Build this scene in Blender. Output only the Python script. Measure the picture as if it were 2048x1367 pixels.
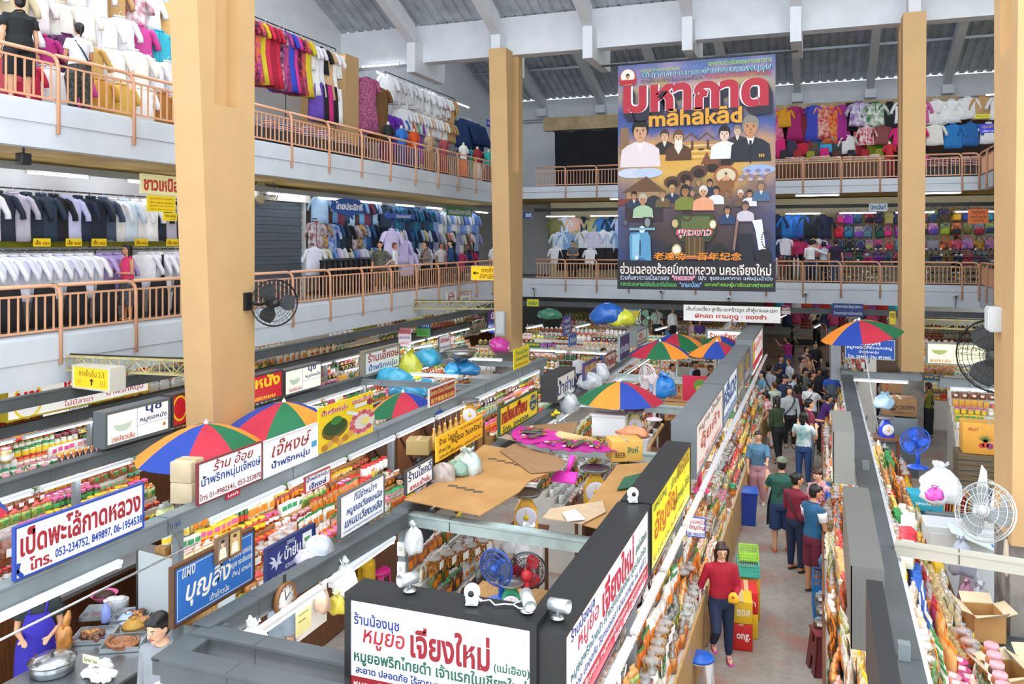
import bpy,math,random
from mathutils import Vector,Matrix,Euler
for _o in list(bpy.data.objects):bpy.data.objects.remove(_o)
SC=bpy.context.scene
COL=SC.collection
R=random.Random(7)
PI=math.pi
# camera (shift lens, stands on the first-floor gallery)
CZ,TH,FPX,HY=5.5,math.radians(20.36),1660.0,484.0
ST,CT=math.sin(TH),math.cos(TH)
cam=bpy.data.cameras.new('camera');camo=bpy.data.objects.new('camera',cam);COL.objects.link(camo)
camo.location=(0,0,CZ);camo.rotation_euler=(PI/2,0,TH)
cam.sensor_fit='HORIZONTAL';cam.sensor_width=36;cam.lens=FPX/2048*36
cam.shift_y=-(683.5-HY)/2048;cam.clip_end=300;cam.clip_start=.05
SC.camera=camo
# daylight and exposure
W=bpy.data.worlds.new('world');SC.world=W;W.use_nodes=True
_bg=W.node_tree.nodes['Background'];_bg.inputs[0].default_value=(.86,.93,1,1);_bg.inputs[1].default_value=1.9
SC.view_settings.view_transform='Standard';SC.view_settings.look='None'
SC.view_settings.exposure=0.66;SC.view_settings.gamma=1;SC.view_settings.use_curve_mapping=False
try:
 SC.cycles.use_denoising=True;SC.cycles.max_bounces=6;SC.cycles.diffuse_bounces=5;SC.cycles.glossy_bounces=2
 SC.cycles.transparent_max_bounces=6;SC.cycles.transmission_bounces=3
 SC.cycles.sample_clamp_indirect=6
except Exception:pass
def ray(u,v):
 a=(u-1024)/FPX
 return(-ST+CT*a,CT+ST*a,(HY-v)/FPX)
def onZ(u,v,z):
 d=ray(u,v);t=(z-CZ)/d[2];return Vector((d[0]*t,d[1]*t,z))
def onY(u,v,Y):
 d=ray(u,v);t=Y/d[1];return Vector((d[0]*t,Y,CZ+d[2]*t))
def onX(u,v,X):
 d=ray(u,v);t=X/d[0];return Vector((X,d[1]*t,CZ+d[2]*t))
def px(p):
 z=-ST*p[0]+CT*p[1];return(1024+FPX*(CT*p[0]+ST*p[1])/z,HY-FPX*(p[2]-CZ)/z)
# materials
def lin(c):
 if isinstance(c,str):
  c=c.lstrip('#');c=[int(c[i:i+2],16)/255 for i in(0,2,4)]
 return[x/12.92 if x<=.04045 else((x+.055)/1.055)**2.4 for x in c]
_mats={}
def M(c,rough=.6,metal=0,emit=0,var=0,scale=6,coat=0,alpha=1,c2=None,bump=0,trans=0,stretch=None,thr=None):
 key=(str(c),rough,metal,emit,var,scale,coat,alpha,str(c2),bump,trans,str(stretch),str(thr))
 if key in _mats:return _mats[key]
 m=bpy.data.materials.new('m_%s'%str(c).strip('#'));m.use_nodes=True
 nt=m.node_tree;b=nt.nodes['Principled BSDF'];L=lin(c)
 b.inputs['Base Color'].default_value=(*L,1);m.diffuse_color=(*L,1)
 b.inputs['Roughness'].default_value=rough;b.inputs['Metallic'].default_value=metal
 if coat:b.inputs['Coat Weight'].default_value=coat;b.inputs['Coat Roughness'].default_value=.12
 if trans:b.inputs['Transmission Weight'].default_value=trans;b.inputs['IOR'].default_value=1.3
 if emit:
  b.inputs['Emission Color'].default_value=(*L,1);b.inputs['Emission Strength'].default_value=emit
 if alpha<1:b.inputs['Alpha'].default_value=alpha
 if var or c2 or bump:
  tc=nt.nodes.new('ShaderNodeTexCoord');n=nt.nodes.new('ShaderNodeTexNoise')
  n.inputs['Scale'].default_value=scale;n.inputs['Detail'].default_value=5
  src=tc.outputs['Object']
  if stretch:
   mp=nt.nodes.new('ShaderNodeMapping');mp.inputs['Scale'].default_value=stretch
   nt.links.new(src,mp.inputs[0]);src=mp.outputs[0]
  nt.links.new(src,n.inputs['Vector'])
  if var or c2:
   r=nt.nodes.new('ShaderNodeValToRGB');nt.links.new(n.outputs['Fac'],r.inputs[0])
   e0,e1=thr or(.35,.65)
   r.color_ramp.elements[0].position=e0;r.color_ramp.elements[1].position=e1
   L2=lin(c2)if c2 else[min(1,x*(1+var))for x in L]
   L1=L if c2 else[x*(1-var)for x in L]
   r.color_ramp.elements[0].color=(*L1,1);r.color_ramp.elements[1].color=(*L2,1)
   nt.links.new(r.outputs[0],b.inputs['Base Color'])
   if emit:nt.links.new(r.outputs[0],b.inputs['Emission Color'])
  if bump:
   bp=nt.nodes.new('ShaderNodeBump');bp.inputs['Strength'].default_value=bump
   bp.inputs['Distance'].default_value=.02
   nt.links.new(n.outputs['Fac'],bp.inputs['Height']);nt.links.new(bp.outputs[0],b.inputs['Normal'])
 _mats[key]=m
 return m
# mesh builder
class MB:
 def __init__(s):s.v=[];s.f=[];s.mi=[];s.sm=[];s.M=None
 def add(s,vs,fs,mi=0,smooth=False,X=None):
  o=len(s.v)
  T=X if s.M is None else(s.M@X if X is not None else s.M)
  if T is not None:vs=[T@Vector(p)for p in vs]
  s.v.extend(tuple(p)for p in vs)
  for f in fs:
   s.f.append([i+o for i in f]);s.mi.append(mi);s.sm.append(smooth)
  return s
 def box(s,x0,x1,y0,y1,z0,z1,mi=0,X=None):
  vs=[(x,y,z)for z in(z0,z1)for y in(y0,y1)for x in(x0,x1)]
  return s.add(vs,[(0,2,3,1),(4,5,7,6),(0,1,5,4),(2,6,7,3),(0,4,6,2),(1,3,7,5)],mi,False,X)
 def cb(s,c,d,mi=0,X=None):
  return s.box(c[0]-d[0]/2,c[0]+d[0]/2,c[1]-d[1]/2,c[1]+d[1]/2,c[2]-d[2]/2,c[2]+d[2]/2,mi,X)
 def rbox(s,c,d,r,mi=0,X=None,n=3):
  hx,hy,hz=d[0]/2,d[1]/2,d[2]/2;r=min(r,hx*.99,hy*.99,hz*.99)
  def ring(ins,z):
   out=[]
   for k,(sx,sy)in enumerate(((1,1),(-1,1),(-1,-1),(1,-1))):
    for j in range(n+1):
     a=PI/2*(k+j/n);rr=r-ins if r-ins>1e-4 else 1e-4
     out.append((c[0]+sx*(hx-r)+rr*math.cos(a),c[1]+sy*(hy-r)+rr*math.sin(a),c[2]+z))
   return out
  return s.loft([ring(r*.7,-hz),ring(r*.2,-hz+r*.3),ring(0,-hz+r*.8),ring(0,hz-r*.8),ring(r*.2,hz-r*.3),ring(r*.7,hz)],mi,True,X)
 def loft(s,rings,mi=0,smooth=True,X=None,caps=True,closed=True):
  n=len(rings[0]);vs=[p for r in rings for p in r];fs=[]
  for i in range(len(rings)-1):
   for j in range(n if closed else n-1):
    k=(j+1)%n
    fs.append((i*n+j,i*n+k,(i+1)*n+k,(i+1)*n+j))
  if caps and closed:
   fs.append(tuple(range(n-1,-1,-1)));fs.append(tuple((len(rings)-1)*n+j for j in range(n)))
  return s.add(vs,fs,mi,smooth,X)
 def tube(s,pts,r,n=8,mi=0,caps=True,X=None,flat=1):
  pts=[Vector(p)for p in pts];rings=[]
  up=Vector((0,0,1));prev=None
  for i,p in enumerate(pts):
   t=(pts[min(i+1,len(pts)-1)]-pts[max(i-1,0)])
   if t.length<1e-9:t=Vector((0,0,1))
   t.normalize()
   if prev is None:
    a=t.cross(up)
    if a.length<.05:a=t.cross(Vector((0,1,0)))
   else:
    a=prev-t*prev.dot(t)
   a.normalize();prev=a;b=t.cross(a)
   rr=r[i]if isinstance(r,(list,tuple))else r
   rings.append([p+a*(rr*math.cos(2*PI*j/n))+b*(rr*flat*math.sin(2*PI*j/n))for j in range(n)])
  return s.loft(rings,mi,n>4,X,caps)
 def lathe(s,prof,n=12,c=(0,0,0),mi=0,X=None,smooth=True,caps=True):
  rings=[[(c[0]+max(r,1e-4)*math.cos(2*PI*j/n),c[1]+max(r,1e-4)*math.sin(2*PI*j/n),c[2]+z)for j in range(n)]for r,z in prof]
  return s.loft(rings,mi,smooth,X,caps)
 def ball(s,c,r,mi=0,n=10,m=6,X=None):
  rx,ry,rz=r if isinstance(r,(tuple,list))else(r,r,r)
  rings=[]
  for i in range(m+1):
   a=-PI/2+PI*i/m;k=max(math.cos(a),.02)
   rings.append([(c[0]+rx*k*math.cos(2*PI*j/n),c[1]+ry*k*math.sin(2*PI*j/n),c[2]+rz*math.sin(a))for j in range(n)])
  return s.loft(rings,mi,True,X)
 def poly(s,pts,mi=0,X=None):return s.add(pts,[tuple(range(len(pts)))],mi,False,X)
 def prism(s,poly,z0,z1,mi=0,X=None):
  n=len(poly);vs=[(x,y,z0)for x,y in poly]+[(x,y,z1)for x,y in poly]
  fs=[tuple(range(n-1,-1,-1)),tuple(range(n,2*n))]+[(i,(i+1)%n,n+(i+1)%n,n+i)for i in range(n)]
  return s.add(vs,fs,mi,False,X)
 def mesh(s,name,mats):
  me=bpy.data.meshes.new(name);me.from_pydata(s.v,[],s.f)
  for m in(mats if isinstance(mats,(list,tuple))else[mats]):me.materials.append(m)
  me.polygons.foreach_set('material_index',s.mi);me.polygons.foreach_set('use_smooth',s.sm)
  me.update();return me
 def build(s,name,mats,parent=None,loc=None,rot=None):
  return obj(name,s.mesh(name,mats),parent,loc,rot)
def obj(name,me,parent=None,loc=None,rot=None):
 o=bpy.data.objects.new(name,me);COL.objects.link(o)
 if parent is not None:o.parent=parent
 if loc is not None:o.location=loc
 if rot is not None:o.rotation_euler=rot
 return o
def tag(o,label,cat,group=None,kind=None):
 o['label']=label;o['category']=cat
 if group:o['group']=group
 if kind:o['kind']=kind
 return o
def thing(name,label,cat,loc=(0,0,0),rz=0,group=None):
 o=bpy.data.objects.new(name,None);COL.objects.link(o);o.empty_display_size=.1
 o.location=loc;o.rotation_euler=(0,0,rz)
 return tag(o,label,cat,group)
def struct(name,mb,mats):
 o=mb.build(name,mats);o['kind']='structure';return o
def kids(o):return[c for c in bpy.data.objects if c.parent==o]
def dup(o,loc=None,rz=None,label=None,group=None,parts=None):
 c=o.copy();COL.objects.link(c)
 if loc is not None:c.location=loc
 if rz is not None:c.rotation_euler=(0,0,rz)
 if label:c['label']=label
 if group:c['group']=group
 for ch,gs in(parts or[]):
  d=ch.copy();COL.objects.link(d);d.parent=c
  for g in gs:
   e=g.copy();COL.objects.link(e);e.parent=d
 return c
def tree(o):return[(c,kids(c))for c in kids(o)]
def setmat(o,m,i=0):
 o.material_slots[i].link='OBJECT';o.material_slots[i].material=m
# the setting
XL,XR,YB=-12.3,5.4,33.9
F2,F3=3.9,7.85
WALLX,BACKY,RIGHTX=-15.56,39.5,9.2
m_white=M('#d9dde2',.7,var=.04,scale=2)
m_fascia=M('#cfd6dd',.75,var=.05,scale=1.2)
m_tan=M('#c9a371',.75,var=.03,scale=1.5)
m_cream=M('#e2cf9a',.8,var=.05)
m_soff=M('#c9a95e',.8,var=.1,scale=2)
m_stain=M('#55504c',.85,c2='#8b857c',scale=3)
m_floor=M('#8a7f76',.55,c2='#a79d92',scale=.9,bump=.1)
m_gal=M('#8d8a85',.6,var=.15,scale=2)
m_dark=M('#3a3b3d',.6,var=.1)
m_roof=M('#b4bac0',.4,metal=.35,var=.15,scale=2)
def floor_mat():
 m=bpy.data.materials.new('aisle_concrete');m.use_nodes=True;nt=m.node_tree;b=nt.nodes['Principled BSDF']
 tc=nt.nodes.new('ShaderNodeTexCoord');outs=[]
 for sc,e0,e1,c1,c2 in((.7,.35,.7,'#a0968a','#b9b0a5'),(1.3,.5,.66,'#000000','#ffffff'),(9,.3,.8,'#bdbdbd','#ffffff')):
  n=nt.nodes.new('ShaderNodeTexNoise');n.inputs['Scale'].default_value=sc;n.inputs['Detail'].default_value=6
  nt.links.new(tc.outputs['Object'],n.inputs['Vector'])
  r=nt.nodes.new('ShaderNodeValToRGB');nt.links.new(n.outputs['Fac'],r.inputs[0])
  for k,(e,c)in enumerate(((e0,c1),(e1,c2))):
   r.color_ramp.elements[k].position=e;r.color_ramp.elements[k].color=(*lin(c),1)
  outs.append(r.outputs[0])
 mx=nt.nodes.new('ShaderNodeMixRGB');mx.inputs[2].default_value=(*lin('#a8796a'),1)
 sc_=nt.nodes.new('ShaderNodeMath');sc_.operation='MULTIPLY';sc_.inputs[1].default_value=.85
 nt.links.new(outs[1],sc_.inputs[0]);nt.links.new(sc_.outputs[0],mx.inputs[0]);nt.links.new(outs[0],mx.inputs[1])
 mu=nt.nodes.new('ShaderNodeMixRGB');mu.blend_type='MULTIPLY';mu.inputs[0].default_value=.5
 nt.links.new(mx.outputs[0],mu.inputs[1]);nt.links.new(outs[2],mu.inputs[2])
 nt.links.new(mu.outputs[0],b.inputs['Base Color']);b.inputs['Roughness'].default_value=.5
 return m
struct('floor',MB().box(-22,12,-3,53,-.2,0),floor_mat())
struct('wall_left',MB().box(WALLX-.2,WALLX,-1,BACKY+.2,F2,17),m_white)
struct('wall_back',MB().box(WALLX,RIGHTX+.2,BACKY,BACKY+.2,F2,12.6),m_white)
struct('wall_right',MB().box(RIGHTX,RIGHTX+.2,12,BACKY,0,14),m_cream)
struct('wall_left_ground',MB().box(-17.2,-17,-1,52,0,F2),M('#8f9496',.7,var=.1))
struct('wall_back_ground',MB().box(-17,10,52,52.2,0,F2),M('#a3a6a4',.7,var=.1))
def gallery(nm,z,fd,fdb):
 b=MB();b.box(WALLX,XL-.02,-1,YB+.02,z-.3,z)
 struct('floor_left_'+nm,b,[m_gal])
 if nm=='lower':struct('ceiling_back_deep',MB().box(-17,10,BACKY,52,F2-.3,F2),m_soff)
 struct('floor_back_'+nm,MB().box(WALLX,RIGHTX,YB+.02,BACKY,z-.3,z),m_gal)
 struct('floor_right_'+nm,MB().box(XR+.02,RIGHTX,14,YB+.02,z-.3,z),m_gal)
 b=MB();b.box(XL-.22,XL,-1,YB,z-fd,z+.03);b.box(XL,XL+.025,-1,YB,z-fd+.42,z-.02)
 struct('trim_left_'+nm,b,m_fascia)
 b=MB();b.box(XL-.22,XR+.22,YB,YB+.22,z-fdb,z+.03);b.box(XL,XR,YB-.03,YB,z-.2,z-.02)
 struct('trim_back_'+nm,b,m_fascia)
 struct('trim_right_'+nm,MB().box(XR,XR+.22,14,YB,z-fdb,z+.03),m_fascia)
 struct('ceiling_left_'+nm,MB().box(WALLX,XL-.22,-1,YB,z-fd+.02,z-fd+.06),m_soff)
 struct('ceiling_back_'+nm,MB().box(WALLX,RIGHTX,YB+.22,BACKY,z-fdb+.02,z-fdb+.06),m_soff)
gallery('upper',F3,.76,.47)
gallery('lower',F2,.83,.76)
struct('trim_1',MB().box(WALLX,RIGHTX,24.9,25.4,11.48,12.7),m_white)
for i in range(7):
 x=-12.7+2.98*i
 b=MB()
 b.box(x,x+.3,24.3,26.6,11.06,12.04)
 b.prism([(24.32,12.02),(24.32,12.6),(17,12.6+.42*7.32),(17,12.02+.42*7.32)],0,.3,X=Matrix(((0,0,1,x),(1,0,0,0),(0,1,0,0),(0,0,0,1))))
 struct('trim_%d'%(i+2),b,m_white)
for i in range(8):
 x=-15.95+3.0*i+2.85
 b=MB()
 b.prism([(39.5,12.1),(39.5,12.6),(26,12.6+.33*13.5),(26,12.1+.33*13.5)],0,.3,X=Matrix(((0,0,1,x),(1,0,0,0),(0,1,0,0),(0,0,0,1))))
 b.box(x-.08,x+.38,39.0,39.5,11.75,12.12)
 struct('trim_%d'%(i+10),b,m_white)
def sheet(y0,z0,y1,z1,step=.34):
 b=MB();prof=[];x=WALLX
 while x<RIGHTX:
  for dx,dz in((0,0),(.2,0),(.225,.05),(.295,.05),(.32,0)):prof.append((x+dx,dz))
  x+=step
 n=len(prof);vs=[(x,y0,z0+d)for x,d in prof]+[(x,y1,z1+d)for x,d in prof]
 b.add(vs,[(i,i+1,n+i+1,n+i)for i in range(n-1)])
 return b
struct('ceiling_front',sheet(24.95,12.72,17.5,12.72+.42*7.45),m_roof)
struct('ceiling_rear',sheet(39.5,12.62,25.4,12.62+.33*14.1),m_roof)
b=MB()
for y in(36.6,33.4,30.2):b.box(WALLX,RIGHTX,y,y+.08,12.5+.33*(39.5-y),12.6+.33*(39.5-y))
for y in(22.2,19.4):b.box(WALLX,RIGHTX,y,y+.08,12.6+.42*(24.95-y),12.7+.42*(24.95-y))
struct('trim_18',b,M('#9aa0a6',.4,metal=.5))
b=MB()
for z in(11.5,11.62):b.tube([(WALLX,39.42,z),(RIGHTX,39.42,z)],.025,6)
struct('trim_20',b,M('#b9bcc0',.5))
def column(i,x0,x1,yn,yf,ztop):
 b=MB();yN=lambda z:yn+.52-.0563*z
 zs=[0,2.08,7.72,ztop]
 def ring(z,mi=0):return[(x0,yN(z),z),(x1,yN(z),z),(x1,yf,z),(x0,yf,z)]
 b.loft([ring(0),ring(2.05)],1,False);b.loft([ring(2.05),ring(7.72)],0,False)
 g=.24
 def ringg(z):
  a,c=yf-1.01+.02*(z-7.72),yf-.38
  return[(x0,yN(z),z),(x1,yN(z),z),(x1,a,z),(x1-g,a+.05,z),(x1-g,c-.05,z),(x1,c,z),(x1,yf,z),(x0,yf,z),(x0,c,z),(x0+g,c-.05,z),(x0+g,a+.05,z),(x0,a,z)]
 b.loft([ringg(7.72),ringg(ztop)],0,False)
 o=b.build('trim_%d'%(30+i),[m_tan,m_stain]);o['kind']='structure'
column(0,-9.65,-9.1,10.42,11.82,14);column(1,-9.65,-9.08,24.05,25.45,11.5)
column(2,2.04,2.59,24.05,25.55,11.5);column(3,2.04,2.62,10.42,11.82,14)
# lettering and signs
_txt={}
TS=bpy.data.scenes.new('workbench')
def text_geo(s,off=0.0,shear=0.0):
 k=(s,off,shear)
 if k in _txt:return _txt[k]
 c=bpy.data.curves.new('t','FONT');c.body=s;c.size=1;c.offset=off;c.resolution_u=2;c.shear=shear
 o=bpy.data.objects.new('t',c);TS.collection.objects.link(o);TS.view_layers[0].update()
 me=o.evaluated_get(TS.view_layers[0].depsgraph).to_mesh()
 vs=[(v.co.x,v.co.y)for v in me.vertices];fs=[tuple(p.vertices)for p in me.polygons]
 bpy.data.objects.remove(o);bpy.data.curves.remove(c)
 xs=[p[0]for p in vs]or[0,1];ys=[p[1]for p in vs]or[0,1]
 _txt[k]=(vs,fs,min(xs),max(xs),min(ys),max(ys));return _txt[k]
def put_text(mb,s,x0,x1,y0,y1,z,mi,off=0.0,shear=0.0,base=False):
 vs,fs,a,b,c,d=text_geo(s,off,shear)
 if base:c,d=min(c,0),max(d,.75)
 sx=(x1-x0)/max(b-a,1e-4);sy=(y1-y0)/max(d-c,1e-4)
 out=[(x0+(p[0]-a)*sx,y0+(p[1]-c)*sy,z)for p in vs]
 good=[]
 for f in fs:
  n=sum(out[f[i]][0]*out[f[(i+1)%len(f)]][1]-out[f[(i+1)%len(f)]][0]*out[f[i]][1]for i in range(len(f)))
  good.append(f if n>0 else f[::-1])
 mb.add(out,good,mi)
def face_frame(o,right,up=(0,0,1)):
 r=Vector(right).normalized();u=Vector(up);n=r.cross(u).normalized();u=n.cross(r)
 return Matrix(((r[0],u[0],n[0],o[0]),(r[1],u[1],n[1],o[1]),(r[2],u[2],n[2],o[2]),(0,0,0,1)))
def sign(label,X,w,h,th,bg,texts,frame=None,fw=.025,emit=0,shapes=None,group=None,cat='sign',name='shop_sign',side=None,feet=None,outline=None):
 """X: local x along the board, y up, z out of it; origin = lower left corner of the face"""
 t=thing(name,label,cat,group=group);t.matrix_world=X
 b=MB();e=0 if not frame else fw*.5
 if outline:b.prism([(x*w,y*h)for x,y in outline],-th,0)
 else:b.box(e,w-e,e,h-e,-th,0)
 pm=M(bg,.45,emit=emit)
 pn_=b.build('panel',[pm],t)
 if frame:
  b=MB()
  for x0,x1,y0,y1 in((0,w,0,fw),(0,w,h-fw,h),(0,fw,fw,h-fw),(w-fw,w,fw,h-fw)):
   b.box(x0,x1,y0,y1,-th-.012,.012)
  if side:
   b.box(0,w,.002,h-.002,-th-.013,-th-.002);
  b.build('frame',M(frame,.45),t)
 ms=[];b=MB()
 def mi(c):
  m=M(c,.5,emit=emit*.8 if emit else 0)
  if m not in ms:ms.append(m)
  return ms.index(m)
 z=.003
 for s in(shapes or[]):
  pts=s[1];z+=.0004
  if s[0]=='p':b.poly([(p[0]*w,p[1]*h,z)for p in pts],mi(s[2]))
  elif s[0]=='e':
   cx,cy,rx,ry=pts
   b.poly([(cx*w+rx*w*math.cos(i*PI/10),cy*h+ry*h*math.sin(i*PI/10),z)for i in range(20)],mi(s[2]))
  elif s[0]=='r':
   b.poly([(pts[0]*w,pts[2]*h,z),(pts[1]*w,pts[2]*h,z),(pts[1]*w,pts[3]*h,z),(pts[0]*w,pts[3]*h,z)],mi(s[2]))
  elif s[0]=='l':
   lw=s[3]
   for p,q in zip(pts[:-1],pts[1:]):
    p=Vector((p[0]*w,p[1]*h));q=Vector((q[0]*w,q[1]*h));d=q-p
    if d.length<1e-6:continue
    nn=Vector((-d.y,d.x)).normalized()*lw/2;e=d.normalized()*lw*.35
    b.poly([(*(p-nn-e),z),(*(q-nn+e),z),(*(q+nn+e),z),(*(p+nn-e),z)],mi(s[2]))
 z+=.001
 for tx in texts:
  s,x0,x1,y0,y1,c=tx[:6];off=tx[6]if len(tx)>6 else .012;sh=tx[7]if len(tx)>7 else 0
  if len(tx)>8:put_text(b,s,x0*w,x1*w,y0*h,y1*h,z-.0012,mi(tx[8]),off+.045,sh)
  put_text(b,s,x0*w,x1*w,y0*h,y1*h,z,mi(c),off,sh)
 if b.v:b.build('lettering',ms,pn_)
 if feet:
  b=MB()
  for x in feet:b.box(x*w-.015,x*w+.015,-.12,.05,-th-.03,-th-.005)
  b.build('bracket',m_gal,t)
 return t
def alongY(x,y,z):return face_frame((x,y,z),(0,1,0))
def alongX(x,y,z):return face_frame((x,y,z),(1,0,0))
# frames, lamps
m_frame=M('#7d8688',.5,metal=.1,var=.12,scale=1.5)
m_frame2=M('#54595b',.55,var=.15,scale=1.5)
def beam(label,p0,p1,w=.13,h=.15,mat=None,name='stall_beam',group=None,z_at_top=True):
 p0=Vector(p0);p1=Vector(p1);d=p1-p0;L=d.length
 t=thing(name,label,'beam',p0,math.atan2(d.y,d.x),group)
 b=MB();b.box(0,L,-w/2,w/2,-h,0);b.box(0,L,-w/2-.012,w/2+.012,-.018,.006);b.build('rail',mat or m_frame,t)
 b=MB();x=.6
 while x<L:b.box(x,x+.012,-w/2-.006,w/2+.006,-h*.92,.01);x+=2.4
 b.build('joint_strip',m_frame2,t)
 return t
m_tube=M('#f4f6ff',.4,emit=15);m_tube2=M('#fff3d9',.4,emit=12);m_house=M('#e6e8ea',.5)
_tl={}
def lamp(label,p0,p1,group=None,warm=False,r=.018,drop=False):
 p0=Vector(p0);p1=Vector(p1);d=p1-p0;L=d.length
 k=warm
 if k not in _tl:
  b=MB();b.box(-.62,.62,-.035,.035,.022,.06);h=b.mesh('housing',m_house)
  b=MB();b.tube([(-.585,0,0),(.585,0,0)],.016,8);tb=b.mesh('tube',m_tube2 if warm else m_tube)
  b=MB();b.box(-.018,.018,-.02,.02,-.02,.03);e=b.mesh('end_cap',m_house)
  _tl[k]=(h,tb,e)
 t=thing('fluorescent_lamp',label,'lamp',(p0+p1)/2,0,group)
 t.rotation_euler=(0,-math.asin(max(-1,min(1,d.z/L))),math.atan2(d.y,d.x));t.scale=(L/1.24,1,1)
 hs=obj('housing',_tl[k][0],t);obj('tube',_tl[k][1],t)
 for sx in(-1,1):obj('end_cap',_tl[k][2],hs,(sx*.602,0,0))
 return t
# remesh helper for organic shapes
def remesh(mb,name,mats,vox,smooth=3,parent=None):
 me=mb.mesh(name,mats);o=bpy.data.objects.new(name,me);TS.collection.objects.link(o)
 r=o.modifiers.new('r','REMESH');r.mode='VOXEL';r.voxel_size=vox;r.use_smooth_shade=True
 if smooth:
  s=o.modifiers.new('s','SMOOTH');s.iterations=smooth;s.factor=.5
 TS.view_layers[0].update();dg=TS.view_layers[0].depsgraph
 nm=bpy.data.meshes.new_from_object(o.evaluated_get(dg));nm.name=name
 nm.materials.clear()
 for m in(mats if isinstance(mats,(list,tuple))else[mats]):nm.materials.append(m)
 bpy.data.objects.remove(o);bpy.data.meshes.remove(me)
 return nm
def blob(seed,sx,sy,sz,rough=.18,n=22,m=14,neck=True):
 """a filled, crumpled bag: lumpy folded body, short twisted neck with a crumpled ruff"""
 r=random.Random(seed);ph=[r.uniform(0,6.28)for _ in range(9)];rings=[]
 prof=[(.35,0),(.8,.02),(.96,.12),(1,.28),(.98,.45),(.88,.6),(.7,.72),(.48,.8),(.26,.85),(.16,.87),(.24,.91),(.36,.97),(.44,1.0)]if neck else[(.4,0),(.85,.03),(1,.2),(1.02,.42),(.92,.66),(.7,.85),(.4,.96),(.05,1)]
 lx,ly=r.uniform(-.12,.12),r.uniform(-.12,.12)
 for k,(rr,z)in enumerate(prof):
  ring=[]
  for j in range(n):
   a=2*PI*j/n
   q=1+rough*(math.sin(2*a+ph[0]+z*3)*.5+math.sin(5*a+ph[1]-z*7)*.4+math.sin(9*a+ph[2]+z*11)*.3+r.uniform(-.3,.3))
   zz=z+rough*.35*math.sin(3*a+ph[3]+z*5)*(0 if z<.02 else 1)+(r.uniform(-.06,.06)if neck and z>.92 else 0)
   ring.append((sx/2*(rr*q*math.cos(a)+lx*z),sy/2*(rr*q*math.sin(a)+ly*z),sz*zz))
  rings.append(ring)
 b=MB();b.loft(rings,caps=False);b.poly(rings[0][::-1])
 if not neck:b.poly(rings[-1])
 return b
m_film=M('#eef1f2',.25,alpha=.62,coat=.6,bump=.5,scale=14)
m_film_b=M('#58b4dc',.3,coat=.6,bump=.6,scale=12,alpha=.85)
# packaged goods: one mesh of each kind, copied one by one
GM={}
def film_like(c,var=.35,sc=28,c2=None):return M(c,.28,var=var,scale=sc,coat=.7,bump=.35,c2=c2)
m_lab=M('#f3f0e6',.5);m_labr=M('#d8452f',.5);m_laby=M('#f4d21f',.5);m_labo=M('#f08a1e',.5)
m_clear=M('#d6dada',.18,coat=.9,bump=.6,scale=30,alpha=.36)
def g_bag(seed,w=.17,d=.09,h=.2,fill=.7):
 b=MB();r=random.Random(seed);n=10;rings=[]
 for k,(t,ww,dd)in enumerate(((0,.75,.7),(.06,.95,.95),(.35,1,1),(fill,.96,.75))):
  rings.append([(w/2*ww*math.copysign(abs(math.cos(2*PI*j/n))**.6,math.cos(2*PI*j/n))*(1+r.uniform(-.06,.06)),d/2*dd*math.copysign(abs(math.sin(2*PI*j/n))**.8,math.sin(2*PI*j/n))*(1+r.uniform(-.12,.12)),h*t)for j in range(n)])
 b.loft(rings,0)
 top=[rings[-1]]
 for t,ww,dd in((fill+.12,.7,.4),(fill+.18,.3,.3),(1,.55,.25)):
  top.append([(w/2*ww*math.cos(2*PI*j/n),d/2*dd*math.sin(2*PI*j/n)*(1+r.uniform(-.3,.3)),h*t)for j in range(n)])
 b.loft(top,1)
 b.box(-w*.22,w*.2,-d*.56,-d*.53,h*.25,h*.5,2)
 return b.mesh('snack_bag',[film_like('#c9913f'),m_clear,m_lab])
def g_pouch(seed,w=.14,d=.06,h=.2):
 b=MB();rings=[]
 for t,ww,dd in((0,.95,.6),(.05,1,.9),(.4,1,1),(.78,.98,.6),(.86,.98,.12),(1,1,.1)):
  rings.append([(w/2*ww*x,d/2*dd*y,h*t)for x,y in((-1,-.5),(-.5,-1),(.5,-1),(1,-.5),(1,.5),(.5,1),(-.5,1),(-1,.5))])
 b.loft(rings,0);b.box(-w*.34,w*.34,-d*.52,-d*.49,h*.2,h*.6,1);b.box(-w*.5,w*.5,-d*.07,d*.07,h*.84,h*1.0,2)
 return b.mesh('snack_pouch',[film_like('#c7b07a'),m_labo,m_clear])
def g_jar(seed,r=.055,h=.15):
 b=MB();b.lathe([(r*.9,0),(r,.01),(r,h*.7),(r*.85,h*.8),(r*.75,h*.84)],12,mi=0)
 b.lathe([(r*.82,h*.82),(r*.86,h*.85),(r*.86,h*.97),(r*.78,h)],12,mi=1)
 b.lathe([(r*1.012,h*.2),(r*1.012,h*.55)],12,mi=2,caps=False)
 return b.mesh('jar',[film_like('#d9b15a'),M('#d9a0a8',.4),m_lab])
def g_bottle(seed,r=.033,h=.24):
 b=MB();b.lathe([(r*.9,0),(r,.01),(r,h*.55),(r*.8,h*.66),(r*.38,h*.78),(r*.36,h*.88)],10,mi=0)
 b.lathe([(r*.45,h*.86),(r*.45,h*.99),(r*.3,h)],10,mi=1);b.lathe([(r*1.02,h*.18),(r*1.02,h*.48)],10,mi=2,caps=False)
 return b.mesh('bottle',[M('#3a1d10',.15,coat=.6),M('#f2f2f2',.4),m_lab])
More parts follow.
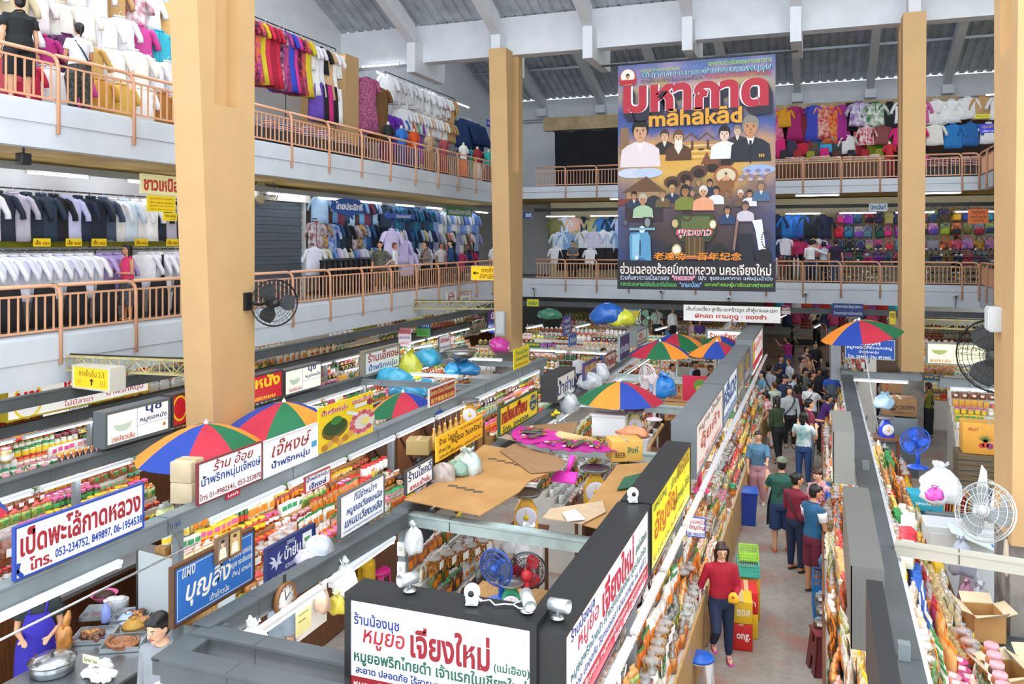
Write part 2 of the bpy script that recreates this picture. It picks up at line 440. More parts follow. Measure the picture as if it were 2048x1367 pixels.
def g_box(seed,w=.12,d=.08,h=.16):
 b=MB();b.rbox((0,0,h/2),(w,d,h),.006,0);b.box(-w*.4,w*.4,-d*.51,-d*.5,h*.45,h*.85,1);b.box(-w*.4,w*.4,-d*.51,-d*.5,h*.12,h*.3,2)
 return b.mesh('carton',[M('#e8e3d4',.5,var=.05),M('#2f9a4c',.5),m_labr])
def g_tub(seed,r=.06,h=.07):
 b=MB();b.lathe([(r*.8,0),(r*.98,h*.85)],12,mi=0);b.lathe([(r*1.03,h*.85),(r*1.03,h*.95),(r*.9,h)],12,mi=1)
 b.box(-r*.5,r*.5,-r*.4,r*.4,h,h*1.02,2)
 return b.mesh('tub',[film_like('#a3402a'),M('#f3efe6',.35),m_labo])
def g_disc(seed,r=.16,d=.05):
 b=MB();X=Matrix.Rotation(PI/2,4,'X')@Matrix.Translation((0,r,0))
 b.lathe([(r*.9,-d/2),(r,-d*.3),(r,d*.3),(r*.9,d/2)],18,mi=0,X=X)
 for k in(-.25,0,.25):b.lathe([(r*1.01,d*k-.002),(r*1.02,d*k),(r*1.01,d*k+.002)],18,mi=1,X=X)
 b.box(-.03,.03,-d*.52,-d*.5,r*1.0,r*1.3,2)
 return b.mesh('cracker_disc',[film_like('#8b8a3e',.5,60),M('#5b5c2a',.4),m_labr])
def g_tray(seed,w=.2,d=.14,h=.05):
 b=MB();r=random.Random(seed);b.rbox((0,0,h*.3),(w,d,h*.6),.012,1)
 for i in range(3):
  for j in range(2):b.ball((-w*.3+w*.3*i,-d*.22+d*.44*j,h*.65),(w*.17,d*.24,h*.45),0,8,5)
 b.box(-w*.2,w*.2,-d*.51,-d*.5,0,h*.5,2)
 return b.mesh('food_tray',[film_like('#c98a3c'),m_lab,m_labr])
def g_sack(seed):return g_bag(seed,.3,.2,.42,.78)
def g_ring(seed):
 """bag of fried twists: loose loops showing through the film"""
 b=MB();r=random.Random(seed)
 for i in range(16):
  c=Vector((r.uniform(-.07,.07),r.uniform(-.035,.035),r.uniform(.03,.17)));a=Euler((r.uniform(0,3),r.uniform(0,3),0)).to_matrix()
  q=r.uniform(.022,.034)
  b.tube([c+a@Vector((q*math.cos(t*PI/4),q*.7*math.sin(t*PI/4),.008*math.sin(t)))for t in range(9)],.007,5,0)
 b.lathe([(.07,.175),(.05,.195),(.018,.21),(.03,.235)],10,mi=1);b.box(-.04,.04,-.075,-.07,.1,.16,2)
 return b.mesh('twist_bag',[M('#b9772f',.4,var=.25,scale=20),m_clear,m_lab])
KN={'bag':('snack_bag',g_bag,'bag'),'pouch':('snack_pouch',g_pouch,'packet'),'jar':('jar',g_jar,'jar'),'bottle':('bottle',g_bottle,'bottle'),'box':('carton',g_box,'box'),'tub':('tub',g_tub,'tub'),'disc':('cracker_disc',g_disc,'crackers'),'tray':('food_tray',g_tray,'food tray'),'sack':('snack_sack',g_sack,'bag'),'ring':('twist_bag',g_ring,'bag')}
for k,(nm,f,c)in KN.items():GM[k]=[f(s)for s in range(3)]
GOODS=[]
def good(kind,p,rz=0,mats=None,s=1,label='',group='',tilt=0):
 GOODS.append((kind,tuple(p),rz,mats,s,label,group,tilt))
C_SNACK=[film_like(c)for c in('#d8a04a','#e2c48a','#b9772f','#8f4f24','#ecd9b0','#6b3a1e','#c9b070','#d9742f','#efe6d2')]
C_DARK=[film_like(c)for c in('#4a2a1c','#6b3420','#8a4a26','#3a2620','#9b5a30','#54301e')]
C_GREEN=[film_like(c)for c in('#4f5f2e','#8a9a3e','#c8cf86','#a9b86a','#e4e6c8')]
C_RED=[film_like(c)for c in('#b03a26','#c8543a','#e07a4a','#8f2a22','#d9a08c')]
C_WHITE=[film_like(c,.08)for c in('#f2f0ea','#e9e4d8','#f6f6f2','#dfe6e2')]
C_BOX=[M(c,.5,var=.08)for c in('#e9e4d6','#d8432f','#f0c62a','#2f8f4c','#2a62b8','#f4f4f0','#d9a866','#c94f86')]
C_BOT=[M(c,.15,coat=.6)for c in('#3a1d10','#7a3d16','#d8a51e','#2f6f3a','#b8481e','#e8d9a0')]
C_LID=[M(c,.4)for c in('#d7989f','#f0f0ee','#d0302a','#e8b92a','#3aa06a','#e05a9a')]
HEAD=[m_clear,m_clear,M('#f0a45a',.4,coat=.4),M('#f2c4b4',.4,coat=.4),M('#f4f0e4',.4,coat=.4),M('#e8504a',.4,coat=.4),M('#f0d060',.4,coat=.4)]
LABS=[m_lab,m_labr,m_laby,m_labo,M('#f6f6f4',.5),M('#3f9a52',.5)]
PAL={'snack':C_SNACK,'dark':C_DARK,'green':C_GREEN,'red':C_RED,'white':C_WHITE,'box':C_BOX,'bottle':C_BOT}
PNAME={'snack':'golden brown','dark':'dark brown','green':'green','red':'reddish','white':'white','box':'brightly printed','bottle':'amber'}
WHAT={'bag':'clear tied bag of %s snacks','pouch':'flat sealed packet of %s food','jar':'lidded jar of %s preserve','bottle':'%s bottle with a cap','box':'small %s carton','tub':'round lidded tub of %s paste','disc':'stack of round %s crackers in film','tray':'film-wrapped tray of %s food','sack':'large clear bag of %s snacks','ring':'clear bag of %s fried twists'}
SIZE={'bag':.17,'pouch':.145,'jar':.12,'bottle':.08,'box':.125,'tub':.13,'disc':.33,'tray':.2,'sack':.31,'ring':.19}
def fill(p0,p1,steps,mix,where,gap=1.0,face=0,jit=.02,seed=1,s=1.0,both=False):
 """rows of goods between plan points p0 and p1; steps = (sideways offset, shelf height)"""
 r=random.Random(seed);p0=Vector(p0[:2]);p1=Vector(p1[:2]);d=p1-p0;L=d.length;d.normalize();n=Vector((d.y,-d.x))
 for o,z in steps:
  t=.05;run=0;kd=None
  while t<L-.05:
   if run<=0:
    kd,pal=r.choice(mix);run=r.randint(3,7);c=r.choice(PAL[pal]);c2=r.choice(C_LID);lb=r.choice(LABS);hd=r.choice(HEAD);sc=s*r.uniform(.9,1.15)
   w=SIZE[kd]*sc*gap;t+=w/2
   p=p0+d*t+n*(o+r.uniform(-jit,jit))
   mats=(c,c2 if kd in('jar','bottle','tub','box')else hd if kd in('bag','sack')else None,lb)
   good(kd,(p.x,p.y,z),face+r.uniform(-.25,.25),mats,sc*r.uniform(.92,1.06),(WHAT[kd]%PNAME[pal])+' '+where,(WHAT[kd]%PNAME[pal]).replace('a ','')+' '+where,r.uniform(-.12,.12))
   t+=w/2;run-=1
_sp={}
def pieces(me):
 if me.name in _sp:return _sp[me.name]
 out=[]
 for i in range(len(me.materials)):
  b=MB();ix={}
  for q in me.polygons:
   if q.material_index!=i:continue
   f=[]
   for v in q.vertices:
    if v not in ix:ix[v]=len(b.v);b.v.append(tuple(me.vertices[v].co))
    f.append(ix[v])
   b.f.append(f);b.mi.append(0);b.sm.append(q.use_smooth)
  out.append(b.mesh(me.name,[me.materials[i]]))
 _sp[me.name]=out;return out
PARTN={'jar':('lid','label'),'bottle':('cap','label'),'tub':('lid','label'),'bag':('neck','label'),'sack':('neck','label'),'ring':('neck','label'),'pouch':('label','seal'),'box':('label','price_strip'),'disc':('edge_lines','label'),'tray':('base','label')}
def flush_goods():
 by={}
 for g in GOODS:by.setdefault(g[0],[]).append(g)
 for kd,L in by.items():
  L.sort(key=lambda g:(g[1][0])**2+(g[1][1])**2+(g[1][2]-CZ)**2)
  nm,_,cat=KN[kd]
  rest={}
  for i,(k,p,rz,mats,s,label,group,tilt)in enumerate(L):
   me=GM[kd][i%3]
   if i<280:
    if i<45:
     ps=pieces(me);o=obj(nm,ps[0],None,p,(tilt,0,rz));os_=[o]+[obj(PARTN[kd][j],ps[j+1],o)for j in range(2)]
     for j,m in enumerate(mats or()):
      if m:setmat(os_[j],m,0)
    else:
     o=obj(nm,me,None,p,(tilt,0,rz))
     for j,m in enumerate(mats or()):
      if m:setmat(o,m,j)
    o.scale=(s,s,s);tag(o,label,cat,group)
   else:
    rest.setdefault('x',[]).append((me,p,rz,mats,s))
  if rest:
   b=MB();ms=[]
   for me,p,rz,mats,s in rest['x']:
    X=Matrix.Translation(p)@Matrix.Rotation(rz,4,'Z')@Matrix.Scale(s,4)
    mm=[(mats[j]if mats and j<len(mats)and mats[j]else me.materials[j])for j in range(len(me.materials))]
    ix=[]
    for m in mm:
     if m not in ms:ms.append(m)
     ix.append(ms.index(m))
    o=len(b.v);b.v.extend(tuple(X@v.co)for v in me.vertices)
    for q in me.polygons:b.f.append([o+i for i in q.vertices]);b.mi.append(ix[q.material_index]);b.sm.append(q.use_smooth)
   o=b.build(nm+'_mass',ms)
   tag(o,'crowded far-off %s goods filling the market stalls towards the back'%cat,cat,None,'stuff')
# garments
def cloth(c,c2=None,sc=9,var=.06,rough=.8,stretch=None,thr=None):return M(c,rough,c2=c2,var=0 if c2 else var,scale=sc,stretch=stretch,thr=thr)
def g_shirt(seed,long=.7,w=.5,sl=.24,flare=0.0,d=.1,dress=False,sleeve=True,collar=True):
 r=random.Random(seed);b=MB();n=16;rings=[];ph=r.uniform(0,6)
 L=long
 prof=[(.0,.16,.9),(-.02,.42,.8),(-.07,.86,.8),(-.16,.98,1),(-.30,.96,1),(-.5,.93,1.05),(-.8,.95+flare*.6,1.1),(-1,.98+flare,1.15)]
 for k,(z,ww,dd)in enumerate(prof):
  zz=z*L if z<-.2 else z*.7
  rings.append([(w/2*ww*math.cos(2*PI*j/n),(d/2*dd*math.sin(2*PI*j/n))+(.012*math.sin(5*math.cos(2*PI*j/n)*2+ph)*min(1,k/5)),zz+(.015*math.sin(3*2*PI*j/n+ph)if k==7 else 0))for j in range(n)])
 b.loft(rings,0)
 if sleeve:
  for s in(-1,1):
   b.tube([(s*w*.36,0,-.06),(s*w*.47,0,-.1),(s*(w*.5+sl*.35),.005,-.12-sl*.75),(s*(w*.5+sl*.38),.01,-.14-sl)],[.075,.085,.075,.08],8,0,flat=.55)
 if collar:
  b.tube([(.075*math.cos(a),.045*math.sin(a),.015+.012*math.sin(a))for a in[PI*2*i/10 for i in range(11)]],.016,5,1)
  b.box(-.012,.012,-d*.56,-d*.5,-L*.93,-.02,1)
 b.tube([(0,0,.0),(0,0,.07),(.02,0,.1),(.035,0,.08)],.004,4,2)
 return b.mesh('shirt',[cloth('#eeeeee'),cloth('#dddddd'),M('#e8e8e8',.4)])
def g_skirt(seed,long=.75,w=.4,flare=.25,d=.1):
 r=random.Random(seed);b=MB();n=16;rings=[];ph=r.uniform(0,6)
 for k,(z,ww)in enumerate(((0,.8),(-.04,.82),(-.3,.95),(-.65,1+flare*.6),(-1,1+flare))):
  rings.append([(w/2*ww*math.cos(2*PI*j/n),d/2*math.sin(2*PI*j/n)*(1+.1*k)+.014*k/4*math.sin(4*2*PI*j/n+ph),z*long)for j in range(n)])
 b.loft(rings,0);b.lathe([(.165,-.03),(.168,.01),(.16,.012)],12,mi=1,X=Matrix.Diagonal((1,.3,1,1)))
 return b.mesh('skirt',[cloth('#22242c'),cloth('#1a1a20')])
def g_trouser(seed,long=1.0,w=.42):
 b=MB()
 for s in(-1,1):b.tube([(s*w*.2,0,0),(s*w*.24,0,-.3),(s*w*.22,.01,-.65),(s*w*.2,0,-long)],[w*.26,w*.25,w*.21,w*.2],8,0,flat=.5)
 b.lathe([(w*.44,-.03),(w*.45,.02),(w*.43,.025)],12,mi=1,X=Matrix.Diagonal((1,.35,1,1)))
 return b.mesh('trousers',[cloth('#1f2733'),cloth('#15181d')])
def g_pack(seed,w=.32,h=.42,d=.16):
 b=MB();b.rbox((0,0,-h/2-.05),(w,d,h),.06,0);b.rbox((0,-d*.5,-h*.68-.05),(w*.78,d*.4,h*.48),.04,1)
 b.tube([(-.05,0,-.06),(-.03,0,.02),(.03,0,.02),(.05,0,-.06)],.012,6,1)
 b.tube([(w*.4*math.cos(a),-d*.51,-h*.45-.05+h*.4*math.sin(a))for a in[PI*i/8 for i in range(9)]],.006,4,2)
 return b.mesh('backpack',[cloth('#304a7a'),cloth('#24365a'),M('#c8c8c8',.4)])
def g_tote(seed,w=.36,h=.34,d=.12):
 b=MB();b.rbox((0,0,-h/2-.16),(w,d,h),.03,0)
 for y in(-.04,.04):b.tube([(-w*.28,y,-.18),(-w*.2,y,-.04),(0,y,0),(w*.2,y,-.04),(w*.28,y,-.18)],.012,5,1)
 return b.mesh('handbag',[cloth('#c8508a'),cloth('#7a2a50')])
def g_shoe(seed):
 b=MB();b.loft([[(x*.042*q,y0,.03*k+z0)for x,k in((-1,.0),(-.8,1),(0,1.5),(.8,1),(1,0),(.6,-.9),(-.6,-.9))]for y0,q,z0 in((-.13,.5,.03),(-.1,.9,.032),(0,1,.04),(.08,.85,.05),(.12,.6,.05))],0)
 b.box(-.045,.045,-.135,.125,0,.015,1);return b.mesh('shoe',[cloth('#26262a'),M('#8a8a86',.6)])
def g_fold(seed,w=.34,d=.26,h=.05):
 b=MB()
 for i in range(3):b.rbox((0,0,h*(i+.5)/3*1.0),(w,d,h/3*.96),.014,i%2)
 return b.mesh('folded_cloth',[cloth('#b04a5a'),cloth('#e8e0d0')])
CM={'shirt':[g_shirt(s)for s in range(3)],'blouse':[g_shirt(s+5,.6,.46,.2,.1)for s in range(3)],'longsleeve':[g_shirt(s+9,.75,.48,.5)for s in range(2)],'dress':[g_shirt(s+12,1.15,.44,.16,.35,collar=False)for s in range(3)],'skirt':[g_skirt(s)for s in range(3)],'sarong':[g_skirt(s+4,.95,.42,.05)for s in range(2)],'trousers':[g_trouser(s)for s in range(2)],'backpack':[g_pack(0),g_pack(1,.28,.38,.14)],'handbag':[g_tote(0),g_tote(1,.42,.28)],'shoe':[g_shoe(0)],'fold':[g_fold(0),g_fold(1,.3,.24,.07)]}
CN={'shirt':('shirt','shirt'),'blouse':('blouse','blouse'),'longsleeve':('long_sleeved_shirt','shirt'),'dress':('dress','dress'),'skirt':('skirt','skirt'),'sarong':('sarong','skirt'),'trousers':('trousers','trousers'),'backpack':('backpack','backpack'),'handbag':('handbag','bag'),'shoe':('shoe','shoe'),'fold':('folded_garment','clothing')}
CCN={}
def colname(c):
 c=c.lstrip('#');r,g,b=[int(c[i:i+2],16)for i in(0,2,4)]
 mx,mn=max(r,g,b),min(r,g,b)
 if mx<70:return 'black' if mx-mn<25 else('navy' if b==mx else 'dark')
 if mx-mn<28:return 'white' if mx>215 else('pale grey' if mx>150 else 'grey')
 import colorsys
 h,s,v=colorsys.rgb_to_hsv(r/255,g/255,b/255);h*=360
 base='red' if h<15 or h>=345 else 'orange' if h<40 else 'yellow' if h<68 else 'green' if h<165 else 'teal' if h<195 else 'blue' if h<250 else 'purple' if h<292 else 'pink'
 if base=='orange' and s<.5:base='tan'
 if base=='orange' and v<.6:base='brown'
 return('pale ' if s<.35 and v>.7 and base not in('tan',)else 'dark ' if v<.45 else '')+base
def garment(kind,p,c,where,rz=0,c2=None,s=1,pat=9,extra='',tilt=0):
 ms=CM[kind];o=obj(CN[kind][0],ms[R.randrange(len(ms))],None,p,(tilt,0,rz));o.scale=(s,s,s)
 m=cloth(c,c2,pat);setmat(o,m,0)
 if kind not in('shirt','blouse','longsleeve','fold'):pass
 if kind in('shirt','blouse','longsleeve'):setmat(o,cloth(c2)if c2 else m,1)
 if kind in('backpack','handbag')and c2:setmat(o,cloth(c2),1)
 d=colname(c)+(' patterned' if c2 else '')
 lab='%s %s%s %s'%(d,CN[kind][0].replace('_',' '),extra,where)
 tag(o,lab,CN[kind][1],'clothes '+where);return o
def rackrow(p0,p1,z,items,where,face,step=.3,s=1,jit=.03,zj=.03,turn=0,extra=''):
 """garments in a row; items = list of (kind, colour, second colour)"""
 p0=Vector(p0);p1=Vector(p1);d=p1-p0;L=d.length;n=max(1,int(L/step));
 for i in range(n):
  p=p0+d*((i+.5)/n);k,c,c2=items[i%len(items)]if not callable(items)else items(i)
  garment(k,(p.x+R.uniform(-jit,jit),p.y+R.uniform(-jit,jit),z+R.uniform(-zj,zj)),c,where,face+turn*R.uniform(.6,1)+R.uniform(-.15,.15),c2,s*R.uniform(.93,1.07),extra=extra)
# people: one continuous body each, clothes and hair as parts
def skin_mat(c):return M(c,.5,var=.06,scale=12)
SKIN=['#d9a37e','#c98f68','#e3b391','#b87d58']
m_eye=M('#1c1412',.2);m_lip=M('#b05a50',.4);m_brow=M('#20160f',.7);m_eyew=M('#efe9e2',.3)
ARMS={'down':((.16,.02,-1),(.06,-.22,-1)),'front':((.15,-.15,-1),(-.35,-.9,-.1)),'reach':((.1,-.75,-.6),(0,-1,-.12)),'side':((.5,-.2,-.8),(.3,-.6,-.5)),'phone':((.25,-.45,-.85),(-.15,-.55,.85)),'fold':((.2,-.1,-1),(-.8,-.65,.05)),'low':((.18,-.25,-1),(-.1,-.55,-.8)),'hip':((.6,.15,-.8),(-.55,-.35,-.6)),'up':((.25,-.75,.1),(0,-.7,.7)),'wide':((.95,-.1,-.45),(.9,-.35,-.4)),'lean':((.35,.1,-1),(.3,-.1,-1))}
LEGS={'stand':((.04,0,-1),(.01,.03,-1)),'fore':((.04,-.2,-1),(.01,.05,-1)),'back':((.04,.18,-1),(.01,.3,-1)),'wide':((.16,0,-1),(.08,.03,-1)),'bent':((.06,-.6,-.8),(0,.7,-.75)),'sit':((.1,-1,-.05),(0,.05,-1))}
def person(label,x,y,face,H=1.62,top=('#ffffff','short'),bottom=('#22304a','long'),hair=('#17120f','short'),arms=('down','down'),legs=('stand','stand'),skin=0,lean=0,head=(0,0),z=0,hi=False,shoes='#2a2522',apron=None,cap=None,fat=1.0,glasses=False,pat=None,straps=None,faceon=True,top2=None,group=None,extra=None):
 """face: heading angle in the plan, 0 = towards -Y (the camera side)"""
 root=thing('person',label,'person',(x,y,z),face,group)
 V=Vector;h=H;vox=.0085 if hi else .016
 hipz=.52*h;Rl=Matrix.Translation((0,0,hipz))@Matrix.Rotation(lean,4,'X')@Matrix.Translation((0,0,-hipz))
 P=lambda p:Rl@V(p)
 b=MB();n=12
 fw=fat
 def ell(c,rx,ry,X=None,n=12):return[(X or Rl)@V((c[0]+rx*math.cos(2*PI*j/n),c[1]+ry*math.sin(2*PI*j/n),c[2]))for j in range(n)]
 tors=[(.465,.085,.07,0),(.50,.098*fw,.074*fw,0),(.56,.095*fw,.07*fw,0),(.62,.083*fw,.062*fw,-.004),(.70,.092*fw,.066*fw,-.004),(.765,.1*fw,.064*fw,0),(.79,.09,.056,.003),(.812,.07,.044,.004),(.832,.045,.036,.006),(.85,.034,.033,.004)]
 def torso(mb,g,lo=0,hi_=10):
  mb.loft([ell((0,yy*h,zz*h),rx*h+g,ry*h+g)for zz,rx,ry,yy in tors[lo:hi_]])
 torso(b,0)
 nb=P((0,.004*h,.84*h));hr=Matrix.Translation(nb)@Rl.to_3x3().to_4x4()@Matrix.Rotation(head[0],4,'Z')@Matrix.Rotation(head[1]-lean*.5,4,'X')
 k=h/1.62
 b.tube([P((0,.006*h,.82*h)),hr@V((0,0,.05*k))],[.05*k,.046*k],10)
 hc=V((0,-.012*k,.155*k))
 b.ball(hc,(.073*k,.09*k,.1*k),0,16,10,hr);b.ball(hc+V((0,-.022*k,-.055*k)),(.055*k,.062*k,.06*k),0,12,8,hr)
 b.ball(hc+V((0,-.07*k,-.093*k)),(.022*k,.016*k,.016*k),0,8,6,hr)
 b.tube([hr@(hc+V((0,-.088*k,.012*k))),hr@(hc+V((0,-.105*k,-.024*k))),hr@(hc+V((0,-.086*k,-.036*k)))],[.009*k,.015*k,.012*k],8)
 for s in(-1,1):
  b.ball(hc+V((s*.073*k,.005*k,-.012*k)),(.012*k,.02*k,.03*k),0,8,6,hr)
 J={}
 for s,an in((-1,arms[0]),(1,arms[1])):
  u,f=ARMS[an]if isinstance(an,str)else an
  sh=P((s*.108*h*(.6+.4*fw),.004*h,.783*h));q=Rl.to_3x3()
  u=q@V((s*u[0],u[1],u[2])).normalized();f=V((s*f[0],f[1],f[2])).normalized()
  el=sh+u*.172*h;wr=el+f*.145*h
  J[s]=(sh,el,wr,f)
  b.tube([P((s*.055*h,0,.782*h)),sh,sh+u*.05*h,(sh+el)/2,el,el+f*.04*h,(el+wr)/2,wr],[.034*h,.031*h*fw,.029*h*fw,.026*h,.021*h,.0225*h,.019*h,.0145*h],10)
  side=f.cross(V((0,0,1)));
  if side.length<.2:side=V((0,1,0))
  side=side.normalized();nrm=side.cross(f).normalized()
  b.tube([wr-f*.006*h,wr+f*.012*h,wr+f*.048*h],[.014*h,.02*h,.021*h],10,flat=.5)
  for i,L in enumerate((.036,.043,.041,.031)):
   o=side*((i-1.5)*.0105*h);p0=wr+f*.042*h+o
   b.tube([p0,p0+f*L*.5*h-nrm*.003*h,p0+f*L*.82*h-nrm*.012*h,p0+f*L*h-nrm*.02*h],[.0058*h,.0054*h,.005*h,.0042*h],6)
  t0=wr+f*.012*h+side*(.018*h);b.tube([t0,t0+f*.016*h+side*.013*h,t0+f*.034*h+side*.016*h-nrm*.006*h],[.0075*h,.0068*h,.0055*h],6)
 F={}
 for s,ln in((-1,legs[0]),(1,legs[1])):
  u,f=LEGS[ln]if isinstance(ln,str)else ln
  hp=V((s*.052*h*fw,0,.49*h));u=V((s*u[0],u[1],u[2])).normalized();f=V((s*f[0],f[1],f[2])).normalized()
  kn=hp+u*.235*h;an_=kn+f*.215*h
  F[s]=(hp,kn,an_)
  b.tube([hp+V((0,0,.02*h)),hp+u*.06*h,(hp+kn)/2,kn,kn+f*.06*h,(kn+an_)/2,an_,an_+f*.015*h],[.052*h*fw,.053*h*fw,.045*h*fw,.034*h,.033*h,.028*h,.02*h,.019*h],10)
  b.tube([an_+V((0,.018*h,-.012*h)),an_+V((0,-.02*h,-.014*h)),an_+V((0,-.07*h,-.026*h)),an_+V((0,-.1*h,-.03*h))],[.019*h,.021*h,.021*h,.012*h],8,flat=.8)
 low=min(F[-1][2].z,F[1][2].z)-.045*h
 root.location.z=z-low+.0
 sk=skin_mat(SKIN[skin])
 obj('body',remesh(b,'body',sk,vox,3),root)
 if top:
  tb=MB();torso(tb,.017*fw,2 if top[1]!='tunic' else 1,9)
  if top[1]=='tunic':tb.loft([ell((0,0,.40*h),.115*h*fw,.085*h*fw),ell((0,0,.5*h),.11*h*fw,.085*h*fw),ell((0,0,.6*h),.092*h*fw,.072*h*fw)])
  else:tb.loft([ell((0,0,.475*h),.108*h*fw,.083*h*fw),ell((0,0,.53*h),.106*h*fw,.082*h*fw),ell((0,0,.6*h),.095*h*fw,.074*h*fw)])
  q={'short':.55,'tunic':.62,'long':1.0,'none':0,'elbow':.95}[top[1]]
  sl=top[1]
  for s in(-1,1):
   sh,el,wr,f=J[s]
   if sl=='none':tb.tube([P((s*.055*h,0,.782*h)),sh],[.04*h,.034*h],10);continue
   if sl=='long':
    tb.tube([P((s*.055*h,0,.782*h)),sh,(sh+el)/2,el,(el+wr)/2,wr-f*.008*h],[.038*h,.039*h,.034*h,.03*h,.026*h,.022*h],10)
   else:
    e=sh+(el-sh)*q;tb.tube([P((s*.055*h,0,.782*h)),sh,(sh+e)/2,e],[.038*h,.039*h,.038*h,.04*h],10)
  m=cloth(top[0],top[2],top[3]if len(top)>3 else 14)if len(top)>2 and top[2]else cloth(top[0],var=.08,sc=6)
  o=obj('shirt',remesh(tb,'shirt',m,max(vox,.011),4),root)
  if top2:
   tb=MB()
   for s in(-1,1):
    sh,el,wr,f=J[s];e=sh+(el-sh)*q*1.02
    tb.tube([sh+(el-sh)*.08,(sh+e)/2,e],[.045*h,.0405*h,.0425*h],10)
   for i,s in enumerate(('sleeve',)):obj('sleeve',tb.mesh('sleeve',cloth(top2)),root)
  cl=MB();cl.tube([P((.043*h*math.cos(a),.004*h+.04*h*math.sin(a),.836*h-.010*h*math.sin(-a)))for a in[2*PI*i/14 for i in range(15)]],.008*h,6)
  obj('collar',cl.mesh('collar',m),root)
 if bottom:
  pb=MB();c,st=bottom[0],bottom[1]
  pb.loft([ell((0,0,zz*h),rx*h*fw+.012,ry*h*fw+.012,Matrix())for zz,rx,ry in((.455,.09,.075),(.50,.102,.08),(.55,.096,.072),(.57,.09,.068))])
  if st=='skirt':pb.loft([ell((0,0,zz*h),rx*h*fw,ry*h*fw,Matrix())for zz,rx,ry in((.56,.098,.076),(.48,.118,.095),(.3,.125,.105),(.2,.13,.11))])
  else:
   e={'long':.97,'short':.12,'mid':.55,'wide':.93,'tight':.97}[st];wd={'wide':1.5,'tight':.92,'short':1.25}.get(st,1.08)
   for s in(-1,1):
    hp,kn,a_=F[s];en=kn+(a_-kn)*e
    if st=='short':en=kn+(a_-kn)*.06;pb.tube([hp,(hp+kn)/2,en],[.064*h*fw,.062*h*fw,.058*h*fw],10)
    else:pb.tube([hp,(hp+kn)/2,kn,(kn+en)/2,en],[.064*h*fw,.058*h*fw*wd,.047*h*wd,.042*h*wd,.033*h*wd],10)
  obj('trousers' if st!='skirt' else 'skirt',remesh(pb,'trousers',cloth(c,bottom[2]if len(bottom)>2 else None,20),max(vox,.012),4),root)
 for s in(-1,1):
  a_=F[s][2];sb=MB();sb.tube([a_+V((0,.03*h,-.034*h)),a_+V((0,-.03*h,-.036*h)),a_+V((0,-.08*h,-.04*h)),a_+V((0,-.112*h,-.041*h))],[.016*h,.024*h,.026*h,.014*h],8,flat=.42)
  sb.tube([a_+V((-.022*h,-.05*h,-.03*h)),a_+V((0,-.06*h,-.006*h)),a_+V((.022*h,-.05*h,-.03*h))],.007*h,6)
  obj('shoe',sb.mesh('shoe',M(shoes,.5)),root)
 hb=MB();hs=hair[1];HV=lambda p:hr@(hc+V(p)*k)
 if hs!='bald':
  hb.ball(hc+V((0,.022*k,.026*k)),(.084*k,.092*k,.092*k),0,14,9,hr)
  hb.ball(hc+V((0,.035*k,-.02*k)),(.078*k,.07*k,.08*k),0,12,8,hr)
  hb.ball(hc+V((-.02*k,-.055*k,.072*k)),(.052*k,.036*k,.026*k),0,8,6,hr)
  hb.ball(hc+V((.034*k,-.052*k,.072*k)),(.04*k,.034*k,.026*k),0,8,6,hr)
  if hs in('bob','long'):
   for s in(-1,1):hb.tube([HV((s*.06,-.03,.06)),HV((s*.083,0,.0)),HV((s*.08,.01,-.07)),HV((s*.07,.0 if hs=='bob' else-.02,-.11 if hs=='bob' else-.2))],[.02*k,.027*k,.026*k,.014*k],8)
   hb.tube([HV((0,.07,.02)),HV((0,.075,-.08)),HV((0,.07,-.12 if hs=='bob' else-.3))],[.07*k,.066*k,.05*k if hs=='bob' else .03*k],10,flat=.5)
  if hs=='tail':hb.tube([HV((0,.1,.03)),HV((0,.13,.0)),HV((0,.12,-.1)),HV((0,.1,-.17))],[.02*k,.03*k,.024*k,.008*k],8)
  if hs=='bun':hb.ball(hc+V((0,.11*k,.05*k)),(.04*k,.04*k,.04*k),0,10,7,hr)
  obj('hair',remesh(hb,'hair',M(hair[0],.45,var=.25,scale=40),max(vox,.011),2),root)
 if cap:
  cb_=MB();cb_.lathe([(.088*k,.035*k),(.09*k,.06*k),(.08*k,.1*k),(.045*k,.125*k),(.0,.13*k)],14,mi=0,X=hr@Matrix.Translation(hc+V((0,.012*k,.0)))@Matrix.Diagonal((1,1.1,1,1)))
  if cap[1]=='peak':cb_.loft([[hr@(hc+V((x*.07*k,(-.075-.07*(1-x*x))*k*q,.042*k-q*.012*k+t)))for x in(-1,-.6,-.2,.2,.6,1)]+[hr@(hc+V((x*.07*k,-.06*k,.05*k+t)))for x in(1,0,-1)]for q,t in((1,0),(1,.006*k))])
  obj('cap',cb_.mesh('cap',cloth(cap[0],cap[2]if len(cap)>2 else None,24)),root)
 if faceon:
  for s in(-1,1):
   e=MB();e.ball(hc+V((s*.031*k,-.079*k,.006*k)),(.0135*k,.01*k,.006*k),0,8,6,hr);e.ball(hc+V((s*.031*k,-.0855*k,.006*k)),(.0065*k,.006*k,.006*k),1,8,6,hr)
   obj('eye',e.mesh('eye',[m_eyew,m_eye]),root)
   e=MB();e.tube([hr@(hc+V((s*.016*k,-.091*k,.024*k))),hr@(hc+V((s*.033*k,-.089*k,.029*k))),hr@(hc+V((s*.05*k,-.077*k,.024*k)))],[.003*k,.0042*k,.002*k],5)
   obj('eyebrow',e.mesh('eyebrow',m_brow),root)
  e=MB();e.tube([hr@(hc+V((-.024*k,-.077*k,-.06*k))),hr@(hc+V((0,-.088*k,-.061*k))),hr@(hc+V((.024*k,-.077*k,-.06*k)))],[.003*k,.0085*k,.003*k],7,flat=.8)
  obj('mouth',e.mesh('mouth',m_lip),root)
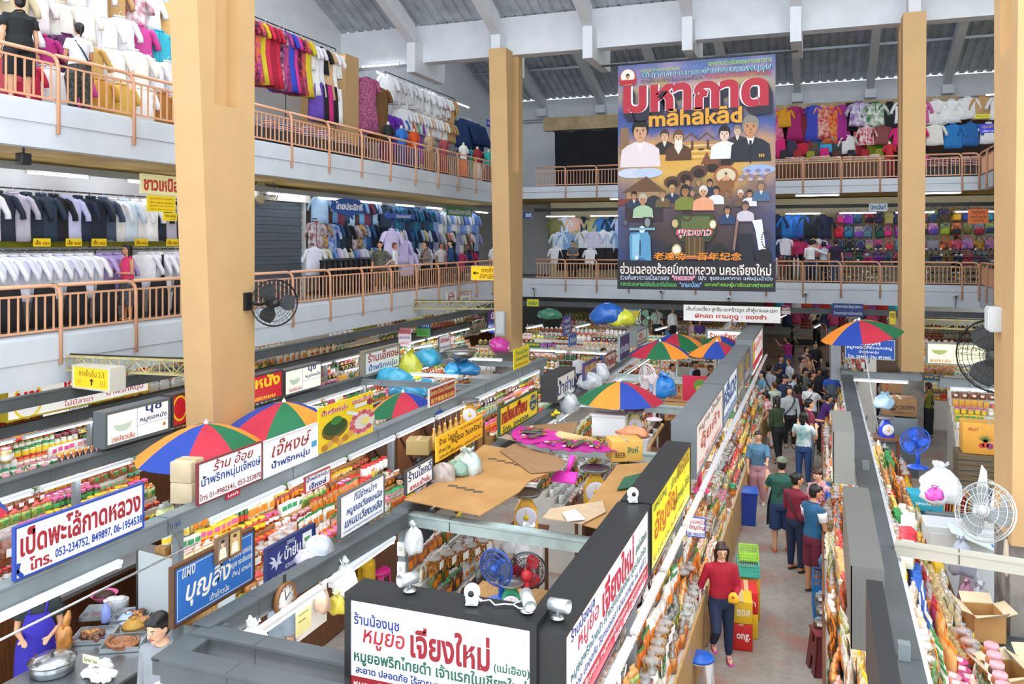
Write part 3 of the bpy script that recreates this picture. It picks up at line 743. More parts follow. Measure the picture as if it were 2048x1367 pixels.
  if glasses:
   e=MB()
   for s in(-1,1):e.tube([hr@(hc+V((s*.031*k+.021*k*math.cos(a),-.098*k,.002*k+.016*k*math.sin(a))))for a in[2*PI*i/12 for i in range(13)]],.0018*k,4);e.tube([hr@(hc+V((s*.052*k,-.097*k,.004*k))),hr@(hc+V((s*.076*k,0,.006*k)))],.0018*k,4)
   obj('glasses',e.mesh('glasses',M('#2a2a2a',.3)),root)
 if apron:
  ab=MB();rows=[]
  for zz,ww,rx,ry in((.745,.62,.096,.07),(.68,.8,.1,.075),(.6,1.2,.1,.08),(.5,1.4,.118,.095),(.36,1.4,.125,.105),(.26,1.35,.128,.11)):
   X=Rl if zz>.5 else Matrix()
   rows.append([X@V((math.sin(a)*(rx*h*fw+.026),-math.cos(a)*(ry*h*fw+.026),zz*h))for a in[ww*(i/4-1)for i in range(9)]])
  nn=9;vs=[p for r_ in rows for p in r_];fs=[(i*nn+j,i*nn+j+1,(i+1)*nn+j+1,(i+1)*nn+j)for i in range(len(rows)-1)for j in range(nn-1)]
  ab.add(vs,fs,0,True);ab.add([p*1.0+V((0,.004,0))for p in vs],[f[::-1]for f in fs],0,True)
  for s in(-1,1):ab.tube([P((s*.05*h,-.085*h,.74*h)),P((s*.06*h,-.06*h,.80*h)),P((s*.05*h,.01*h,.845*h)),P((s*.02*h,.075*h,.74*h)),P((-s*.05*h,.075*h,.6*h))],.009*h,5)
  obj('apron',ab.mesh('apron',cloth(apron[0],apron[1]if len(apron)>1 else None,30,thr=(.5,.55))),root)
 if straps:
  sb=MB();g=.024
  def ring(s):
   return[P((s*.075*h,-.05*h-g,.79*h)),P((s*.06*h,.0,.835*h+.012)),P((s*.05*h,.05*h+g,.78*h)),P((-s*.02*h,.075*h+g,.66*h)),P((-s*.09*h,.06*h+g,.54*h)),P((-s*.118*h-g*.3,0,.5*h)),P((-s*.085*h,-.075*h-g,.56*h)),P((s*.02*h,-.075*h-g,.68*h)),P((s*.075*h,-.05*h-g,.79*h))]
  sb.tube(ring(straps[1]),.011*h,5,flat=.4);obj('bag_strap',sb.mesh('bag_strap',M(straps[0],.6)),root)
 root['_']=0;del root['_']
 return root,J,hr
# gallery railings (one section between posts = one thing)
m_rail=M('#e2a983',.4,coat=.2)
def rail_section(label,X,L,nb=10,group=None,end=False):
 t=thing('railing',label,'railing',group=group);t.matrix_world=X
 if L not in _rs:
  b=MB();b.tube([(.0,0,.86),(L-.17,0,.86),(L-.07,.02,.84),(L-.02,.05,.77),(L,.06,.68),(L,.075,-.5)],.034,8)
  for z in(-.12,-.42):b.tube([(L,.02,z),(L,.09,z)],.022,6)
  h=b.mesh('handrail',m_rail)
  f=MB()
  for z in(.1,.7):f.box(0,L,-.014,.014,z-.018,z+.018)
  g=MB();g.box(-.013,.013,-.011,.011,.1,.7)
  _rs[L]=(h,f.mesh('frame',m_rail),g.mesh('baluster',m_rail))
 h,f,g=_rs[L];obj('handrail',h,t);obj('frame',f,t)
 for i in range(nb):obj('baluster',g,t,((i+.5)*L/nb,0,0))
_rs={}
def railX(y0,z):return Matrix(((0,1,0,XL-.03),(1,0,0,y0),(0,0,1,z),(0,0,0,1)))
for nm,z,y00 in(('upper',F3,10.65),('lower',F2,10.7)):
 for k in range(-2,14):
  rail_section('peach steel railing section along the %s left gallery edge'%nm,railX(y00+1.68*(k-1),z),1.68,10,'railing sections of the %s left gallery'%nm)
 for k in range(-8,4):
  rail_section('peach steel railing section along the %s back gallery edge'%nm,Matrix(((1,0,0,-.614+1.36*k),(0,-1,0,YB+.03),(0,0,1,z),(0,0,0,1))),1.36,10,'railing sections of the %s back gallery'%nm)
 for k in range(6):
  rail_section('peach steel railing section along the %s right gallery edge'%nm,Matrix(((0,-1,0,XR+.03),(1,0,0,YB-.1-1.4*(k+1)),(0,0,1,z),(0,0,0,1))),1.4,9,'railing sections of the %s right gallery'%nm)
 rail_section('short peach railing section at the right corner of the %s back gallery'%nm,Matrix(((1,0,0,4.83),(0,-1,0,YB+.03),(0,0,1,z),(0,0,0,1))),.55,3)
# steel lattice girders
m_truss=M('#b9ad76',.6,var=.15)
def truss(label,p0,p1,h=.24):
 p0=Vector(p0);p1=Vector(p1);d=p1-p0;L=d.length
 t=thing('lattice_girder',label,'girder',p0,math.atan2(d.y,d.x))
 for y in(-.07,.07):
  b=MB();b.box(0,L,y-.018,y+.018,-.018,.018);b.box(0,L,y-.018,y+.018,-h-.018,-h+.018);b.build('chord',m_truss,t)
 n=int(L/.26);b=MB()
 for i in range(n):
  x0,x1=L*i/n,L*(i+1)/n
  for y in(-.07,.07):
   b.tube([(x0,y,0),(x1,y,-h)]if i%2 else[(x0,y,-h),(x1,y,0)],.012,4);b.tube([(x0,y,0),(x0,y,-h)],.01,4)
 b.build('web',m_truss,t)
 b=MB();b.tube([(0,0,.03),(L*.5,.02,.025),(L,0,.035)],.014,5);b.build('cable',m_dark,t)
truss('olive steel lattice girder from the left gallery to the near left column',(XL+.03,10.9,3.52),(-9.65,11.2,3.42))
truss('yellowish steel lattice girder from the left gallery to the far left column',(XL+.03,24.0,3.6),(-9.65,24.9,3.6))
truss('cream steel lattice girder right of the far right column',(2.6,25.0,3.42),(XR,25.0,3.42))
# stall frames (long rails carrying lamps and boards)
XA,XD,XE,XFr,XC,XR1,XR2=-1.65,-7.05,-10.02,-13.1,-4.75,-1.65,.56
def yX(u,X):return onX(u,484,X).y
def zX(u,v,X):return onX(u,v,X).z
beam('long grey steel stall rail under the white duck shop board and the red umbrellas',(XD,4.5,2.35),(XD,21.5,2.35),.16,.2,group=None)
beam('long grey steel stall rail under the lit bowl boards behind the near left column',(XE,5.5,2.38),(XE,23,2.38),.16,.18,m_frame2)
beam('grey steel stall rail under the left gallery behind the jars',(-13.0,7,2.36),(-13.0,30,2.36),.16,.18,m_frame2)
beam('grey steel rail fixed below the left gallery edge',(XL+.25,7,3.02),(XL+.25,33,3.02),.1,.2,m_frame2)
beam('dark grey steel rail crossing below the back gallery edge',(XL,YB-.3,2.98),(XR+3,YB-.3,2.98),.1,.2,m_frame2)
beam('grey stall rail carrying the wooden wall clock and hanging bags',(-4.72,5.45,2.38),(-4.55,8.6,2.36),.16,.18,m_frame2)
beam('grey stall rail between the white handwritten board and the black box sign',(-4.62,8.6,2.36),(-5.0,25,2.36),.16,.18,m_frame2)
beam('near grey cross rail left of the black framed white sign',(-4.72,5.42,2.37),(-3.3,5.42,2.37),.15,.16,m_frame2)
beam('nearest grey cross rail with brown tape patches at the bottom of the frame',(-4.66,5.02,2.36),(-2.9,5.02,2.36),.16,.18,m_frame2)
beam('grey rail joining the two near cross rails on the left',(-4.64,4.95,2.35),(-4.68,5.6,2.35),.2,.12,m_frame2)
for y,l in((8.75,'pale green cross rail in front of the cardboard sheets'),(12.6,'pale cross rail behind the magenta folding fan'),(16.3,'pale cross rail behind the single big umbrella'),(19.8,'pale green cross rail in front of the three far umbrellas')):
 beam(l,(-4.6,y+.05,2.3),(-1.9,y-.1,2.3),.12,.14,M('#a9b8b4',.45,var=.1),'cross_rail')
beam('thick grey stall rail seen end on along the right aisle',(.62,4.2,2.22),(.62,23.4,2.22),.24,.12,m_frame2)
beam('pale cross rail tied to the near right column',(.75,9.75,2.3),(2.3,9.55,2.3),.1,.13,M('#b8b6a8',.5),'cross_rail')
beam('cross rail under the lit bowl sign beside the far right column',(2.6,21.5,2.35),(7.5,21.5,2.35),.14,.2)
beam('cross rail under the blue price board',(.5,22.2,2.3),(2.3,22.2,2.3),.12,.14)
for y0,y1,l in((16.8,17.0,'grey cross rail beside the refrigerator'),(12.2,12.4,'grey cross rail under the blue and yellow bags'),(20.4,20.6,'grey cross rail near the yellow board')):
 beam(l,(XE,y0,2.33),(XD,y1,2.33),.1,.12,name='cross_rail')
def post(label,x,y,h=2.35,w=.09,mat=None):
 t=thing('stall_post',label,'post',(x,y,0));b=MB();b.box(-w/2,w/2,-w/2,w/2,0.012,h);b.build('shaft',mat or m_frame,t)
 b=MB();b.box(-w,w,-w,w,0,.012);b.build('base_plate',m_frame2,t)
for x,y,l in((XD,5.0,'by the duck shop'),(XD,7.75,'left of the fried twist bags'),(XD,12.9,'right of the food poster'),(XD,16.6,'by the golden hanging ducks'),(XD,21.3,'at the far end of the umbrella rail'),(XE,9.0,'under the lit bowl board'),(XE,17,'under the far shop board'),(XE,22.8,'at the far end of the bowl board rail'),(-4.55,8.62,'carrying two white sockets'),(-4.85,16,'beside the black box sign'),(-5.0,24.8,'at the far end of the black box rail'),(-4.62,5.25,'at the near left corner of the middle stalls'),(-1.8,8.35,'behind the yellow sign box'),(-1.8,11.4,'between yellow and grey sign boxes'),(-1.8,21.6,'at the far sign box'),(.62,7.2,'in the near right stall'),(.62,13,'in the middle right stall'),(.62,23.2,'at the far right stall'),(-13.0,12,'under the left gallery by the jars'),(-13.0,20,'far under the left gallery')):
 post('grey steel stall post '+l,x,y)
# lamps below the rails
def lamps(x,y0,y1,z,where,n,warm=False):
 for i in range(n):
  a=y0+(y1-y0)*i/n;b_=y0+(y1-y0)*(i+.92)/n
  lamp('lit fluorescent tube '+where,(x,a,z),(x,b_,z),'fluorescent tubes '+where,warm)
lamps(XD+.14,5.2,6.9,2.1,'under the white duck shop board',1)
lamps(XD+.14,8.15,20.8,2.1,'along the red umbrella stall rail',8)
lamps(XE+.14,6.6,22,2.14,'along the lit bowl board rail',9)
lamps(-12.85,8.5,30,2.12,'below the left gallery',11)
lamps(-4.5,5.6,8.4,2.14,'along the wall clock rail',2)
lamps(-4.62,9.5,24,2.14,'along the black box sign rail',8)
lamps(-1.5,5.6,26,2.1,'under the aisle sign boxes',14)
lamps(.5,4.6,22,2.05,'on the aisle side of the right stalls',11)
lamps(.78,4.6,22,2.05,'on the inner side of the right stalls',11)
lamp('long lit fluorescent tube below the nearest cross rail',(-4.7,4.95,2.12),(-3.4,4.95,2.12));lamp('fluorescent tube at the corner of the near cross rails',(-4.8,5.45,2.16),(-3.8,5.45,2.16))
lamp('lit tube under the blue price board',(.7,22.1,2.1),(2.0,22.1,2.1));lamp('lit tube under the yellowish lit bowl sign',(2.8,21.4,2.12),(4.0,21.4,2.12));lamp('lit tube at the right end below the bowl sign',(4.2,21.4,2.12),(5.6,21.4,2.12))
for y in(14,18.5,21.5):lamp('lit tube lying across the stalls behind the bowl boards',(-9.6,y,2.2),(-8.3,y+.1,2.2),'cross tubes behind the bowl boards')
for x in(-8.8,-7.4):lamp('lit tube in front of the far white goods stall',(x,25.4,2.0),(x+1.25,25.4,2.0),'tubes of the far white goods stall')
for i,(x,y)in enumerate(((-11.4,27.5),(-10.2,29),(-8.6,30),(-7.2,31),(-5.6,30),(-11.5,22),(-6.2,27.5),(-3.2,31),(4.2,28),(6.6,27),(2.6,31),(6.8,22),(-.2,33),(1.2,36),(-1.6,37))):
 lamp('lit tube over the far ground floor stalls',(x,y,2.3),(x+.2,y+1.3,2.3),'tubes over the far ground floor stalls')
for i in range(12):lamp('added inner tube brightening the lower left gallery shops',(-13.9,8.6+2.1*i,6.9),(-13.9,10.2+2.1*i,6.9),'added inner tubes brightening the lower left gallery shops')  # extra second row, added only to brighten the grey shop wall
for i in range(13):
 y=4+2.3*i
 if i in(5,):continue
 lamp('lit tube over the lower left gallery shops',(-13.35,y,6.75),(-13.35,y+1.4,6.75),'tubes over the lower left gallery shops',False)
for i in range(9):lamp('lit tube over the upper left gallery shops',(-14.1,5+3.3*i,11.25),(-14.1,6.3+3.3*i,11.25),'tubes over the upper left gallery shops')
for i in range(10):
 x=-11.6+2.05*i
 lamp('lit tube over the lower back gallery shops',(x,35.6,6.65),(x+1.4,35.6,6.65),'tubes over the lower back gallery shops')
for i in range(6):lamp('lit tube over the upper back gallery shops',(-9+3*i,36.6,11.2),(-7.7+3*i,36.6,11.2),'tubes over the upper back gallery shops')
for p0,p1,l in(((5.6,31.5,11.1),(6.9,31.5,11.1),'in the upper right corner shop'),((5.7,29.5,10.2),(6.5,29,10.2),'slanting in the upper right corner shop'),((5.6,31,6.9),(6.9,31,6.9),'in the lower right corner shop')):
 lamp('lit tube '+l,p0,p1)
lamp('white tube lamp mounted under the big roof beam',onY(722,134,24.6),onY(800,128,24.6))
for x in(-8.2,-.9,3.2):lamp('white tube holder with a glowing tube below the upper back gallery',(x,YB-.12,7.28),(x+1.6,YB-.12,7.28),'tube holders below the upper back gallery')  # holders reuse the emitting lamp tube, so they glow
# shop boards
def sgY(label,X,u0,u1,vb,vt,th,bg,texts,z0=None,**k):
 y0,y1=yX(u0,X),yX(u1,X);a,b=(zX(u0,vb,X),zX(u0,vt,X))if z0 is None else(z0,z0+(zX(u0,vt,X)-zX(u0,vb,X)))
 return sign(label,alongY(X,y0,a),y1-y0,b-a,th,bg,texts,**k)
def sgX(label,Y,u0,u1,vb,vt,th,bg,texts,**k):
 p=onY(u0,vb,Y);q=onY(u1,vt,Y);tp=onY(u0,vt,Y)
 return sign(label,alongX(p.x,Y,p.z),q.x-p.x,tp.z-p.z,th,bg,texts,**k)
RED,BLU,NAV,GRN,YEL,BLK,WHT='#b3202c','#2746a0','#24356e','#1d7a4a','#f5d21c','#1e1e22','#f4f5f4'
BOWL=[('p',[(.12,.62),(.40,.62),(.37,.45),(.31,.37),(.22,.37),(.15,.45)],'#b9cbb4'),('e',(.26,.62,.14,.06),'#eef2ea'),('r',(.47,.475,0.05,.95),'#3b5fae'),('r',(.475,.97,.40,.41),'#3b5fae')]
D=XD+.09
sgY('white board with red duck shop lettering and blue phone number over the near left stall',D,28,287,1163,1055,.02,WHT,[('เป็ดพะโล้กาดหลวง',.04,.97,.40,.92,'#a8242f',.028),('โทร.',.1,.26,.08,.34,'#a8242f',.03),('053-234752, 849897, 06-1954538',.28,.985,.10,.31,BLU,.02)],frame='#2746a0',fw=.018,shapes=[('l',[(.03,.28),(.02,.16),(.05,.05)],BLU,.04)])
sgY('white board with blue chilli dip lettering and a phone number beside the carton stack',D,395,524,1012,927,.02,WHT,[('ร้าน อ้อย',.22,.85,.68,.95,'#9c2f35',.008,.25),('น้ำพริกหนุ่มเจ๊หงษ์',.05,.97,.34,.66,'#2c4690',.012),('โทร 01-9982541, 053-233870',.03,.98,.06,.24,'#9c2f35',.01)],frame='#7c2a30',fw=.015)
sgY('white board with large red script between phone board and food poster',D,525,635,958,884,.02,WHT,[('เจ๊หงษ์',.15,.87,.48,.92,'#a53a32',.006,.3),('น้ำพริกหนุ่ม',.15,.84,.12,.38,'#28408c',.02)],frame='#e6e6e6',fw=.01,shapes=[('r',(.88,.98,.33,.5),'#4aa0c8')])
food=[('e',(.28,.45,.23,.22),'#6b5a24'),('e',(.28,.49,.2,.17),'#2f4a1e'),('e',(.3,.62,.1,.09),'#3d7f3a'),('e',(.78,.37,.25,.27),'#d9d3cc')]
for i in range(11):food.append(('e',(.78+.2*math.cos(i*.5+.4),.38+.21*math.sin(i*.5+.4),.055,.055),'#d86a74' if i%2 else '#c4525e'))
food+=[('e',(.84,.38,.08,.09),'#e8d77a')]+[('e',(.1+.09*i,.12+.05*(i%3),.06,.07),'#d9a04a' if i%2 else '#b87a28')for i in range(6)]+[('p',[(.47,.68),(.5,.74),(.7,.62),(.67,.56)],'#dfe4ea'),('p',[(.62,.74),(.62,.82),(.86,.82),(.86,.74)],'#dfe4ea'),('e',(.93,.78,.06,.07),'#8f3a44')]
sgY('yellow food poster with a bowl of green dip and a ring of pink sausage',D,637,746,912,817,.02,'#f2cf1c',[('น้ำพริกหนุ่ม',.04,.5,.78,.93,'#c83a32',.03,0,'#ffffff'),('แหนมป้าย่น',.58,.97,.84,.97,'#c83a32',.03,0,'#ffffff')],shapes=food)
sgY('small red board with yellow lettering and Chinese characters',D,858,910,815,778,.02,'#a82a30',[('ฮ่องกง ไก่อบน้ำผึ้งผสอง',.04,.96,.58,.9,'#f0d27a',.012),('香港專製燒油馬',.06,.94,.12,.42,'#f0c04a',.02)],frame='#d8d0cc',fw=.02)
sgY('upright yellow board with green handwriting on the far umbrella rail',D,1028,1058,740,699,.02,'#f2dc2a',[('ร้านแม่วรา',.12,.9,.68,.9,GRN,.012),('แหนมป้าย่น',.12,.9,.4,.6,GRN,.02),('โทร 053-234567',.08,.92,.12,.24,'#c8641e',.01)])
sgY('small blue board beyond the upright yellow board',D,1138,1153,694,670,.02,'#1f6ab0',[('ลำดวน',.12,.9,.3,.75,WHT,.02)])
sgY('purple board hanging above the far white goods',-8.0,1127,1142,672,633,.02,'#3f3f9a',[('ครูเต๊',.15,.85,.62,.88,WHT,.02),('วัฒนกานต์',.1,.9,.36,.55,WHT,.02),('ไส้อั่ว',.15,.85,.1,.28,WHT,.02)])
sgY('small white price board hanging below the script board',-6.7,610,660,987,955,.015,WHT,[('น้ำพริกหนุ่ม',.06,.94,.55,.9,'#2a2f80',.012),('เจ๊หงษ์',.16,.84,.1,.5,'#2a2f80',.025)],frame='#a02a30',fw=.008)
C=XC+.12
sgY('white board with blue handwriting standing on the wall clock rail',C,679,768,1080,993,.02,WHT,[('ที่นี่จำหน่าย',.3,.82,.72,.92,'#2b4a86',.01,.2),('หมูยอเวียงเหนือ',.14,.95,.42,.66,'#2b4a86',.02,.25),('แหนมเวียงเหลือ',.1,.95,.2,.42,'#2b4a86',.02,.25),('มาตรฐานด้านคุณภาพและความสะอาด',.08,.94,.07,.15,'#2b4a86',.005)],frame='#5a5a58',fw=.012)
sgY('small white board with red and blue lettering in front of the cardboard sheets',C,812,865,991,942,.02,WHT,[('ร้านโชคดี',.08,.95,.48,.92,NAV,.015),('แหนมป้าย่น',.14,.9,.1,.36,RED,.02)],frame='#3a3a3a',fw=.012)
sgY('deep yellow board with brown handwriting beside the crumpled bags',C,873,965,925,875,.02,'#f4b81a',[('ร้าน โชคดี',.05,.42,.62,.9,'#4a3414',.012),('โทร 053-874066, 01-0300197',.48,.98,.8,.93,'#7a3414',.006),('จำหน่าย',.04,.28,.3,.5,'#4a3414',.008),('หมูยอ วิมลรัตน์',.3,.97,.36,.72,'#4a3414',.016),('แหนมเห็ดหอม, แหนมป้าย่น',.06,.96,.06,.24,'#7a3414',.01)])
sgY('bright yellow board with red lettering and a blue starburst',C,999,1075,873,815,.025,'#f2d21a',[('หม่อมเจี๊ยบ',.05,.7,.36,.92,'#c0281e',.03,0,'#5a1410'),('โทร. 204206',.07,.74,.07,.26,'#1d4a34',.03),('เบอร์',.79,.95,.62,.76,YEL,.02),('ดัง',.81,.93,.36,.52,YEL,.02)],frame='#25442c',fw=.02,shapes=[('p',[(.87+(.115 if i%2 else .09)*math.cos(i*PI/16),.55+(.34 if i%2 else .27)*math.sin(i*PI/16))for i in range(32)],'#1f4a7a')])
sgY('black deep box sign with blue handwriting on a white face',C,1113,1150,806,752,.3,'#ebe7dc',[('ป้าย่าน',.06,.98,.22,.8,'#2c4684',.02)],frame='#2e2e2f',fw=.04,side=1)
sgY('purple board with gold lettering beyond the black box sign',C,1167,1193,762,727,.03,'#4b3f78',[('หมูยอ',.1,.92,.2,.8,'#d8a94a',.04)])
sgY('maroon and white board leaning beside the far vendors',C,1210,1231,745,710,.03,'#cdb9ac',[('ป้าย่น',.08,.92,.25,.78,'#8f2f34',.05)],frame='#6a4a3e',fw=.03)
sgY('dark blue board with pale bottles left of the far umbrella',C,1239,1259,724,672,.03,'#3a3a66',[('ดำเนิน',.1,.9,.3,.62,'#d5dcea',.04)],frame='#8a9296',fw=.03)
sgY('grey deep box sign behind the red and green umbrella',C,1273,1293,694,662,.3,'#d9d5cf',[('เม็ดมะม่วง',.1,.9,.2,.4,'#8a5a4a',.02)],frame='#747b7c',fw=.05,side=1,shapes=[('e',(.4,.6,.2,.18),'#b08a6a')])
E=XE+.1
sgY('lit white bowl board in a grey box left of the near column',E,209,340,898,825,.22,'#f3f3ea',[('นุช',.6,.86,.68,.94,NAV,.025),('หมูยอหนัง',.52,.94,.44,.64,NAV,.015),('เซลล์ชวนชิม',.1,.44,.12,.28,'#b84a3a',.02),('ม.ส.ถ.',.2,.36,.02,.08,'#5a7ab0',.01)],frame='#60676a',fw=.045,side=1,emit=.2,shapes=BOWL+[('e',(.9,.26,.025,.05),'#c87a2a')])
sgY('lit red board with yellow lettering half hidden by the near column',E,344,565,856,790,.2,'#c8202e',[('บุญหมูยอหนัง',.12,.97,.38,.95,'#f6cf22',.035),('น้ำพริกหนุ่ม ไส้อั่ว สดหอม',.2,.92,.05,.26,'#f6cf22',.03)],frame='#4e4648',fw=.03,side=1,emit=.2,shapes=[('e',(.06,.55,.055,.4),'#f6cf22'),('e',(.06,.55,.046,.33),'#d02030'),])
sgY('lit white bowl board right of the near column',E,569,643,793,741,.2,'#f3f3e6',[('นุช',.62,.84,.7,.94,NAV,.025),('หมูยอหนัง',.54,.96,.46,.66,NAV,.015),('เซลล์ชวนชิม',.12,.44,.12,.26,'#b85a4a',.02)],frame='#5b5c5a',fw=.03,side=1,emit=.2,shapes=BOWL)
sgY('white board in an olive frame with red and blue shop lettering',E,728,800,755,703,.12,'#e6e9e6',[('ร้านเอ๊หงษ์',.1,.96,.52,.9,'#a8322e',.02),('น้ำพริกหนุ่ม',.12,.9,.12,.44,'#3a6aa8',.02)],frame='#8a8470',fw=.06,side=1)
sgY('upright white board between jar stalls left of the far column',E,878,900,706,672,.02,'#eef0ee',[('เจ๊หงษ์',.12,.88,.56,.88,RED,.03),('น้ำพริกหนุ่ม',.08,.94,.16,.38,BLU,.02)],frame='#5a5a5a',fw=.012)
Fx=-12.9
sgY('long lit white board with huge red lettering below the left gallery',Fx,12,298,845,775,.2,'#f6f6f2',[('หมูยอหนังบุญ นุช',.36,.99,.36,.98,'#c8242c',.05),('ไม่มีสาขา',.36,.56,.1,.28,'#b0504a',.01),('น้ำพริกหนุ่ม',.66,.95,.1,.36,'#b0504a',.012),('นุช',.06,.2,.3,.78,'#c8242c',.04)],frame='#d9c62a',fw=.03,emit=.3,shapes=[('e',(.13,.5,.095,.52),'#f0cf20'),('e',(.13,.5,.082,.45),'#f6f6f2')])
sgY('low lit white board with a blue bowl emblem behind the jars',-13.25,83,178,856,822,.05,'#f2f4f4',[('เซลล์ชวนชิม',.06,.44,.2,.55,'#c04a3a',.02),('หมูยอหนัง',.56,.96,.6,.9,NAV,.015)],frame='#5c646a',fw=.02,emit=.5,shapes=[('r',(.5,.51,.05,.95),'#3b5fae')])
sgY('red board with yellow lettering at the left edge behind the big jars',-13.2,-60,80,905,852,.03,'#b8242c',[('ขนมผิงสด',.1,.97,.42,.86,'#f2cc3a',.03),('สดหอม ออกแดด จำหน่ายราคาส่ง',.1,.97,.1,.3,'#f2cc3a',.01)],shapes=[('p',[(0,.72),(.55,.98),(.75,.9),(.3,.95)],'#f4f0e8')])
sgX('tall blue and green board under the far left gallery',24.6,833,860,672,640,.04,'#1f62a8',[('พบดี',.1,.92,.62,.95,WHT,.03),('ปิดเทอม',.15,.85,.1,.4,'#1f7a3a',.02)],shapes=[('r',(0,1,0,.5),'#5fae4a')])
sgX('faded pink and white hanging board near the far jars',22.5,797,822,692,655,.02,'#e9d6d6',[('น้ำพริกหนุ่ม',.08,.92,.72,.92,'#a83a4a',.02),('แหนมป้าย่น',.08,.92,.42,.6,'#6a5ab0',.02),('ของแท้',.2,.8,.12,.28,'#d05a8a',.02)],shapes=[('r',(0,1,.68,1),'#b86a72')])
sgX('purple and blue boards left of the far left column',28.5,976,996,664,621,.03,'#5a2a78',[('ป้า',.3,.9,.62,.95,'#f2e6f4',.03),('เจ้าใหม่',.06,.96,.14,.4,WHT,.02)],shapes=[('r',(0,1,0,.48),'#2a4fb0')])
sgX('small yellow board right of the far left column',31,1054,1077,612,598,.02,'#d9dc3a',[('ของฝาก',.1,.9,.2,.8,GRN,.02)])
sgX('tilted white and yellow board above the far vendors',30,1237,1282,646,617,.02,'#eef0e4',[('โครงการเกษตร',.06,.96,.06,.3,'#2f5a5a',.02)],shapes=[('r',(.05,.93,.42,.9),'#f0d436'),('r',(.05,.93,.9,1),'#4a8ab8')])
sgX('long white hanging board with black and red lettering below the back gallery',31.5,1367,1561,640,609,.05,'#f3f3f0',[('เส้นก๋วยเตี๋ยว·ลูกชิ้น·มะพร้าวขูด เต้าหู้ยางและปลา',.03,.97,.56,.92,'#2b2b2b',.015),('ผักสด ตามฤดู · ของชำ',.12,.86,.1,.5,'#c0383a',.03)],emit=.25)
sgX('white box sign with red lettering above the far umbrellas',24.5,1412,1500,700,657,.06,'#f0eee6',[('ร้านศรีพรรณ',.08,.9,.55,.85,'#b8302e',.02),('ขายส่ง',.1,.5,.1,.36,'#d8902a',.02)],frame='#7b8385',fw=.05,emit=.2)
sgX('blue price board with white lettering beside the far right column',21.8,1690,1790,716,676,.05,'#1c55b8',[('ดำรงค์',.26,.72,.7,.97,WHT,.03),('หมูทอด-ไส้อั่ว-แคบหมู',.04,.94,.46,.68,WHT,.025),('น้ำพริกหนุ่ม',.28,.68,.26,.44,WHT,.025),('โทร. 204401 บ้าน 491042',.06,.92,.04,.22,WHT,.025)],frame='#aab0b4',fw=.02)
sgX('lit cream bowl board right of the far right column',21.3,1853,1972,727,684,.16,'#f3ecc4',[('แหนมบุญศรี',.52,.96,.66,.9,'#5a5a3a',.02),('สดหอม สะอาด รสดี',.5,.96,.46,.6,'#6a6a4a',.01),('เซลล์ชวนชิม',.06,.42,.1,.26,'#b05a3a',.02)],frame='#8a8d86',fw=.03,emit=.25,shapes=[('p',[(.08,.66),(.36,.66),(.31,.5),(.22,.44),(.13,.5)],'#9aa85a'),('r',(.45,.455,.05,.95),'#6a6a5a'),('r',(.46,.97,.38,.39),'#6a6a5a')])
sgX('dark blue board hanging over the far aisle',33.2,1665,1727,632,606,.04,'#28407e',[('สหกรณ์ชุมชน',.06,.94,.6,.9,'#cfd8ee',.02),('ร้านของฝากเมืองเหนือ',.04,.96,.15,.42,'#cfd8ee',.012)])
sgX('small yellow sign left of the far right column',30,1779,1791,648,622,.02,'#f0d51e',[('ขาย',.15,.85,.5,.85,'#5a3a1a',.03)])
sgX('white and maroon banner hung over the far left aisle',33,1563,1581,628,610,.03,'#efe6e6',[('ขนมพื้น',.08,.92,.5,.85,WHT,.03)],shapes=[('r',(0,1,.42,1),'#8f2a4a')])
t=sign('lit yellow direction sign with an upward arrow below the near girder',face_frame(onX(145,775,-12.0),(1,-.12,0)),.98,.4,.28,'#f4f1e6',[('ทางขึ้นชั้น 2-3',.18,.84,.56,.84,'#5a4a10',.004)],frame='#d8d4c4',fw=.03,side=1,emit=.5,name='direction_sign',shapes=[('r',(.04,.94,.08,.93),'#f2b81a'),('p',[(.49,.2),(.53,.2),(.53,.36),(.57,.36),(.51,.5),(.45,.36),(.49,.36)],'#2a2410'),('l',[(.74,.2),(.74,.46)],'#6a5410',.012),('l',[(.79,.16),(.79,.4)],'#6a5410',.012),('l',[(.84,.2),(.84,.46)],'#6a5410',.012),('e',(.2,.32,.05,.1),'#e0a414')])
sgX('yellow direction sign with a left arrow on the far left gallery edge',26.0,942,996,560,531,.1,'#f4c41c',[('ทางข้าม',.4,.92,.54,.9,'#3a2c08',.012),('สะพานลอย',.32,.97,.12,.46,'#3a2c08',.008)],frame='#f0e2b0',fw=.02,emit=.35,name='direction_sign',shapes=[('p',[(.06,.5),(.16,.64),(.16,.54),(.28,.54),(.28,.46),(.16,.46),(.16,.36)],'#2a2008')])
for u,l,c in((903,'round red no smoking notice on the far left gallery edge',1),(928,'small white notice beside the no smoking notice',0)):
 p=onX(u,594,XL+.05);sign(l,alongY(XL+.05,p.y-.4,p.z-.16),.75 if c else 1.1,.36,.012,'#f4f2ee',[]if c else[('ห้ามสูบ',.1,.9,.55,.9,'#7a3a30',.015),('toilet',.2,.8,.15,.45,'#5a6a8a',.01)],name='notice',cat='notice',frame='#b0503a' if not c else '#e8e4de',fw=.02,shapes=[('e',(.5,.5,.36,.44),'#c8242c'),('e',(.5,.5,.28,.34),'#f6f4f0'),('l',[(.3,.28),(.7,.72)],'#c8242c',.04),('l',[(.28,.5),(.74,.5)],'#3a3a3a',.04)]if c else None)
b_x=-1.62
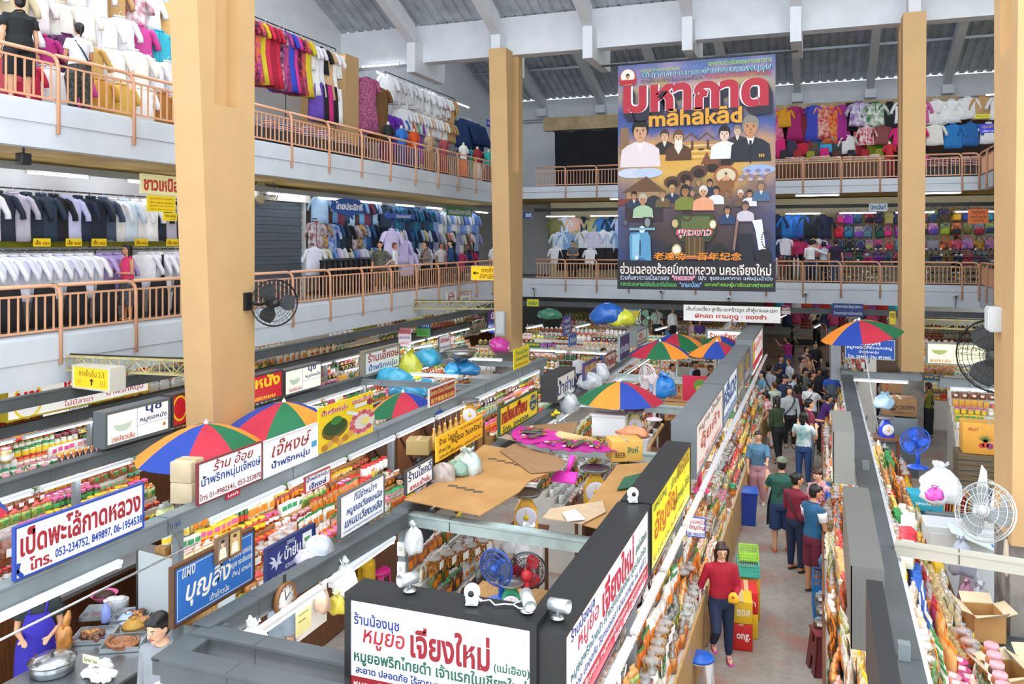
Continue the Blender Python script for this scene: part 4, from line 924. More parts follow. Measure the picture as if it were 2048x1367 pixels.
sign('black framed white sign facing the gallery with red, blue and green lettering',alongX(-3.3,5.34,2.08),1.5,.83,.26,'#eef1f6',[('ร้านน้องนุช',.05,.3,.70,.84,'#1f2f80',.02),('หมูยอ',.1,.33,.53,.70,'#a8202c',.014,.15),('เจียงใหม่',.36,.77,.53,.82,'#8f1424',.03),('(แม่เฮือง)',.79,.965,.53,.63,'#1d5a44',.02),('หมูยอพริกไทยดำ เจ้าแรกในเชียงใหม่',.05,.95,.37,.52,'#1d5a44',.026),('สะอาด ปลอดภัย ไร้สารบอแรกซ์ ผ่านมาตรฐาน อย.',.06,.95,.285,.375,'#1f2f80',.024),('หมูยอเห็ดหอม หมูยอพริกไทยสด หมูยอสาหร่าย',.05,.95,.16,.245,'#f2f2f2',.02)],frame='#1f2022',fw=.05,side=1,emit=.06,shapes=[('r',(.03,.97,.05,.27),'#a01e2a')])
sign('long black framed white and red sign running along the aisle from the near corner',alongY(b_x,5.36,2.1),2.95,.76,.3,'#eef1f6',[('ร้านน้องนุช',.06,.28,.78,.94,'#1f2f80',.012),('หมูยอ',.12,.32,.58,.78,'#c0304a',.008,.1),('เจียงใหม่',.36,.76,.54,.92,'#c0203c',.03),('(แม่เฮือง)',.79,.96,.6,.74,'#1d5a44',.02),('หมูยอพริกไทยดำ เจ้าแรกในเชียงใหม่ สูตรต้นตำรับ',.06,.95,.42,.56,'#1d6a64',.012),('สะอาด ปลอดภัย ไร้สารบอแรกซ์ ผ่านมาตรฐาน อย. เลขที่ 2',.06,.95,.29,.41,'#1f2f80',.012),('หมูยอเห็ดหอม หมูยอพริกไทยสด หมูยอสาหร่าย',.05,.95,.15,.24,'#f2f2f2',.012),('โทร. 081-5310081',.5,.93,.05,.13,'#f2f2f2',.012)],frame='#242526',fw=.035,side=1,emit=.1,shapes=[('r',(.02,.98,.03,.26),'#b42434')])
sign('black framed yellow sign beyond the white and red aisle sign',alongY(b_x,8.42,2.1),2.75,.74,.3,'#f2e018',[('แหนมหมู',.06,.34,.76,.9,'#3a6a3a',.012),('อัญชัญ',.08,.6,.3,.74,'#c05a1e',.02,.1),('เจ้าเก่า',.45,.66,.72,.88,'#3a6a3a',.01),('เกษรชุมชน',.62,.96,.62,.92,'#7a4a1e',.012,.1),('น้ำพริกหนุ่ม ไส้อั่ว',.5,.96,.3,.5,'#2f6a3a',.012),('สด สะอาด อร่อย โทร 053-232027',.06,.8,.08,.22,'#6a5a1a',.012)],frame='#262728',fw=.035,side=1,emit=.15)
pn=[(11.7,3.4,'#eee0d8',[('หมูยอ ป้าเล็ก',.1,.9,.7,.9,'#6a4a44',.01),('อุ้ยคำ',.15,.85,.3,.66,'#b8503a',.02),('โทร 081-2345011',.1,.9,.08,.2,'#c0504a',.01)],'grey box sign with a pinkish panel and brown script, near end of the long box'),(15.2,2.6,'#e6eef4',[('ศรีนวล',.05,.95,.36,.92,'#2a4a8a',.04),('ของฝากเมืองเหนือ',.06,.94,.08,.24,'#2a6ab0',.02)],'grey box sign with a white panel and heavy blue letters'),(17.9,1.6,'#7a7a6a',[('ผลไม้',.1,.9,.1,.3,'#e8d8b0',.02)],'grey box sign with a food picture panel in the middle of the long box'),(19.6,1.6,'#6a5a62',[('ของฝาก',.1,.9,.15,.4,'#e6dce0',.02)],'grey box sign with a darker picture panel at the far end of the long box')]
for y,w,c,tx,l in pn:
 sign(l,alongY(b_x,y,2.2),w,.77,.34,c,tx,frame='#70777a',fw=.045,side=1,emit=.1,shapes=[('e',(.5,.62,.3,.25),'#b8854a'),('e',(.45,.66,.16,.14),'#7a9a4a')]if y>17 else None)
sign('tall grey box sign with a white and red panel beyond the long box',alongY(b_x,22,2.1),4,.9,.42,'#f0e8e2',[('สมุนไพร',.1,.9,.5,.85,'#c0504a',.03)],frame='#7d8486',fw=.06,side=1,emit=.3,shapes=[('r',(.04,.96,.06,.28),'#c02a34'),('r',(.05,.2,.3,.9),'#d9a82a')])
for(x,y,w,z,h,th,c,l)in((.5,23.3,1.6,1.9,1.1,.24,'#8b9092','tall grey metal box sign beside the blue price board, seen end on'),(.42,12.0,1.5,2.25,.7,.24,'#8a8a84','grey metal box sign over the middle of the right stalls, seen end on'),(.46,7.1,2.3,2.28,.66,.22,'#6c6a66','long grey box sign in the right stalls with a pale end plate'),(.43,5.1,1.75,2.28,.66,.09,'#2c2c2e','thin black sign slab nearest in the right stalls')):
 sign(l,alongY(x,y,z),w,h,th,'#e6dfd6',[],frame=c,fw=.035,side=1,emit=.1)
sgX("small white price board with a phone number hung over the near aisle goods",11.2,1373,1411,1071,1031,.012,'#f2f2f2',[('ขนมหม้อ',.14,.95,.66,.92,'#b85a5a',.015),('อัญชัญ',.14,.95,.34,.62,'#b85a5a',.02),('081-9820277',.08,.95,.06,.22,BLU,.02)],frame='#34489a',fw=.01)
bb=sgY('dark blue board with a white bird emblem fixed to a white cabinet',-5.75,533,630,1176,1098,.03,'#28367a',[('แหนม',.4,.55,.82,.93,'#c8d2e6',.015),('ป้าย่น',.34,.68,.45,.82,'#e2e6ee',.03),('ความเข้มข้นทาง',.36,.78,.22,.38,'#d6dcea',.012),('เชียงใหม่',.08,.3,.08,.2,'#c8d2e6',.01,.2)],frame='#1e2a60',fw=.02,shapes=[('p',[(.2,.5),(.14,.68),(.06,.74),(.13,.6),(.04,.62),(.12,.5),(.08,.42),(.16,.44),(.18,.3),(.22,.44),(.3,.42),(.26,.52),(.32,.66),(.24,.6),(.26,.78),(.21,.7)],'#c8d0dc'),('r',(.72,.92,.5,.88),'#eef0ee'),('p',[(.75,.74),(.89,.74),(.86,.62),(.78,.62)],'#4a9a5a')])
sgY('tiny red sticker with white lettering on the umbrella rail',XD+.1,452,480,1000,988,.008,'#c01f38',[("Levi's",.12,.88,.3,.85,'#f4f0f0',.02)],name='sticker',cat='sticker')
sgY('small stall number painted on the umbrella rail',XD+.1,343,362,1058,1046,.006,'#7d8688',[('1/65',.05,.95,.1,.9,'#2c3f7a',.015)],name='number_plate',cat='number')
# stepped display counters and the goods on them
m_lam=M('#d9d6cc',.5,var=.05);m_wood=M('#7a4a26',.5,c2='#5c3419',scale=3,stretch=(1,12,1));m_wood2=M('#b48a52',.55,c2='#9a7040',scale=4,stretch=(10,1,1))
def stand(label,x0,s,y0,y1,steps,mat=m_lam,dirx=1,group=None,fm=m_wood):
 """stair-shaped counter along Y; s lists (offset, top)"""
 t=thing('display_counter',label,'counter',group=group)
 b=MB()
 for i,(o,z)in enumerate(steps):
  a=x0+dirx*(o-.085);c=x0+dirx*((steps[i+1][0]-.085)if i+1<len(steps)else o+.085)
  b.box(min(a,c),max(a,c),y0,y1,.0,z-.004)
 b.build('step_body',mat,t)
 o,z=steps[-1];c=x0+dirx*(o+.085)
 b=MB();b.box(min(c,c+dirx*.03),max(c,c+dirx*.03),y0,y1,.02,z+.05);b.build('front_board',fm,t)
 return t
def ladder(n,o0,do,z0,z1):return[(o0+do*i,z0+(z1-z0)*i/(n-1))for i in range(n)]
MIX_A=[('bag','snack'),('bag','snack'),('ring','snack'),('pouch','snack'),('bag','white'),('bag','snack'),('tray','snack'),('pouch','white'),('pouch','green'),('ring','snack'),('tub','red'),('box','box'),('jar','snack')]
MIX_N=[('bag','snack'),('ring','snack'),('bag','snack'),('tray','snack'),('pouch','snack'),('ring','snack'),('pouch','white'),('bag','snack'),('pouch','snack'),('bag','green')]
MIX_D=[('pouch','snack'),('bag','dark'),('jar','snack'),('bag','green'),('tub','red'),('box','box'),('bag','snack'),('jar','red'),('tub','snack'),('pouch','red'),('bottle','bottle')]
MIX_E=[('jar','snack'),('tub','red'),('bag','dark'),('jar','dark'),('bag','green'),('bottle','bottle'),('tub','dark'),('pouch','dark'),('box','box')]
MIX_F=[('jar','snack'),('jar','white'),('bottle','bottle'),('box','box'),('jar','green'),('tub','dark'),('bag','dark')]
MIX_FAR=[('bag','white'),('bag','snack'),('bag','green'),('box','box'),('tray','snack'),('pouch','green'),('jar','snack'),('bottle','bottle'),('tub','red'),('pouch','white'),('bag','dark')]
MIX_NUT=[('bag','white'),('bag','dark'),('bag','white'),('bag','dark')]
FX=PI/2
L=ladder(8,0,.115,1.62,.78)
for y0,y1,w in((5.5,8.3,'under the white and red aisle sign'),(8.4,11.2,'under the yellow aisle sign'),(11.5,14.8,'under the pinkish aisle panel'),(15,18.4,'under the blue lettered aisle panel'),(18.6,22,'under the far aisle picture panels'),(22.3,26,'under the farthest aisle sign')):
 stand('stepped counter of snack bags '+w,-2.35,0,y0,y1,L,fm=M('#b8955c',.5,var=.1))
 fill((-2.35,y0),(-2.35,y1),L,MIX_N if y0<12 else MIX_A,w,.9,FX,.02,int(y0*10),1.25 if y0<9 else 1.1 if y0<12 else 1.0)
L=ladder(5,0,.12,1.62,1.0)
for y0,y1,w in((4.4,7.2,'on the aisle side of the near right stall'),(7.4,11,'on the aisle side of the middle right stall'),(11.2,16,'on the aisle side by the crowd at right'),(16.2,22,'on the far aisle side at right')):
 stand('stepped counter '+w,.62,0,y0,y1,L,dirx=-1)
 fill((.62,y1),(.62,y0),L,MIX_N+[('box','box'),('pouch','green')],w,.9,-FX,.02,int(y0*7)+3,1.25 if y0<8 else 1.1)
L=ladder(6,0,.14,1.5,.95)
for y0,y1,w in((4.4,7.4,'in the near right stall by the yellow tubs'),(7.6,10.5,'in the right stall behind the pale cross rail'),(10.7,14.5,'in the right stall beside the blue scale'),(14.7,18.5,'in the far right stall by the brown cartons')):
 stand('stepped inner counter '+w,.8,0,y0,y1,L)
 fill((.8,y0),(.8,y1),L,MIX_A+[('box','box'),('pouch','box'),('pouch','box'),('bag','snack')],w,.9,FX,.02,int(y0*5),1.4 if y0<8 else 1.25)
L=ladder(8,0,.15,1.8,1.02)
for y0,y1,w in((7.95,9.9,'under the rail left of the phone number board'),(9.9,12.8,'under the script and food boards'),(16.8,21.2,'on the far umbrella rail counter')):
 stand('stepped counter of preserves '+w,-7.5,0,y0,y1,L,m_wood2)
 fill((-7.5,y0),(-7.5,y1),L,MIX_D,w,.93,FX,.02,int(y0*11),1.0)
for y0,y1,w in((6.4,10.4,'below the lit bowl board at left'),(12,16.6,'below the red and white lit boards'),(16.9,22.6,'beyond the framed red and blue board')):
 stand('stepped counter of jars and tubs '+w,-10.4,0,y0,y1,L)
 fill((-10.4,y0),(-10.4,y1),L,MIX_E,w,.93,FX,.02,int(y0*13),1.0)
for y0,y1,w in((9,14,'under the long red lettered board'),(14.2,21,'under the left gallery behind the column'),(21.2,30,'at the far end below the left gallery')):
 stand('stepped counter '+w,-13.45,0,y0,y1,L)
 fill((-13.45,y0),(-13.45,y1),L,MIX_F if y0<20 else MIX_FAR,w,1,FX,.02,int(y0*17),1.12)
L=ladder(7,0,.16,1.5,.95)
for y0,y1,w in((8.9,10.6,'behind the black framed white sign'),(13.2,16,'under the magenta fan stall'),(16.4,19.6,'below the single big umbrella'),(20,24.5,'below the three far umbrellas')):
 stand('stepped counter '+w,-4.7,0,y0,y1,L)
 fill((-4.7,y0),(-4.7,y1),L,[('bag','dark'),('bag','snack'),('pouch','dark'),('bag','white'),('ring','snack'),('tray','dark'),('pouch','green')],w,.98,FX,.03,int(y0*19),1.1)
for y0,x0,x1,w in((25.6,-11.8,-9.9,'left of the far left column'),(24.6,-8.8,-7.6,'right of the far left column'),(27.6,-11.6,-8.6,'behind the far left column'),(30.2,-11.5,-4.8,'far behind the left column'),(32.6,-11.5,-2.6,'below the back gallery at left'),(36,-11,-3.5,'deep below the back gallery at left'),(28.5,2.9,7.5,'right of the far right column'),(33,3,8,'deep behind the far right column'),(23.3,3,7.4,'behind the lit cream bowl board'),(39.5,3.2,8,'along the far end wall'),(39.8,-12,-3.2,'along the far end wall at left')):
 LL=ladder(7,0,.2,1.8,.85);t=thing('display_counter','stepped counter '+w,'counter');b=MB()
 for o,z in LL:b.box(x0,x1,y0-o-.1,y0-o+.1,0,z-.004)
 b.build('step_body',m_lam,t)
 fill((x0,y0),(x1,y0),LL,MIX_FAR,w,1.05,0,.03,int(y0*23),1.05)
for xs,dirx,y0,y1,w in((-3.0,1,26.3,33,'on the far left wall of the aisle'),(1.4,-1,25.4,33,'on the far right wall of the aisle')):
 LL=ladder(12,0,.085,2.45,.5);stand('tall stepped stall wall '+w,xs,0,y0,y1,LL,m_lam,dirx)
 if dirx>0:fill((xs,y0),(xs,y1),LL,MIX_NUT,w,1.05,FX,.03,77,1.25)
 else:fill((xs,y1),(xs,y0),LL,MIX_NUT,w,1.05,-FX,.03,78,1.25)
L=ladder(8,0,.16,2.5,1.1)
for y0,y1,w in((8,18,'along the left ground wall'),(18.2,38,'along the far left ground wall')):
 stand('tall stepped shelf '+w,-16.4,0,y0,y1,L);fill((-16.4,y0),(-16.4,y1),L,MIX_FAR,w,1.3,FX,.03,int(y0),1.5)
L=ladder(6,0,.17,1.15,.9);stand('low counter between the wall clock rail and the near sign',-4.35,0,5.9,8.2,L);fill((-4.35,5.9),(-4.35,8.2),L,MIX_A+[('bag','dark'),('jar','red')],'behind the near cross rails',.9,FX,.03,55,1.2)
def goods_row(kind,p0,p1,n,pal,label,group,rz=0,s=1,lid=None,lab=None,tilt=0):
 p0=Vector(p0);p1=Vector(p1)
 for i in range(n):
  p=p0+(p1-p0)*((i+.5)/n);good(kind,p,rz+R.uniform(-.2,.2),(R.choice(pal),lid,lab),s*R.uniform(.95,1.05),label,group,tilt)
goods_row('sack',(-7.62,8.0,1.95),(-7.62,12.6,1.95),14,C_GREEN+C_DARK,'big clear bag of dried leaves on the top shelf behind the phone number boards','big bags on the shelf behind the phone number boards',FX,.8)
goods_row('sack',(-9.4,6.3,1.55),(-9.4,9.2,1.55),9,C_DARK,'big bag of dark dried goods just above the white duck shop board','big bags above the duck shop board',FX,.95)
goods_row('ring',(-6.75,8.0,1.3),(-6.75,9.6,1.3),8,[M('#c98f3e',.4,var=.25,scale=20)],'clear bag of thin golden twists standing at the left end of the umbrella rail counter','bags of golden twists at the left counter end',FX,1.5)
goods_row('jar',(-13.0,8.6,1.75),(-13.0,10.4,1.75),6,C_SNACK,'large pink lidded jar of pale pickles in the upper row at the left edge','large pink lidded jars at the left edge',FX,1.7,C_LID[0])
goods_row('jar',(-12.6,8.6,1.45),(-12.6,10.8,1.45),9,C_WHITE+C_SNACK,'pink lidded jar of pale pickles in the lower row at the left edge','pink lidded jars in the lower row at the left edge',FX,1.4,C_LID[0])
goods_row('bottle',(-12.6,10.9,1.45),(-12.6,12.4,1.45),12,[C_BOT[0]],'dark sauce bottle with white cap beside the pink lidded jars','dark sauce bottles by the jars',FX,1.25)
goods_row('tub',(-6.62,9.8,1.25),(-6.62,12.0,1.25),14,C_RED,'tub with a bright pink or green lid beside the hanging yellow packet','bright lidded tubs on the umbrella rail counter',FX,1.3,C_LID[5])
goods_row('jar',(-7.1,12.0,1.6),(-7.1,12.8,1.6),6,C_WHITE,'white tub with a red lid stacked below the food poster','white red lidded tubs below the food poster',FX,1.2,C_LID[2])
for k in range(4):good('disc',(-1.75,6.9+.07*k,.95),FX+.6,None,1.15,'pack of round green rice crackers leaning at the near aisle counter','round green rice crackers at the near aisle',0)
for k in range(3):good('disc',(.42,5.4+.09*k,1.1),-FX,None,1.1,'pack of round green rice crackers leaning at the near right stall','round green rice crackers at the right stall',0)
for k in range(3):good('disc',(-9.2,15.4+.09*k,1.5),FX,None,1.1,'pack of round rice crackers standing behind the food poster','round rice crackers behind the food poster',0)
goods_row('ring',(-1.6,5.7,.85),(-1.6,6.8,.85),7,[M('#a8642a',.4,var=.25,scale=20)],'clear bag of brown fried twists in front at the near left aisle counter','bags of brown twists at the near aisle counter',FX,1.5)
goods_row('sack',(-1.62,7.3,.85),(-1.62,8.6,.85),5,C_SNACK,'big tied bag of fried snacks beside the green cracker packs','big fried snack bags by the green crackers',FX,.8)
goods_row('sack',(1.35,5.6,1.0),(1.35,8.4,1.0),8,C_SNACK,'large bag of nuts and crackers on the near right inner counter','large bags on the near right inner counter',FX,.95)
goods_row('jar',(1.55,8.2,1.25),(1.62,9.6,1.25),7,C_DARK,'jar with a pink lid in the line beside the grey wall fan','pink lidded jars beside the grey wall fan',FX,1.4,C_LID[0])
YT=[M('#f0d81c',.35,var=.08)]
for k in range(3):
 goods_row('jar',(1.5,5.9,1.0+.19*k),(1.62,7.0,1.0+.19*k),5,YT,'bright yellow plastic tub in the stacks of the near right stall','stacked yellow tubs in the near right stall',FX,1.25,M('#e8d9a8',.4))
goods_row('bottle',(1.9,6.6,1.02),(2.0,7.4,1.02),3,[M('#bcd6e6',.1,alpha=.5,coat=.6)],'clear water bottle with a blue cap beside the yellow tubs','water bottles beside the yellow tubs',0,1.3,M('#2a72c8',.4))
goods_row('ring',(-4.4,8.95,1.45),(-4.0,9.9,1.45),5,[M('#b9772f',.4,var=.25,scale=20)],'bag of curled crackers beside the two white sockets','bags of curled crackers by the sockets',FX,1.4)
goods_row('box',(1.0,11.2,1.5),(1.15,12.6,1.5),6,[M('#dfe8d2',.5),M('#c8303a',.5)],'boxed sweets with a yellow price tag below the blue scale','boxed sweets below the blue scale',FX,1.9,lab=m_laby)
flush_goods()
# clothes shops on the galleries
def rod(label,p0,p1,legs=True,r=.018,floor=None):
 t=thing('clothes_rail',label,'clothes rail');b=MB();b.tube([p0,p1],r,6);b.build('bar',m_dark,t)
 if floor is not None:
  p0=Vector(p0);p1=Vector(p1);n=max(1,int((p1-p0).length/2.2))
  for i in range(n+1):
   p=p0+(p1-p0)*i/n;b=MB();b.tube([p,(p.x,p.y,floor)],r*.8,6);b.build('upright',m_dark,t)
def cyc(*it):return list(it)
W_,N_,K_='#f2f2f4','#232b3d','#1a1a1e'
w='on the top rail of the lower left shop beside the near column'
rod('long clothes rail of school shirts in the lower left shop',(-14,7.5,6.5),(-14,15.6,6.5),floor=F2)
cols=['#cfe0f0',W_,'#f4f4f8',N_,'#b9b4c4','#26303f','#27364a','#20222a','#c9cdf0','#28344e','#1e2638','#4a5a74','#f0f0f6']
for i,c in enumerate(cols*2):
 if i<20:garment('shirt',(-13.98+R.uniform(-.03,.03),10.0+i*.29,6.4),c,w,PI/2+R.uniform(-.5,-.2),s=1.25)
rod('lower clothes rail of white school shirts in the lower left shop',(-13.7,7.5,5.35),(-13.7,15.4,5.35),floor=F2)
for i in range(26):
 c=['#f3f4f8','#eef0fa','#f6f6f8','#e4e4f4'][i%4]if not 15<=i<=17 else '#b9a6dc'
 if i in(18,19):continue
 garment('shirt',(-13.7,9.3+i*.235,5.25),c,'in the lower row of white school shirts at left',PI/2-.75+R.uniform(-.1,.1),s=1.2)
for i in range(9):
 garment('skirt',(-13.35,9.2+i*.7,4.72),K_,'below the row of white school shirts at left',PI/2-.3,s=1.05)
for y in(14.3,15.0):
 t=thing('necktie','dark necktie on a white shirt %s at the lower left shop'%('nearer the column' if y>14.5 else 'farther from the column'),'necktie');b=MB()
 b.prism([(-.02,0),(.02,0),(.045,-.5),(0,-.58),(-.045,-.5)],-.006,.006,X=face_frame((-13.42,y,5.2),(.3,1,0)));b.build('blade',M(K_,.6),t)
 b=MB();b.prism([(-.03,.03),(.03,.03),(.02,-.02),(-.02,-.02)],-.012,.012,X=face_frame((-13.42,y,5.2),(.3,1,0)));b.build('knot',M(K_,.6),t)
garment('shirt',(-12.9,8.9,5.7),'#c8c4ee','hanging in front at the left edge',PI/2-.5,s=1.35)
garment('skirt',(-12.9,8.9,4.8),K_,'hanging in front at the left edge',PI/2-.5,s=1.2)
for i,y in enumerate((10.1,11.2,11.9,12.5,13.6,14.5,15.2)):
 sign('small yellow price tag over the school shirt row, number %s from the left edge'%['first','second','third','fourth','fifth','sixth','seventh'][i],alongY(-13.5,y,5.42),.36,.15,.01,'#f2d21e',[('เสื้อ ๑๘๐',.08,.92,.2,.8,'#8a3a1e',.02)],name='price_tag',cat='price tag')
t=thing('cloth_valance','yellow green cloth strip hanging between the two school shirt rows','cloth');b=MB()
b.loft([[(-14.25+.02*math.sin(y*9),y,z)for y in[9+.3*i for i in range(24)]]for z in(5.75,5.58,5.4)],closed=False,caps=False);b.build('strip',M('#a8a81e',.6,var=.1),t)
sgY('cream board with red shop lettering beside the near column',-12.7,282,360,386,346,.04,'#f6f0b4',[('ชาวเหนือ',.06,.96,.16,.86,'#c8402e',.04)])
sgY('yellow board listing goods in small red lettering below the cream board',-12.7,295,351,422,389,.02,'#f4d81e',[('ชุดนักเรียน ชุดพละ',.08,.92,.72,.86,'#b8501e',.005),('เสื้อ กางเกง กระโปรง',.08,.92,.5,.64,'#b8501e',.005),('ชุดนักศึกษา ทุกแบบ',.08,.92,.28,.42,'#b8501e',.005),('ปลีก-ส่ง ราคาถูก',.08,.92,.08,.2,'#b8501e',.005)])
sgY('smallest yellow board hanging right below the yellow goods board',-12.7,327,354,441,425,.02,'#f2d41e',[('VIPAVAREE',.1,.9,.45,.75,'#7a4a1e',.01),('Design',.5,.9,.12,.32,'#7a4a1e',.005)])
t=thing('roller_shutter','grey closed roller shutter beside the near column on the lower left gallery','shutter');b=MB()
for k in range(26):b.box(-14.32,-14.28+.02*(k%2),17.4,20.7,F2+.11*k,F2+.11*(k+1)-.006)
b.build('curtain',M('#5c6872',.45,metal=.3,var=.06),t)
b=MB();b.box(-14.45,-14.1,17.2,20.9,6.65,7.0);b.build('housing',M('#c9c9bc',.5),t)
b=MB();b.box(-14.36,-14.2,20.7,20.82,F2,6.75);b.build('guide',M('#b9bab4',.5),t)
where='in the lower left gallery shop of plaid shirts'
for z,yr,its in((6.9,(21.2,24.6),cyc(('shirt','#a8c8e4',None),('shirt','#4a3a34',None),('shirt','#6aa8d8',None),('shirt','#7a3a50',None),('shirt','#2a4a66',None))),(6.1,(21.0,24.8),cyc(('shirt','#cfd4dc','#8a4a4a'),('shirt','#d8b060','#4a4a6a'),('shirt','#3a6ac0','#c8d4e4'),('shirt','#2f5a88',None),('shirt','#22344a',None),('shirt','#202228',None))),(5.35,(20.9,24.8),cyc(('shirt','#e8e8f4',None),('shirt','#d8d4b8',None),('shirt','#6a9ad4',None),('blouse','#c8c0e8',None)))):
 rod('clothes rail '+where+(' high up' if z>6.5 else ' low' if z<5.5 else ''),(-14.1,yr[0],z+.1),(-14.1,yr[1],z+.1))
 rackrow((-14.1,yr[0]),(-14.1,yr[1]),z,its,where,PI/2-.4,.3,1.2)
for i in range(9):garment('trousers',(-13.6,20.9+i*.3,4.95),K_,'on the low rack beside the shutter',PI/2-.5)
rod('low rack of dark trousers beside the shutter',(-13.6,20.8,5.0),(-13.6,23.5,5.0),floor=F2)
for y,z,c in((24.2,5.9,'#d4cbf0'),(24.9,5.6,'#c9bfe8'),(25.3,5.2,'#cfc6ee')):garment('blouse',(-13.2,y,z),c,'hanging in front of the plaid shirt shop',PI/2-.4,s=1.4)
where='in the lower left gallery shop behind the walking women'
for z,its in((6.75,cyc(('shirt','#1e3048',None),('shirt','#26466a',None),('shirt','#1f6a8a',None),('shirt','#2a5a84',None))),(6.0,cyc(('shirt','#1f3350',None),('shirt','#9cc4ec',None),('shirt','#d8c890',None),('shirt','#cfd6f4',None),('shirt','#2a3a66',None),('shirt','#1f6f94',None))),(5.3,cyc(('shirt','#e6e6f4',None),('shirt','#f0f0f6',None),('shirt','#dfe4f8',None)))):
 rackrow((-14.1,25.2),(-14.1,28.8),z,its,where,PI/2-.4,.3,1.25)
where='in the far lower left gallery shop by the green board'
for z,its in((6.7,cyc(('shirt','#8aa8e0',None),('shirt','#e4e8ec',None),('shirt','#b8c4c0',None),('shirt','#6a8ad0',None))),(5.9,cyc(('shirt','#9aa0c8',None),('shirt','#d8d8d8',None),('longsleeve','#6a6a50',None),('blouse','#d88a84',None),('blouse','#e0e0e0',None),('trousers','#24262a',None))),(5.1,cyc(('trousers','#1e2a44',None),('shirt','#2a4a7a',None),('skirt','#1c2230',None),('blouse','#c83a6a',None)))):
 rackrow((-14.1,29),(-14.1,33.4),z,its,where,PI/2-.4,.32,1.25)
sp=sgY('blue oval speech bubble sign with white lettering on the lower left gallery',-12.9,664,732,427,395,.05,'#1d4f9c',[('ไทยประสิทธิ์',.1,.9,.3,.8,WHT,.03)],outline=[(.5+.5*math.cos(a*PI/12),.5+.55*math.sin(a*PI/12))for a in range(19)]+[(.52,-.05),(.62,-.3),(.6,-.03)]+[(.5+.5*math.cos(a*PI/12),.5+.55*math.sin(a*PI/12))for a in range(20,24)])
sgY('blue arrow shaped sign with small white lettering',-12.9,776,830,437,424,.03,'#1f57b4',[('ไทยประสิทธิ์',.28,.82,.25,.8,WHT,.02)],outline=[(-.12,.5),(.04,-.2),(.04,.1),(1,.1),(1,.9),(.04,.9),(.04,1.2)])
sgY('green board with white lettering near the far left column on the gallery',-12.9,894,944,430,412,.03,'#1f7a3c',[('ธรรมนิยมการค้า',.06,.94,.2,.85,WHT,.015)])
sgX('small blue sign edge right of the far left column',34.4,1046,1064,437,424,.04,'#1d4f9c',[('สิทธิ์',.3,.9,.25,.85,WHT,.03)])
where='on the upper left shop wall behind the walking couple'
for z,its in((11.2,cyc(('shirt','#e9e4e6',None),('shirt','#c9a06a',None),('blouse','#ece8ea','#a84a5a'),('blouse','#f0eef0',None),('shirt','#d4a868',None),('blouse','#e0b898',None),('blouse','#f4f2f4',None))),(10.35,cyc(('blouse','#d24a9a',None),('blouse','#3ab4c8',None),('blouse','#f2ede2',None),('shirt','#cfc0a0',None),('blouse','#ece6e6',None),('blouse','#e9e4dc',None),('blouse','#f4f0e6',None),('shirt','#f0eef2',None),('blouse','#e8e6ea',None))),(9.6,cyc(('blouse','#f2efe6',None),('shirt','#ece8e0',None),('blouse','#ecebf0',None),('blouse','#e6e4ea',None),('blouse','#b02a7a',None),('blouse','#2a2a4a','#6a2a5a'),('shirt','#c8a05a',None)))):
 rackrow((-14.4+.25*(10.4-z)/.8,9.5),(-14.4+.25*(10.4-z)/.8,16),z,its,where,PI/2-.45,.52,1.35,.05,.1)
t=thing('display_table','long table of folded cloth on the upper left gallery near the couple','table');b=MB();b.box(-14.2,-13.5,9,16,F3+.55,F3+.75);b.build('top',m_wood2,t)
for y in(9.2,12,15.8):
 for x in(-14.1,-13.6):b=MB();b.box(x-.03,x+.03,y-.03,y+.03,F3,F3+.55);b.build('leg',m_wood2,t)
def piles(x0,x1,y0,y1,z,n,cols,where,hmax=5):
 for i in range(n):
  x,y=R.uniform(x0,x1),y0+(y1-y0)*(i+.5)/n
  for k in range(R.randint(2,hmax)):
   c=R.choice(cols);garment('fold',(x+R.uniform(-.02,.02),y,z+.055*k),c,where,R.uniform(-.2,.2)+PI/2,R.choice(cols+['#e8e0d0']),extra='')
piles(-14.0,-13.7,9.3,15.8,F3+.78,15,['#e8e2d4','#c84a6a','#d8c8a8','#4a7ab0','#b04a5a','#e0d8d0'],'piled on the long table of the upper left gallery',6)
where='hanging below the upper left table'
for i,c in enumerate(['#e05a6a','#c82a4a','#f0eef0','#d84a9a','#c8943e','#d8b050','#f2f0ee','#a8702e','#a82a3a','#2a3a4a'][:10]):garment('blouse',(-13.4,10.4+i*.55,8.72),c,where,PI/2-.3,s=1.15)
rod('high clothes rail of bright silk dresses on the upper left gallery',(-14,17.0,11.45),(-14,22.1,11.45),floor=F3)
where='on the high rail of bright dresses, upper left gallery'
cs=[('#c8508a','#7a2a6a'),('#2a4ac0',None),('#e0389a',None),('#1e1e2e','#c83a5a'),('#e86a2a','#8a2a8a'),('#d8c02a',None),('#d02a4a',None),('#b0203a',None),('#c81f3c',None),('#1e2244','#e8a8c0')]
for i in range(16):c,c2=cs[i%10];garment('dress',(-14+R.uniform(-.05,.05),17.1+i*.21,11.35),c,where,PI/2-.6+R.uniform(-.2,.2),c2,1.45,16)
for i,c in enumerate(['#f0eef2','#f2f0f0','#e6e4ea','#1c1c22','#d8b080','#f4f2f0','#f0ece8']):garment('dress' if i%3 else 'blouse',(-14,20.5+i*.24,11.3),c,where,PI/2-.6,s=1.3)
for i,c in enumerate(['#6a4ab0','#1c1c24','#d02a7a','#1c1c24','#f0f0f0']):garment('sarong',(-13.9,20.9+i*.26,10.2),c,where,PI/2-.5,s=1.2)
piles(-13.6,-13.2,17.2,22.2,F3+.55,14,['#4a6ab0','#c84a8a','#2a2a3a','#d86a3a','#5aa0c0','#7a3a6a'],'piled behind the upper left railing past the near column',5)
